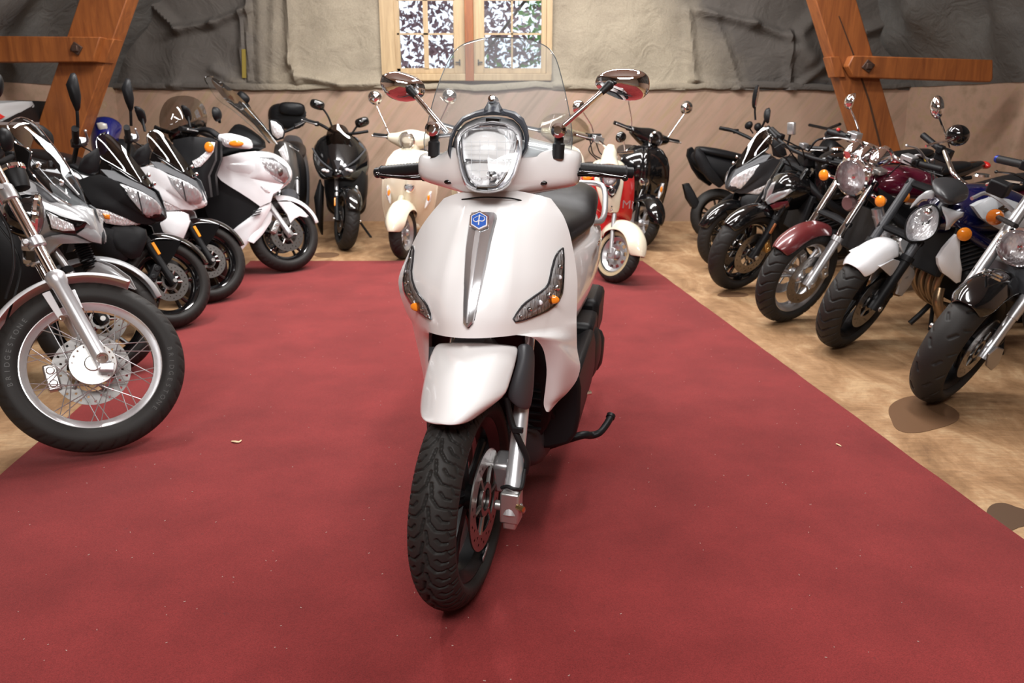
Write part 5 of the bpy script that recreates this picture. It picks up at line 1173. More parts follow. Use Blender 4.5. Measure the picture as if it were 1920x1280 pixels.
# -- white maxi scooter
A6 = Frame('scooter', (-1.765, 6.17, .006), 10, 2, 'white maxi scooter with tall clear screen and white front fender at the carpet corner', 'scooter')
a6 = A6.steer(32, -.03, .275, 26)
wheel(a6, 0, .278, .196, .125, 'cast5', blackp, 'rib', disc=[(.075, .13, -.066, True), (.075, .13, .066, True)])
fork2(a6, .278, .09, (-.26, .72), silver, silver, .024, .022, .85)
caliper(a6, .278, .11, -.075, 150)
arc_fender(a6, .278, .032, .16, 18, 100, white2, drop=.05, tip=.3)
for sg in (-1, 1):
    a6.side('fender_side', [(503, 392, sg * .09), (512, 396, sg * .09), (508, 416, sg * .09), (492, 440, sg * .09), (476, 456, sg * .09), (465, 452, sg * .09), (474, 436, sg * .09), (484, 418, sg * .09), (492, 402, sg * .09)], sg * .09, white2, .012, .012, both=False) if sg < 0 else None
    a6.side('fender_side', [(521, 378, -.088), (545, 378, -.085), (566, 392, -.075), (583, 409, -.05), (562, 405, -.08), (552, 410, -.085), (545, 418, -.088), (539, 402, -.088)], -.085, white2, .012, .008, both=False) if sg < 0 else None
A6.hull('front_cowl', [
    [(551, 330, 0), (550, 338, .03), (542, 346, .05), (530, 352, 0)],
    [(545, 308, 0), (540, 318, .08), (530, 345, .10), (516, 362, .08), (505, 372, 0)],
    [(525, 290, 0), (514, 296, .12), (505, 322, .17), (502, 352, .14), (500, 386, 0)],
    [(500, 282, 0), (482, 284, .15), (470, 310, .21), (468, 345, .17), (470, 380, 0)],
    [(475, 282, 0), (450, 286, .17), (436, 308, .225), (434, 335, .19), (440, 360, 0)],
    [(450, 288, 0), (420, 294, .18), (405, 302, .225), (404, 318, .20), (415, 340, 0)],
    [(430, 296, 0), (400, 301, .18), (393, 304, .21), (398, 316, .19), (405, 330, 0)]], -1, white2, sub=2)
A6.side('side_panel', [(392, 303, -.225), (404, 298, -.225), (420, 294, -.22), (450, 286, -.205), (480, 283, -.18), (488, 298, -.185), (498, 320, -.185), (515, 337, -.16), (532, 346, -.12), (524, 356, -.14), (512, 364, -.16), (508, 378, -.165), (488, 387, -.185), (470, 374, -.20), (450, 361, -.21), (430, 349, -.22), (414, 338, -.225), (399, 318, -.225)], -.2, white2, .015, .008)
h6 = A6.side('headlight', [(484, 296, -.17), (498, 296, -.155), (512, 297, -.135), (526, 305, -.115), (536, 315, -.098), (541, 325, -.088), (542, 333, -.082), (538, 341, -.085), (533, 343, -.095), (523, 338, -.12), (515, 333, -.14), (505, 325, -.16), (497, 315, -.17), (490, 306, -.175)], -.13, refl, .02, .018)
A6.side('headlight_surround', [(482, 294, -.172), (512, 295, -.142), (538, 314, -.10), (545, 335, -.08), (534, 346, -.09), (513, 336, -.145), (494, 316, -.172)], -.13, greyp, .03, .0, parent=h6, both=False)
A6.side('lens', [(484, 296, -.18), (498, 296, -.165), (512, 297, -.145), (526, 305, -.125), (536, 315, -.108), (541, 325, -.098), (542, 333, -.092), (533, 343, -.105), (515, 333, -.15), (497, 315, -.18)], -.13, lens, .002, .018, parent=h6, both=False)
A6.part('lamp_shutter', G().ell(A6.S(523, 322, -.125), (.03, .012, .035)), steel, h6)
A6.side('position_lamp', [(489, 348, -.19), (500, 352, -.175), (508, 358, -.165), (506, 363, -.165), (498, 361, -.175)], -.17, refl2, .005, .006)
lp = A6.side('lower_cowl', [(488, 386, -.17), (498, 384, -.165), (509, 380, -.15), (507, 392, -.15), (492, 418, -.17), (470, 450, -.19), (455, 467, -.20), (436, 464, -.20), (423, 443, -.20), (445, 424, -.20), (476, 401, -.18)], -.18, white2, .03, .02)
for k in range(3): A6.part('vent_slot', G().tube([A6.S(472 + k * 1.5, 405 - k * 4.5, -.215), A6.S(488 + k * 1.5, 401 - k * 4.5, -.20)], .004, 6), blackm, lp)
A6.side('belly_panel', [(399, 322, -.19), (414, 338, -.19), (450, 358, -.18), (487, 385, -.17), (476, 400, -.175), (423, 441, -.19), (396, 424, -.19), (380, 380, -.19), (384, 340, -.19)], -.19, blackm, .03, .0)
A6.side('side_trim', [(390, 306, -.215), (400, 318, -.215), (404, 330, -.21), (392, 346, -.21), (384, 336, -.21), (384, 318, -.21)], -.21, white2, .02, .008)
A6.hull('dashboard', [[(506, 268, 0), (498, 278, .12), (490, 284, 0)], [(470, 238, 0), (456, 270, .16), (450, 290, 0)], [(448, 226, 0), (420, 276, .16), (412, 300, 0)], [(436, 232, 0), (392, 296, .14), (395, 310, 0)]], -1, blackm, sub=1)
s6 = panel(A6, 'screen', [[(521, 271, 0), (514, 271, -.06), (505, 268, -.11)], [(495, 232, 0), (470, 236, -.10), (446, 214, -.16)], [(462, 193, 0), (430, 196, -.12), (410, 188, -.17)], [(430, 162, 0), (408, 166, -.10), (394, 166, -.15)], [(400, 144, 0), (390, 143, -.07), (384, 148, -.11)]], glass, both=True)
A6.part('screen_edge', G().tube([A6.S(*p) for p in ((505, 268, -.11), (446, 214, -.16), (410, 188, -.17), (394, 166, -.15), (384, 148, -.11), (390, 143, -.07), (400, 144, 0))], .004, 6, smooth=4), glass, s6)
A6.part('screen_spine', G().tube([A6.S(*p) for p in ((520, 270, 0), (495, 238, 0), (472, 212, 0), (455, 192, 0))], [.012, .010, .008, .006], 8, flat=.4), silver, s6)
A6.part('screen_spine', G().tube([A6.S(*p) for p in ((506, 268, -.02), (478, 232, -.03), (458, 208, -.03))], [.02, .016, .012], 8, flat=.4), blackm, s6)
m6 = A6.side('mirror_housing', [(408, 253, -.34), (418, 251, -.34), (432, 250, -.34), (456, 256, -.34), (470, 263, -.34), (473, 277, -.34), (460, 279, -.34), (440, 277, -.34), (423, 275, -.34), (412, 264, -.34)], -.34, white2, .03, .018, cr_n=2, both=False)
A6.side('indicator_lens', [(414, 257, -.358), (432, 256, -.358), (450, 262, -.358), (456, 275, -.358), (438, 274, -.358), (423, 271, -.358)], -.358, refl2, .004, .008, parent=m6, both=False)
A6.part('amber_insert', G().ell(A6.S(443, 269, -.37), (.05, .01, .022)), amber, m6)
A6.part('mirror_arm', G().tube([A6.S(410, 256, -.33), A6.S(392, 244, -.30), A6.S(372, 246, -.26), A6.S(355, 262, -.2)], [.03, .028, .026, .02], 12, smooth=4, flat=.7), blackm)
mirror(A6, A6.S(405, 214, -.36), .09, .10, [A6.S(412, 230, -.34)], blackm, blackm, ax=(1, -.3, .1), r=.010)
for sg in (1, -1): grip_lever(A6, (-.52, sg * .2, 1.06), (-.60, sg * .38, 1.08), leverm=silver)
A6.part('handlebar', G().tube([(-.52, -.22, 1.06), (-.46, 0, 1.02), (-.52, .22, 1.06)], .016, 10), blackm)
section_body(A6, 'front_body', [(-.10, .10, .62, .42), (-.28, .17, .78, .32), (-.5, .2, .88, .26), (-.66, .17, .88, .24)], blackm, 2.8)
section_body(A6, 'floor_body', [(-.5, .18, .34, .18), (-.8, .22, .38, .16), (-1.1, .2, .44, .22)], blackm, 3)
section_body(A6, 'side_body', [(-.85, .14, .70, .32), (-1.1, .22, .76, .40), (-1.45, .23, .84, .5), (-1.7, .16, .9, .64), (-1.82, .06, .92, .78)], white2, 2.8)
section_body(A6, 'seat', [(-.80, .09, .76, .66), (-1.0, .17, .77, .68), (-1.3, .2, .80, .72), (-1.4, .19, .90, .78), (-1.66, .15, .95, .86), (-1.78, .08, .95, .9)], leather, 2.4, 22, 2)
rear_end(A6, 1.5, .27, .15, .17)
# ================================================================== RIGHT ROW
# -- maroon naked with chrome instruments
B4 = Frame('motorcycle', (1.665, 4.64), -178, 3, 'maroon naked motorcycle with round chrome headlamp, three chrome gauges and silver fork legs', 'motorcycle')
b4 = B4.steer(32, -.03, .3, 25)
wheel(b4, 0, .3, .218, .125, 'cast3', silver, 'vee', mid=True, disc=[(.09, .148, .068, True), (.09, .148, -.068, True)])
fork2(b4, .3, .10, (-.30, .88), silver, chrome, .027, .021, .46)
caliper(b4, .3, .12, .08, 155); caliper(b4, .3, .12, -.08, 155)
arc_fender(b4, .3, .03, .15, 42, 118, maroon2, drop=.05, tip=.25)
headlamp(b4, b4.Q(1597, 332, -.17), .098, .12, chrome, chrome, (1, 0, -.05))
for sg, q, e in ((1, (1651, 377), (1636, 366)), (-1, (1545, 328), (1566, 333))):
    indicator(b4, b4.Q(*q, -.22), b4.Q(*e, -.24), .032, amber, chrome)
b4.part('horn', G().lathe([(0, .015), (.035, .014), (.045, .0), (.04, -.025), (0, -.03)], b4.Q(1591, 381, -.2), (1, 0, 0), 20), mat('tinted_horn', (.22, .14, .14), .3, .5))
for x, y, r in ((1600, 283, .044), (1621, 289, .036), (1650, 297, .047)):
    p = b4.Q(x, y, -.26); g_ = b4.part('gauge', G().lathe([(0, .055), (r * .6, .05), (r * .95, .02), (r, -.02), (r * .98, -.04)], p, (.85, 0, -.35), 24), chrome)
    b4.part('gauge_rim', G().lathe([(r * .9, -.04), (r * 1.1, -.035), (r * 1.1, -.05), (r * .9, -.052)], p, (.85, 0, -.35), 24, closed=True), chrome, g_)
b4.part('upper_yoke', G().box((-.32, 0, .93), (.07, .26, .03)), alu, bevel=.01)
b4.part('handlebar', G().tube([b4.S(1590, 262, -.26), b4.S(1618, 268, -.14), b4.S(1650, 280, .0), b4.S(1688, 300, .14), b4.S(1712, 306, .26)], .012, 10, smooth=4), chrome)
grip_lever(b4, b4.S(1598, 258, -.24), b4.S(1553, 246, -.40), endm=blackm, swm=blackp, lev=[b4.S(1592, 262, -.24), b4.S(1570, 258, -.30), b4.S(1546, 260, -.38)], leverm=silver)
grip_lever(b4, b4.S(1712, 304, .24), b4.S(1768, 318, .40), lev=[b4.S(1738, 304, .28), b4.S(1722, 280, .30), b4.S(1700, 273, .36)], leverm=silver)
for p in (b4.S(1601, 258, -.24), b4.S(1703, 302, .22)): b4.part('master_cylinder', G().box(p + (.0, 0, .01), (.06, .07, .045)), silver, bevel=.005)
b4.part('kill_switch', G().ell(b4.S(1572, 243, -.33), (.012, .012, .010)), redl)
b4.part('horn_switch', G().box(b4.S(1732, 308, .28), (.012, .02, .015)), yellow)
cable(b4, [b4.S(1664, 304, .06), b4.S(1676, 303, .1), b4.S(1690, 304, .14)], .007, redl)
mirror(b4, b4.S(1597, 190, -.30), .10, .095, [b4.S(1594, 203, -.29), b4.S(1604, 226, -.27), b4.S(1612, 250, -.25)], chrome, chrome, ax=(.5, -.85, 0), r=.006)
cable(b4, [b4.S(1606, 262, -.2), b4.S(1590, 300, -.1), b4.S(1600, 345, -.05), b4.S(1618, 380, 0)])
cable(b4, [b4.S(1690, 306, .2), b4.S(1664, 330, .14), b4.S(1640, 352, .08), b4.S(1622, 390, .04)])
naked_body(B4, maroon, .3, 1.43, tank=[(-.34, .07, .86, .78), (-.40, .12, .92, .76), (-.50, .15, .935, .75), (-.64, .155, .92, .74), (-.74, .12, .86, .75), (-.82, .07, .82, .76)], pipes=bronze, framem=blackm, eng=alu)
i4 = indicator(B4, B4.S(1695, 368, .19), B4.S(1690, 368, .14), .03, amber, chrome, ax=(.2, 1, 0))
B4.part('crash_bar_pad', G().tube([B4.S(1645, 390, .16), B4.S(1659, 452, .17)], .032, 16).tube([B4.S(1647, 402, .16), B4.S(1648, 406, .16)], .034, 16).tube([B4.S(1655, 436, .17), B4.S(1656, 440, .17)], .034, 16), silver)
B4.side('side_panel', [(1648, 352, .15), (1700, 384, .15), (1745, 392, .15), (1740, 420, .15), (1690, 420, .15), (1652, 400, .15)], .15, blackm, .02, .01)

# -- black naked with silver cheek panels, red rim stripe
B3 = Frame('motorcycle', (1.60, 5.52), -179, 4, 'black naked motorcycle with red rim stripe and silver cheeks on its headlamp cowl', 'motorcycle')
b3 = B3.steer(32, -.03, .3, 25)
w3 = wheel(b3, 0, .3, .218, .125, 'cast5', blackp, 'street', disc=[(.09, .148, .068, True), (.09, .148, -.068, True)])
b3.part('rim_stripe', G().lathe([(.227, .0405), (.2285, .0435), (.223, .0435)], (0, 0, .3), n=64, closed=True), redl, w3)
fork2(b3, .3, .10, (-.30, .88), blackm, blackp, .027, .021, .46, mat('copper_reflector', (.4, .14, .05), .3, .3))
caliper(b3, .3, .12, .08, 155, gold)
arc_fender(b3, .3, .03, .15, 45, 125, blackp, drop=.06, tip=.3)
B3.hull('headlamp_cowl', [[(1435, 376, 0), (1437, 380, .025), (1441, 388, .02), (1446, 392, 0)], [(1446, 348, 0), (1448, 356, .06), (1456, 384, .08), (1468, 398, 0)], [(1461, 322, 0), (1468, 332, .09), (1482, 366, .125), (1492, 396, 0)],
                         [(1490, 317, 0), (1502, 330, .10), (1514, 362, .13), (1516, 392, 0)], [(1522, 328, 0), (1530, 340, .09), (1534, 362, .11), (1528, 380, 0)]], 1, blackp, sub=2)
B3.side('cheek_panel', [(1436, 377, .05), (1446, 366, .07), (1460, 360, .10), (1482, 354, .125), (1487, 358, .13), (1472, 369, .12), (1452, 379, .09), (1440, 383, .06)], .1, silver, .02, .01)
B3.side('cheek_panel', [(1436, 374, .03), (1440, 358, .04), (1448, 344, .05), (1455, 340, .06), (1450, 356, .06), (1445, 368, .05)], .05, silver, .015, .006)
B3.side('headlamp_lens', [(1444, 385, .07), (1456, 379, .09), (1478, 377, .125), (1480, 386, .12), (1466, 394, .10), (1450, 393, .08)], .1, mat('dark_red_lens', (.08, .01, .015), .08, 0, .9), .01, .008)
g = G()
B3.part('instrument', G().box(B3.S(1512, 300, 0), (.08, .16, .09)), blackm, bevel=.02)
b3.part('handlebar', G().tube([(-.36, -.34, .99), (-.30, -.12, .96), (-.30, .12, .96), (-.36, .34, .99)], .013, 10, smooth=3), blackm)
for sg in (1, -1): grip_lever(b3, (-.33, sg * .2, .985), (-.42, sg * .38, .98))
mirror(b3, b3.S(1565, 253, .34), .13, .07, [b3.S(1546, 259, .32), b3.S(1530, 264, .30), b3.S(1515, 284, .28)], blackm, blackm, .2, ax=(1, .3, 0), r=.007)
b3.part('mirror', G().box(b3.S(1484, 241, -.28), (.03, .06, .085), np.array(Matrix.Rotation(.3, 3, 'X'))), silver, bevel=.008)
b3.part('mirror_stem', G().tube([b3.S(1482, 250, -.28), b3.S(1476, 275, -.26)], .008, 8), blackm)
for a, b, c, d in (((1452, 278), (1470, 270), (1486, 290), (1500, 310)), ((1470, 262), (1490, 272), (1505, 282), (1510, 320)), ((1440, 262), (1456, 285), (1476, 300), (1486, 318))):
    cable(b3, [b3.S(*a, .0), b3.S(*b, .03), b3.S(*c, .06), b3.S(*d, .05)], .005)
B3.side('tank_shroud', [(1528, 300, .12), (1560, 292, .15), (1600, 300, .15), (1610, 340, .17), (1580, 372, .17), (1545, 376, .16), (1530, 345, .14)], .14, blackp, .03, .02)
naked_body(B3, blackp, .3, 1.43, eng=blackm, pipes=blackm)

# -- black angular scooter seen from its other flank
B2 = Frame('scooter', (1.70, 6.34), -174, 4, 'matt black angular scooter in the right row, half hidden behind the black naked motorcycle', 'scooter')
angular(B2, 16, mat('satin_black', (.03, .03, .032), .35), blackm, smoke2, orange=False, grey_=midgrey)

# -- black scooter behind, tail towards the carpet
B1 = Frame('scooter', (3.28, 7.8), 6, 2, 'black scooter by the back wall with its seat and tail towards the carpet', 'scooter')
wheel(B1.steer(10, -.03, .25, 26), 0, .25, .17, .12, 'cast5', blackp, 'street', lo=True)
rear_end(B1, 1.34, .25, .13, .17)
B1.side('tail_side', [(1303, 293, -.13), (1305, 280, -.13), (1312, 276, -.13), (1324, 292, -.14), (1334, 312, -.16), (1350, 334, -.17), (1358, 345, -.17), (1350, 352, -.16), (1330, 338, -.16), (1314, 318, -.14)], -.14, blackm, .05, .02)
section_body(B1, 'side_body', [(-.62, .09, .66, .34), (-.9, .15, .74, .44), (-1.2, .16, .76, .5), (-1.5, .11, .83, .62), (-1.62, .05, .85, .74)], blackm, 2.8)
section_body(B1, 'seat', [(-.55, .09, .72, .62), (-.75, .15, .74, .66), (-1.0, .17, .78, .70), (-1.3, .15, .86, .76), (-1.5, .10, .89, .80), (-1.58, .06, .89, .83)], leather, 2.4, 22, 2)
section_body(B1, 'front_cowl', [(.06, .08, .62, .5), (-.08, .16, .82, .34), (-.25, .19, .96, .28), (-.36, .14, .98, .26)], blackm, 2.8)
section_body(B1, 'floor_body', [(-.3, .14, .34, .18), (-.6, .18, .34, .16), (-.9, .14, .40, .2)], blackm, 3)
B1.side('mud_flap', [(1282, 346, -.02), (1292, 343, -.02), (1302, 360, -.04), (1311, 378, -.05), (1311, 395, -.05), (1298, 388, -.04), (1288, 372, -.03)], -.03, blackm, .06, .01, both=False)
B1.part('handlebar', G().tube([(-.34, -.3, 1.08), (-.30, 0, 1.04), (-.34, .3, 1.08)], .014, 10), blackm)
p0 = B1.S(1424, 262, -.20)
B1.part('handlebar', G().tube([B1.S(1352, 240, .30), B1.S(1372, 244, .22), B1.S(1400, 256, .1), B1.S(1424, 268, 0)], .016, 10, smooth=3), blackm)
for sg, q in ((1, (1372, 244)),): grip_lever(B1, B1.S(1384, 247, .20), B1.S(1350, 240, .36))
mirror(B1, B1.S(1404, 235, -.2), .09, .07, [B1.S(1412, 250, -.2)], blackm, blackm, .4, ax=(-1, -.4, 0))
mirror(B1, B1.S(1421, 238, .2), .08, .08, [B1.S(1420, 256, .2)], blackm, blackm, 0, ax=(-1, -.4, 0))
h0 = [hit(x, y, np.array([0, 1., 0]), Y) for x, y, Y in ((1372, 368, 6.9), (1350, 385, 6.8), (1334, 408, 6.75), (1325, 435, 6.72), (1324, 456, 6.7), (1330, 472, 6.68))]
build('rubber_hose', G().tube(h0 + [gnd(1346, 474) + (0, 0, .03)], .024, 12, smooth=5), blackm, label='thick black hose arching to the floor beside the right row of vehicles', cat='hose')

# -- white streetfighter with chrome mirrors
B5 = Frame('motorcycle', (1.80, 4.12), -172, 6, 'white and blue naked motorcycle with white front fender and large faceted headlamp', 'motorcycle')
b5 = B5.steer(34, -.03, .3, 25)
wheel(b5, 0, .3, .218, .13, 'cast5', blackm, 'vee', mid=True, disc=[(.08, .145, .068, True), (.08, .145, -.068, True)])
fork2(b5, .3, .10, (-.30, .86), blackm, midgrey, .028, .021, .46)
caliper(b5, .3, .12, .08, 155, blackm)
arc_fender(b5, .3, .028, .165, 48, 112, white2, drop=.06, tip=.25)
b5.side('fender_side', [(1650, 500, .088), (1676, 486, .088), (1700, 494, .088), (1714, 506, .088), (1717, 520, .088), (1704, 538, .088), (1691, 555, .088), (1682, 552, .088), (1688, 536, .088), (1688, 522, .088), (1672, 520, .088)], .088, white2, .012, .006)
text(b5, 'ABS', b5.S(1700, 520, .104), (-1, 0, -.1), (0, .1, 1), .022, blackm, None)
lp5 = [(1700, 446), (1698, 432), (1700, 416), (1708, 402), (1720, 392), (1736, 386), (1750, 384), (1758, 392), (1761, 404), (1759, 420), (1755, 434), (1746, 444), (1732, 451), (1716, 452), (1706, 451)]
def r5(k, dx, s_=1.): return [b5.Q(1730 + (x - 1730) * k, 420 + (y - 420) * k, -.15 + dx - .0006 * (420 - y) * 1.2) for x, y in lp5]
h5 = b5.part('headlamp', G().grid([r5(.75, -.12), r5(1.08, -.05), r5(1.12, -.005), r5(1.04, .008), r5(1., .002)], cu=True, caps=False), blackm, sub=1)
b5.part('reflector', G().grid([r5(1.0, -.0), r5(.85, -.03), r5(.5, -.05), r5(.05, -.055)], cu=True), refl, h5)
b5.part('lens', G().grid([r5(1.0, .003), r5(.85, .018), r5(.5, .03), r5(.05, .034)], cu=True), lens, h5)
b5.part('bulb', G().ell(b5.Q(1741, 397, -.15), (.02, .02, .02)), chrome, h5)
b5.part('lamp_cowl', G().grid([[b5.Q(x, y, d) for x, y, d in r] for r in ([(1748, 350, -.12), (1746, 338, -.15), (1756, 331, -.2), (1780, 331, -.24), (1800, 335, -.26), (1816, 350, -.26)], [(1752, 362, -.09), (1758, 356, -.09), (1768, 352, -.10), (1784, 352, -.13), (1802, 354, -.18), (1818, 364, -.24)], [(1758, 374, -.09), (1768, 374, -.07), (1778, 376, -.07), (1790, 378, -.10), (1800, 374, -.16), (1814, 372, -.22)], [(1766, 380, -.12), (1774, 382, -.11), (1782, 384, -.11), (1790, 383, -.13), (1798, 380, -.18), (1808, 376, -.22)])]), mat('satin_black', (), ), solid=.01, sub=2)
for pts in ([(1706, 391), (1710, 382), (1722, 368), (1736, 358), (1746, 356), (1752, 362), (1750, 372), (1740, 372), (1726, 376), (1714, 386)], [(1765, 386), (1774, 390), (1790, 395), (1806, 398), (1804, 406), (1794, 412), (1786, 420), (1778, 430), (1772, 432), (1774, 420), (1772, 408), (1767, 396)]):
    b5.part('lamp_wing', G().pillow([b5.Q(x, y, -.13) for x, y in pts], (1, 0, .1), .012, back=.012), greyp)
b5.part('handlebar', G().tube([b5.S(1771, 284, -.22), b5.S(1779, 305, -.14), b5.S(1790, 328, -.05), b5.S(1820, 352, .05), b5.S(1850, 362, .16), b5.S(1880, 356, .30)], .013, 10, smooth=5), chrome)
grip_lever(b5, b5.S(1768, 284, -.24), b5.S(1730, 253, -.40), lever=False)
b5.part('switch_box', G().box(b5.S(1770, 290, -.24), (.06, .08, .07)), blackm, bevel=.008)
b5.part('kill_switch', G().ell(b5.S(1771, 281, -.25), (.01, .012, .008)), redl)
b5.part('brake_lever', G().tube([b5.S(1760, 292, -.26), b5.S(1745, 300, -.3), b5.S(1722, 290, -.36), b5.S(1700, 300, -.40)], [.008, .006, .005], 8, smooth=4), silver)
mirror(b5, b5.S(1757, 201, -.34), .075, .125, [b5.S(1762, 222, -.33), b5.S(1773, 250, -.30), b5.S(1781, 276, -.26)], chrome, chrome, .55, ax=(1, -.2, .1), r=.007)
mirror(b5, b5.S(1795, 254, .05), .105, .10, [b5.S(1782, 262, .06), b5.S(1755, 268, .02), b5.S(1736, 274, .0)], blackp, chrome, 0, ax=(1, .3, 0), r=.006)
for a, b, c in (((1742, 298), (1746, 320), (1748, 345)), ((1752, 300), (1752, 325), (1758, 350)), ((1694, 300), (1730, 318), (1768, 330))):
    cable(b5, [b5.S(*a, -.2), b5.S(*b, -.16), b5.S(*c, -.05)], .004)
indicator(B5, B5.S(1808, 439, .20), B5.S(1800, 446, .14), .034, amber, chrome, ax=(.4, 1, 0))
B5.side('radiator_shroud', [(1794, 440, .17), (1800, 450, .17), (1800, 480, .18), (1804, 505, .18), (1801, 528, .17), (1793, 531, .17), (1780, 520, .17), (1767, 511, .17), (1760, 496, .17), (1759, 484, .17), (1770, 466, .17), (1784, 450, .17)], .17, white2, .02, .02)
naked_body(B5, bluep2, .3, 1.44, tank=[(-.30, .06, .76, .66), (-.38, .14, .84, .62), (-.52, .17, .88, .60), (-.70, .165, .87, .62), (-.84, .12, .80, .66), (-.92, .08, .78, .68)], zt=-.06, eng=blackm, framem=bluep2, pipes=bronze, tailm=blackp)
t5 = B5.side('tank_panel', [(1825, 387, 0.19), (1840, 379, 0.18), (1865, 371, 0.17), (1890, 373, 0.17), (1915, 382, 0.18), (1925, 400, 0.21), (1922, 430, 0.22), (1905, 442, 0.22), (1885, 436, 0.22), (1862, 424, 0.22), (1842, 410, 0.22)], .20, mat('silver_white_paint', (.52, .54, .56), .2, .1, .7), .03, .02)
sc_ = [(1871, 390), (1884, 383), (1888, 384), (1882, 389), (1892, 390), (1893, 393), (1880, 400), (1877, 399), (1883, 394), (1872, 393)]
B5.part('tank_emblem', G().poly([B5.S(x, y, .226) for x, y in sc_], (0, .003, 0)), blackp, t5)
exhaust(B5, [B5.S(1762, 540, .1), B5.S(1758, 565, .12), B5.S(1764, 590, .13), B5.S(1778, 606, .14), B5.S(1795, 612, .12)], .026, bronze, 'header_pipe')
B5.part('centre_stand', G().tube([B5.S(1742, 572, .0), B5.S(1724, 590, .02), B5.S(1706, 606, .02)], .014, 8).tube([B5.S(1770, 586, .08), B5.S(1764, 615, .1)], .014, 8), blackm)

# -- black naked at the right border
B6 = Frame('motorcycle', (1.90, 3.30), -172, 6, 'black naked motorcycle at the right border with fat front tyre and round headlamp', 'motorcycle')
b6 = B6.steer(34, -.03, .3, 25)
wheel(b6, 0, .3, .218, .14, 'cast5', blackm, 'dash', mid=True, disc=[(.08, .14, .068, True), (.08, .14, -.068, True)])
fork2(b6, .3, .105, (-.31, .90), silver, silver, .020, .025, .30)
b6.part('fork_guard', G().poly([b6.S(1850, 662, .13), b6.S(1866, 648, .13), b6.S(1878, 652, .13), b6.S(1868, 680, .13), b6.S(1854, 692, .13), b6.S(1846, 684, .13)], (0, .012, 0)), silver, bevel=.004)
caliper(b6, .3, .11, .08, 155, blackm)
arc_fender(b6, .3, .028, .17, 50, 118, blackp, drop=.06, tip=.3)
headlamp(b6, b6.Q(1910, 464, -.12), .078, .10, blackp, chrome, (1, 0, -.05))
for z in ((1858, 520), (1861, 514)): b6.part('fork_band', G().tube([b6.S(z[0], z[1], .105), b6.S(z[0] + 2, z[1] - 3, .105)], .034, 16), chrome)
indicator(b6, b6.S(1866, 407, -.16), b6.S(1905, 424, -.02), .034, amber2, blackm, ax=(1, .2, 0))
grip_lever(b6, b6.S(1935, 312, -.20), b6.S(1870, 298, -.38), endm=mat('blue_anodised', (.02, .04, .3), .3, .6), lev=[b6.S(1928, 338, -.20), b6.S(1900, 326, -.28), b6.S(1868, 322, -.36)])
grip_lever(b6, (-.38, .2, 1.0), (-.46, .36, 1.0))
b6.part('handlebar', G().tube([b6.S(1935, 312, -.2), b6.S(1950, 330, -.05), (-.34, .1, .96), (-.38, .22, 1.0)], .013, 10, smooth=4), chrome)
b6.part('clutch_bracket', G().box(b6.S(1874, 352, -.22), (.06, .08, .06)), blackm, bevel=.008)
b6.part('horn_switch', G().box(b6.S(1874, 368, -.25), (.012, .03, .022)), yellow)
cable(b6, [b6.S(1822, 372, -.3), b6.S(1850, 362, -.28), b6.S(1880, 378, -.2), b6.S(1915, 410, -.1)], .009, silver)
cable(b6, [b6.S(1850, 346, -.3), b6.S(1875, 340, -.25), b6.S(1915, 344, -.15)], .008, chrome)
B6.part('radiator_cowl', G().box(B6.S(1915, 520, 0), (.12, .3, .14)), midgrey, bevel=.02)
naked_body(B6, blackp, .3, 1.42, eng=blackm, pipes=blackm)
# ================================================================== BACK ROW
# -- black maxi scooter facing the camera
D8 = Frame('scooter', (-1.50, 7.18), -79, 3, 'black maxi scooter facing forward alone against the back wall', 'scooter')
d8 = D8.steer(14, -.03, .27, 26)
wheel(d8, 0, .27, .19, .13, 'cast5', blackp, 'street', disc=[(.07, .12, -.06, True)])
fork2(d8, .27, .09, (-.2, .64), blackm, silver, .022, .018, .5, amber, sides=(1, -1))
arc_fender(d8, .27, .03, .15, 25, 110, blackp, tip=.3)
def face(fr, name, rows, m, par=None, **k): return fr.part(name, G().grid([[fr.Q(*p) for p in r] for r in rows]), m, par, **k)
face(D8, 'front_cowl', [[(602, 256, -.40), (614, 250, -.34), (632, 248, -.30), (652, 250, -.34), (666, 254, -.40)], [(586, 272, -.38), (610, 276, -.22), (632, 284, -.16), (660, 276, -.22), (688, 272, -.38)], [(584, 296, -.34), (606, 300, -.12), (632, 312, -.04), (664, 300, -.12), (695, 300, -.34)],
    [(592, 322, -.28), (612, 326, -.06), (632, 328, .04), (660, 326, -.06), (692, 326, -.30)], [(604, 340, -.26), (618, 336, -.08), (632, 334, 0.), (656, 338, -.08), (680, 344, -.28)]], blackp, solid=.01, sub=1)
for pts in ([(598, 311, -.12), (610, 314, -.08), (624, 322, -.03), (621, 332, -.03), (612, 329, -.05), (603, 324, -.10)], [(639, 322, -.03), (652, 315, -.06), (668, 309, -.13), (667, 321, -.12), (656, 328, -.07), (645, 331, -.03)]):
    h_ = D8.part('headlight', G().pillow([D8.Q(x, y, d + .03) for x, y, d in pts], (1, 0, 0), .01, back=.02), darkin)
    c = sum(np.array(p) for p in pts) / len(pts)
    D8.part('led_lamp', G().ell(D8.Q(c[0] - 4, c[1] - 3, c[2] + .045), (.015, .022, .014)), refl2, h_); D8.part('led_lamp', G().ell(D8.Q(c[0] + 3, c[1] - 1, c[2] + .045), (.015, .022, .014)), refl2, h_)
for L_ in ([(586, 278, -.34), (600, 300, -.14), (622, 318, -.02)], [(686, 280, -.34), (668, 300, -.14), (644, 316, -.02)]): D8.part('trim_line', G().tube([D8.Q(x, y, d + .02) for x, y, d in L_], .008, 6, smooth=4), midgrey)
D8.part('nose_trim', G().poly([D8.Q(x, y, .02) for x, y in ((626, 300), (640, 300), (634, 322))], (-.02, 0, 0)), midgrey)
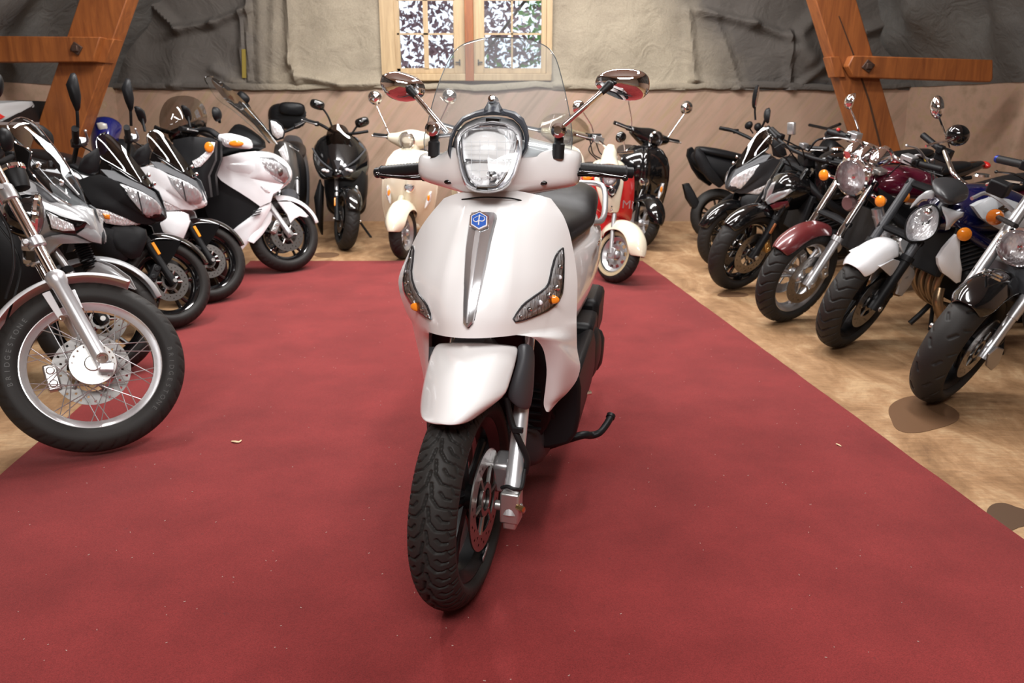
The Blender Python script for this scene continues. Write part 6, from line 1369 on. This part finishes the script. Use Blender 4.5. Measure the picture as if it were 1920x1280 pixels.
face(D8, 'screen', [[(613, 282, -.22), (632, 284, -.18), (654, 280, -.22)], [(610, 256, -.28), (634, 252, -.24), (658, 256, -.28)], [(616, 236, -.34), (634, 231, -.32), (650, 236, -.34)]], smoke2, sub=2)
face(D8, 'lower_cowl', [[(600, 336, -.24), (590, 370, -.3)], [(603, 345, -.22), (596, 420, -.3)], [(606, 350, -.3), (604, 440, -.36)]], blackm, solid=.02)
section_body(D8, 'front_body', [(-.14, .14, .7, .36), (-.26, .19, .86, .3), (-.42, .21, .92, .24), (-.56, .19, .9, .22)], blackm, 2.6)
section_body(D8, 'side_body', [(-.56, .2, .44, .2), (-.8, .2, .6, .2), (-1.0, .2, .78, .34), (-1.4, .2, .86, .46), (-1.8, .1, .92, .7)], blackm, 2.8)
section_body(D8, 'seat', [(-.80, .1, .8, .7), (-1.1, .17, .84, .74), (-1.5, .17, .94, .82), (-1.75, .1, .96, .9)], leather, 2.4, 22, 2)
D8.part('handlebar', G().tube([D8.Q(577, 226, -.42), D8.Q(600, 233, -.38), D8.Q(632, 250, -.34), D8.Q(664, 250, -.38), D8.Q(690, 246, -.42)], .014, 10, smooth=4), blackm)
grip_lever(D8, D8.Q(598, 233, -.38), D8.Q(566, 223, -.46), leverm=silver)
for c, st in (((595, 196), [(607, 206), (616, 220), (622, 236)]), ((679, 229), [(670, 236), (660, 250)])):
    mirror(D8, D8.Q(*c, -.3), .13, .085, [D8.Q(x, y, -.32) for x, y in st], blackp, blackm, -.25 if c[0] < 600 else .35, r=.009, round_=False)
rear_end(D8, 1.55, .27, .15, .17)
D8.part('side_stand', G().tube([(-.7, .1, .2), (-.66, .24, .01)], .012, 8), blackm)

# -- classic rounded steel scooters (one builder, several colours)
def retro(F, st, body, horn=True, cowlm=None, lampcol=chrome, bell=True, mirr=True, fendm=None, wheelm=silver, style='cast5', front=True):
    fs = F.steer(st, -.04, .225, 25)
    wheel(fs, 0, .225, .152, .11, style, wheelm, 'street')
    fs.part('fork_leg', G().tube([(.0, -.075, .225), (-.05, -.07, .40), (-.1, -.03, .52)], [.02, .022, .03], 12, smooth=4), body)
    arc_fender(fs, .225, .045, .19, 8, 150, fendm or body, drop=.085, tip=.45)
    # leg shield: swept front, turned-in rim
    rows = []
    for z, hw_, x0, e in ((.24, .155, -.30, .02), (.30, .19, -.27, .03), (.40, .215, -.22, .05), (.52, .225, -.16, .07), (.62, .228, -.13, .085), (.72, .222, -.13, .09), (.80, .20, -.15, .085), (.86, .16, -.18, .07), (.895, .10, -.22, .04)):
        rows.append([(x0 + e * (1 - abs(u) ** 2.2) + (.025 if abs(u) < .16 else 0) * 1, u * hw_, z) for u in np.linspace(-1, 1, 25)])
    sh = F.part('leg_shield', G().grid(rows), body, solid=.012, sub=1)
    F.part('shield_rim', G().tube([r[0] for r in rows] + [rows[-1][k] for k in range(4, 22, 4)] + [r[-1] for r in rows[::-1]], .0085, 8), body, sh)
    F.part('front_badge', G().box((-.075, 0, .80), (.006, .03, .034)), mat('pale_badge', (.45, .55, .75), .3, .3), sh, bevel=.002)
    if horn:
        h = F.part('horn_cover', G().lathe([(0, .02), (.03, .018), (.042, .008), (.048, -.01)], (-.045, 0, .60), (1, 0, .1), 24), chrome, sh)
        for k in range(6): F.part('horn_slat', G().tube([(-.022, -.03 + abs(k - 2.5) * .004, .578 + k * .009), (-.022, .03 - abs(k - 2.5) * .004, .578 + k * .009)], .0028, 6), darkin, h)
    for sg in (1, -1):
        P = [(-.10, sg * .19, .585), (-.09, sg * .175, .58), (-.085, sg * .155, .50), (-.085, sg * .15, .44), (-.10, sg * .165, .45), (-.11, sg * .188, .50)]
        i_ = F.part('indicator', G().pillow(P, (.9, sg * .4, 0), .012, back=.02), refl2, sh)
        F.part('amber_insert', G().ell((-.082, sg * .167, .53), (.008, .012, .028)), amber, i_)
    # headset with lamp
    sec = [(-.22, .03, 1.00, .04, .035), (-.17, .04, .99, .05, .045), (-.10, .03, .975, .075, .07), (0, .0, .97, .11, .105), (.10, .03, .975, .075, .07), (.17, .04, .99, .05, .045), (.22, .03, 1.0, .04, .035)]
    R = []
    for y, dx, z, hx, hz in sec: R.append([(-.27 - dx * .8 + hx * math.cos(a), y, z + hz * math.sin(a)) for a in np.linspace(0, 2 * math.pi, 18, endpoint=False)])
    fs.part('headset', G().grid(R, cu=True, caps=True), body, sub=2)
    fs.part('steering_neck', G().tube([(-.235, 0, .86), (-.26, 0, .94)], [.07, .085], 16), body)
    headlamp(fs, (-.175, 0, .975), .068, .07, body, chrome, (1, 0, -.1))
    for sg in (1, -1):
        grip_lever(fs, (-.315, sg * .20, 1.005), (-.35, sg * .37, 1.02), leverm=silver)
        if mirr: mirror(fs, (-.33, sg * .335, 1.33), .125, .125, [(-.32, sg * .325, 1.27), (-.30, sg * .24, 1.10), (-.30, sg * .21, 1.03)], chrome, chrome, r=.0055)
    section_body(F, 'floorboard', [(-.22, .13, .30, .22), (-.4, .17, .27, .2), (-.62, .17, .27, .2), (-.72, .13, .34, .2)], body, 3.2)
    section_body(F, 'side_body', [(-.62, .08, .66, .3), (-.75, .16, .72, .3), (-.95, .215, .74, .3), (-1.2, .23, .74, .34), (-1.45, .18, .74, .44), (-1.6, .08, .74, .58)], body, 2.4)
    section_body(F, 'seat', [(-.62, .08, .78, .7), (-.75, .14, .8, .72), (-1.1, .15, .83, .74), (-1.4, .13, .86, .76), (-1.5, .06, .86, .8)], leather, 2.3, 22, 2)
    rear_end(F, 1.28, .225, .12, .15, wheelm)
    return fs
E1 = Frame('scooter', (-.94, 6.74), -86, 8, 'cream classic scooter partly hidden behind the white one, grip and round mirror showing', 'scooter')
retro(E1, -20, cream)
E2 = Frame('scooter', (1.16, 7.28), -91, 3, 'black classic scooter with round chrome mirrors behind the red and cream one', 'scooter')
retro(E2, 28, blackp, wheelm=silver)
E3 = Frame('scooter', (-.36, 7.48), -90, 2, 'cream classic scooter almost entirely hidden behind the large white scooter', 'scooter')
retro(E3, 20, cream, mirr=False)
# -- red and cream retro scooter with bare handlebar
E4 = Frame('scooter', (.74, 5.76, .006), -86, 3, 'small red and cream retro scooter with whitewall front tyre', 'scooter')
e4 = E4.steer(34, -.04, .205, 25)
w4 = wheel(e4, 0, .205, .128, .10, 'disc', silver, 'street')
e4.part('whitewall', G().lathe([(.134, -.0455), (.150, -.0505), (.162, -.0515), (.150, -.047)], (0, 0, .205), n=56, closed=True), mat('yellowed_rubber', (.42, .33, .20), .6), w4)
arc_fender(e4, .205, .05, .17, 10, 150, cream, drop=.085, tip=.4)
e4.part('fork_leg', G().tube([(.0, -.07, .205), (-.06, -.065, .36), (-.10, -.06, .48)], .016, 12), silver)
e4.part('fork_link', G().box((.01, -.07, .21), (.05, .02, .08)), silver, bevel=.006)
for sgx in (0,):
    rows = [[(1088, 322, -.24), (1108, 318, -.16), (1142, 316, -.13), (1174, 318, -.16), (1190, 322, -.24)], [(1088, 345, -.22), (1108, 345, -.12), (1142, 346, -.08), (1172, 345, -.12), (1191, 346, -.22)], [(1100, 372, -.20), (1116, 374, -.10), (1143, 376, -.06), (1170, 376, -.10), (1190, 376, -.20)],
            [(1118, 392, -.18), (1128, 396, -.10), (1144, 398, -.07), (1166, 399, -.10), (1186, 402, -.19)], [(1130, 402, -.17), (1136, 403, -.12), (1146, 404, -.10), (1164, 406, -.13), (1185, 420, -.22)]]
    fs_ = face(E4, 'front_shield', rows, redp, solid=.012, sub=2)
face(E4, 'centre_panel', [[(1110, 328, -.11), (1124, 327, -.09), (1142, 326, -.08), (1160, 327, -.09), (1173, 330, -.11)], [(1118, 355, -.075), (1130, 356, -.05), (1144, 357, -.045), (1156, 357, -.05), (1168, 356, -.075)], [(1126, 380, -.065), (1134, 381, -.045), (1145, 382, -.04), (1154, 382, -.045), (1163, 381, -.065)], [(1131, 398, -.09), (1137, 399, -.075), (1146, 400, -.07), (1154, 400, -.075), (1161, 399, -.09)]], cream, fs_, solid=.01, sub=1)
v_ = E4.part('lamp_surround', G().pillow([E4.Q(x, y, d) for x, y, d in ((1123, 329, -.075), (1143, 326, -.055), (1164, 329, -.075), (1162, 345, -.04), (1155, 362, -.03), (1147, 371, -.03), (1138, 362, -.03), (1128, 345, -.04))], (1, 0, 0), .008, back=.01), darkin, fs_)
for x, y, r in ((1143, 336, .05), (1147, 358, .028)):
    p = E4.Q(x, y, -.02); h = E4.part('headlamp', G().lathe([(r * .9, -.02), (r, 0), (r * 1.05, .006), (r * .92, .008)], p, (1, 0, -.1), 24), chrome, v_)
    E4.part('reflector', G().lathe([(r * .95, .0), (r * .6, -.015), (0, -.02)], p, (1, 0, -.1), 20), refl, v_); E4.part('lens', G().lathe([(r * .95, .004), (r * .5, .016), (0, .02)], p, (1, 0, -.1), 20), lens, v_)
for x in (1147, 1148): pass
E4.part('button', G().ell(E4.Q(1147, 387, -.035), (.004, .006, .006)), blackp, fs_); E4.part('button', G().ell(E4.Q(1147, 394, -.045), (.004, .008, .008)), chrome, fs_)
E4.part('indicator', G().pillow([E4.Q(x, y, -.13) for x, y in ((1092, 330), (1106, 328), (1112, 334), (1104, 340), (1094, 338))], (1, 0, 0), .012, back=.02), amber, fs_)
text(E4, 'Mi', E4.Q(1177, 384, -.088), (0.15, 1, -.0), (.1, 0, 1), .085, silver, fs_)
e4.part('steering_cowl', G().tube([e4.Q(1146, 272, -.25), e4.Q(1144, 284, -.24), e4.Q(1142, 300, -.22), e4.Q(1141, 314, -.20)], [.025, .05, .062, .085], 16, smooth=4), cream); E4.part('shield_top', G().ell(E4.Q(1141, 310, -.20), (.09, .12, .05)), cream)
e4.part('handlebar', G().tube([e4.Q(1104, 256, -.33), e4.Q(1125, 266, -.30), e4.Q(1145, 284, -.28), e4.Q(1168, 286, -.30), e4.Q(1186, 284, -.33)], .011, 10, smooth=4), chrome)
grip_lever(e4, e4.Q(1108, 258, -.33), e4.Q(1075, 250, -.38), m=mat('brown_grip', (.10, .06, .035), .5), leverm=silver, endm=mat('brown_grip', ()), r=.015)
e4.part('master_cylinder', G().box(e4.Q(1120, 262, -.32), (.05, .09, .05)), silver, bevel=.006)
for a, b, c in (((1106, 262), (1112, 288), (1128, 298)), ((1118, 268), (1124, 285), (1132, 292)), ((1112, 264), (1104, 282), (1120, 300))): cable(e4, [e4.Q(*a, -.31), e4.Q(*b, -.30), e4.Q(*c, -.26)], .0045)
mirror(e4, e4.Q(1085, 201, -.33), .10, .10, [e4.Q(1094, 212, -.33), e4.Q(1108, 234, -.33), e4.Q(1112, 248, -.32)], chrome, chrome, r=.005)
mirror(e4, e4.Q(1164, 257, -.3), .09, .08, [e4.Q(1170, 268, -.3), e4.Q(1172, 284, -.3)], blackp, chrome, .6, r=.005)
section_body(E4, 'front_body', [(-.16, .10, .58, .30), (-.26, .15, .70, .26), (-.34, .14, .72, .26)], redp, 2.6)
section_body(E4, 'floorboard', [(-.3, .12, .28, .2), (-.6, .15, .25, .18), (-.8, .12, .32, .2)], cream, 3)
section_body(E4, 'side_body', [(-.62, .08, .6, .3), (-.85, .15, .66, .32), (-1.2, .15, .70, .4), (-1.45, .06, .72, .56)], redp, 2.4)
section_body(E4, 'seat', [(-.62, .08, .70, .62), (-.9, .13, .74, .66), (-1.3, .11, .78, .70), (-1.4, .05, .78, .73)], leather, 2.3, 22, 2)
rear_end(E4, 1.2, .205, .1, .13, silver)
# -- scooter with frosted touring screen between the white one and the red one
E5 = Frame('scooter', (.42, 7.45), -92, 2, 'beige classic scooter with rounded hazy screen between the large white scooter and the red one', 'scooter')
e5 = retro(E5, 10, mat('beige_paint', (.52, .48, .40), .25, 0, .6), mirr=False)
e5.part('screen', G().grid([[(-.16 - .10 * k - .06 * abs(u) ** 2, u * w_, .98 + .20 * k) for u in np.linspace(-1, 1, 13)] for k, w_ in ((0, .25), (.35, .25), (.7, .21), (.92, .14), (1, .07))]), clear('hazy_screen', (.84, .82, .76), .05), solid=.004, sub=1)
# -- scooter with round smoked touring screen behind the white angular one
D5 = Frame('scooter', (-2.20, 5.58), 10, 3, 'dark scooter with rounded smoked touring screen behind the white angular scooter', 'scooter')
d5 = D5.steer(-46, -.03, .25, 26)
wheel(d5, 0, .25, .17, .12, 'cast5', blackp, 'street', lo=True); fork2(d5, .25, .08, (-.2, .62), blackm, silver, .02, .016); arc_fender(d5, .25, .03, .13, 20, 140, blackp)
sp_ = [(297, 228), (300, 208), (308, 192), (318, 183), (332, 179.5), (348, 178.5), (366, 182), (380, 192), (387, 208), (390, 224), (386, 240), (376, 256), (352, 266), (318, 264), (302, 250)]
c5 = (343, 224)
def r_5(k): return [d5.Q(c5[0] + (x - c5[0]) * k, c5[1] + (y - c5[1]) * k, -.42 + .10 * (1 - k * k) - (228 - y) * k * .0012) for x, y in sp_]
s5 = d5.part('screen', G().grid([r_5(k) for k in (1, .85, .6, .3, .02)], cu=True), smoke, sub=1)
d5.part('instrument', G().box(d5.Q(352, 246, -.50), (.08, .30, .09)), blackm, bevel=.02); d5.part('switch_box', G().box(d5.Q(370, 240, -.5), (.05, .12, .05), np.array(Matrix.Rotation(-.3, 3, 'X'))), blackm, bevel=.02)
d5.part('handlebar', G().tube([d5.Q(290, 238, -.5), d5.Q(310, 246, -.48), d5.Q(350, 256, -.45), d5.Q(390, 262, -.48)], .015, 10, smooth=4), blackm)
fc5 = D5.side('front_cowl', [(325, 262, -.12), (356, 256, -.14), (392, 258, -.14), (404, 264, -.13), (403, 300, -.15), (390, 330, -.17), (395, 370, -.16), (350, 380, -.16), (330, 340, -.16), (322, 290, -.14)], -.15, blackm, .08, .03)
i5 = D5.side('indicator', [(360, 302, -.185), (372, 296, -.185), (386, 284, -.18), (396, 266, -.165), (403, 267, -.165), (400, 284, -.175), (390, 298, -.185), (376, 312, -.19), (366, 314, -.19)], -.18, refl2, .01, .012, both=False)
D5.part('amber_insert', G().ell(D5.S(392, 276, -.195), (.03, .01, .035)), amber, i5)
d5.part('amber_marker', G().ell(d5.Q(364, 245, -.44), (.015, .015, .025)), amber)
section_body(D5, 'front_body', [(-.22, .12, .74, .3), (-.4, .19, .9, .24), (-.54, .17, .9, .22)], blackm, 2.8)
section_body(D5, 'side_body', [(-.5, .17, .36, .18), (-.8, .18, .5, .2), (-1.0, .19, .78, .34), (-1.3, .16, .84, .5), (-1.45, .06, .88, .74)], blackm, 2.8)
section_body(D5, 'seat', [(-.75, .1, .8, .7), (-1.0, .17, .84, .74), (-1.4, .13, .92, .82)], leather, 2.4, 22, 2)
rear_end(D5, 1.2, .25, .13, .17)
# -- dark scooter with top box behind the white maxi
D7 = Frame('scooter', (-2.05, 7.3), -77, 3, 'dark grey scooter with black top box behind the white maxi scooter', 'scooter')
d7 = D7.steer(6, -.03, .25, 26)
wheel(d7, 0, .25, .17, .12, 'cast5', blackp, 'street', lo=True); fork2(d7, .25, .08, (-.2, .62), blackm, silver, .02, .016)
arc_fender(d7, .25, .03, .14, 20, 140, midgrey)
face(D7, 'front_cowl', [[(514, 262, -.34), (534, 262, -.24), (552, 270, -.34)], [(510, 300, -.26), (538, 300, -.10), (560, 306, -.28)], [(514, 340, -.22), (540, 345, -.04), (566, 345, -.26)], [(522, 372, -.24), (542, 382, -.1), (560, 386, -.26)]], mat('warm_dark_grey', (.09, .085, .08), .3, .2, .5), solid=.012, sub=2)
D7.part('headlight', G().pillow([D7.Q(x, y, -.12) for x, y in ((507, 226), (516, 228), (526, 236), (532, 246), (530, 256), (520, 260), (511, 252), (508, 240))], (1, 0, 0), .02, back=.06), refl)
D7.part('headlight_shell', G().pillow([D7.Q(x, y, -.14) for x, y in ((504, 223), (518, 224), (530, 234), (535, 248), (532, 260), (518, 264), (508, 256), (504, 240))], (-1, 0, 0), .08, back=.0), blackm)
D7.part('indicator', G().pillow([D7.Q(x, y, -.16) for x, y in ((522, 282), (532, 272), (540, 300), (534, 306))], (1, 0, 0), .01, back=.02), refl2)
D7.part('handlebar', G().tube([D7.Q(497, 244, -.4), D7.Q(520, 250, -.36), D7.Q(550, 240, -.38), D7.Q(572, 224, -.42)], .014, 10, smooth=4), blackm)
grip_lever(D7, D7.Q(552, 238, -.38), D7.Q(576, 224, -.44), leverm=silver); grip_lever(D7, D7.Q(538, 268, -.3), D7.Q(560, 282, -.34), leverm=silver)
mirror(D7, D7.Q(455, 184, -.3), .12, .10, [D7.Q(466, 198, -.32), D7.Q(474, 214, -.36), D7.Q(486, 236, -.4)], blackm, blackm, -.7, r=.009, round_=False)
tb = D7.part('top_box', G().grid([se_ring(0, 1.14, .20, .12, -1.72, 24, 2.8), se_ring(0, 1.14, .26, .15, -1.80, 24, 2.8), se_ring(0, 1.13, .28, .16, -1.95, 24, 2.6), se_ring(0, 1.12, .24, .13, -2.1, 24, 2.6)], cu=True, caps=True), blackm, sub=1)
D7.part('back_pad', G().grid([se_ring(0, 1.22, .14, .07, x, 20, 3) for x in (-1.66, -1.70, -1.76)], cu=True, caps=True), leather, tb, sub=1)
section_body(D7, 'front_body', [(-.22, .12, .74, .3), (-.4, .18, .88, .24), (-.54, .16, .88, .22)], blackm, 2.8)
section_body(D7, 'side_body', [(-.5, .17, .36, .18), (-.8, .18, .5, .2), (-1.0, .19, .78, .34), (-1.5, .16, .84, .5), (-1.8, .1, .96, .74), (-1.95, .08, .98, .9)], midgrey, 2.8)
section_body(D7, 'seat', [(-.75, .1, .8, .7), (-1.1, .17, .84, .74), (-1.6, .13, .92, .82)], leather, 2.4, 22, 2)
rear_end(D7, 1.4, .25, .13, .17)
# -- blue nosed scooter and a sports tail at far left
D9 = Frame('scooter', (-3.42, 6.95), -74, 3, 'scooter with small blue cowl and clear fly screen behind the matt black scooter', 'scooter')
d9 = D9.steer(0, -.03, .25, 26)
wheel(d9, 0, .25, .17, .12, 'cast5', blackp, 'street', lo=True); fork2(d9, .25, .08, (-.2, .62), blackm, silver, .02, .016)
bluep3 = mat('dark_blue_paint', (.006, .01, .13), .2, .2, .8)
face(D9, 'blue_cowl', [[(168, 226, -.40), (174, 221, -.37), (188, 217.5, -.34), (204, 218, -.34), (218, 223, -.37), (232, 236, -.42)], [(172, 238, -.30), (180, 234, -.26), (190, 230, -.24), (204, 231, -.24), (216, 238, -.28), (228, 248, -.36)], [(168, 258, -.30), (180, 258, -.2), (192, 264, -.14), (204, 264, -.14), (212, 262, -.2), (222, 262, -.34)], [(172, 290, -.3), (182, 292, -.2), (194, 294, -.12), (204, 294, -.12), (212, 292, -.2), (220, 290, -.34)]], bluep3, solid=.01, sub=1)
D9.part('fly_screen', G().pillow([D9.Q(x, y, -.22) for x, y in ((181, 231), (190, 229), (200, 232), (202, 242), (197, 249), (190, 248), (184, 240))], (1, 0, .2), .012, back=.01), mat('pale_screen', (.45, .42, .38), .2, 0, .6))
section_body(D9, 'front_body', [(-.2, .1, .9, .4), (-.36, .16, 1.0, .3), (-.5, .14, .94, .24)], blackm, 2.8)
section_body(D9, 'side_body', [(-.45, .17, .36, .18), (-.8, .18, .6, .2), (-1.0, .19, .78, .34), (-1.5, .1, .84, .5)], blackm, 2.8)
section_body(D9, 'seat', [(-.75, .1, .8, .7), (-1.1, .17, .84, .74), (-1.5, .1, .9, .82)], leather, 2.4, 22, 2)
rear_end(D9, 1.4, .25, .13, .17)
D0 = Frame('motorcycle', (-3.98, 5.40), -88, 2, 'silver and red sports motorcycle at the far left, only its raised tail showing', 'motorcycle')
wheel(D0, 0, .3, .218, .12, 'cast5', blackp, 'street', lo=True); rear_end(D0, 1.1, .3, .17, .22)
section_body(D0, 'fuel_tank', [(-.1, .10, .98, .76), (-.3, .17, 1.02, .74), (-.5, .12, .92, .76)], redp, 2.3, 22, 2)
D0.side('tail_cowl', [(-30, 214, .09), (0, 194, .09), (40, 190, .08), (60, 190, .07), (66, 200, .07), (40, 212, .09), (10, 226, .10), (-20, 232, .10)], .09, mat('pale_silver', (.55, .57, .58), .3, .3), .18, .01, both=False)
D0.side('tail_flash', [(-20, 206, .12), (0, 213, .12), (10, 219, .12), (0, 224, .12), (-20, 226, .12)], .12, redp, .01, .004, both=False)
D0.side('tail_under', [(8, 226, .11), (30, 214, .10), (56, 200, .08), (66, 189, .06), (88, 190, .05), (88, 206, .05), (76, 230, .06), (30, 230, .09)], .09, blackm, .16, .006, both=False)
D0.side('grab_rail', [(-20, 229, .14), (74, 229, .10), (74, 234, .10), (-20, 234, .14)], .12, silver, .02, .0, both=False)
section_body(D0, 'seat', [(-.45, .11, .9, .78), (-.7, .14, .9, .8), (-1.0, .1, 1.02, .9)], leather, 2.3, 22, 2)
engine(D0, -.45, .5, blackm)
D0.part('frame_tube', G().tube([(.0, 0, .3), (-.25, 0, .85), (-.6, .1, .6), (-1.1, .05, .85)], .03, 10), blackm)
# ground shade of small things: valve caps etc. stay with their wheels
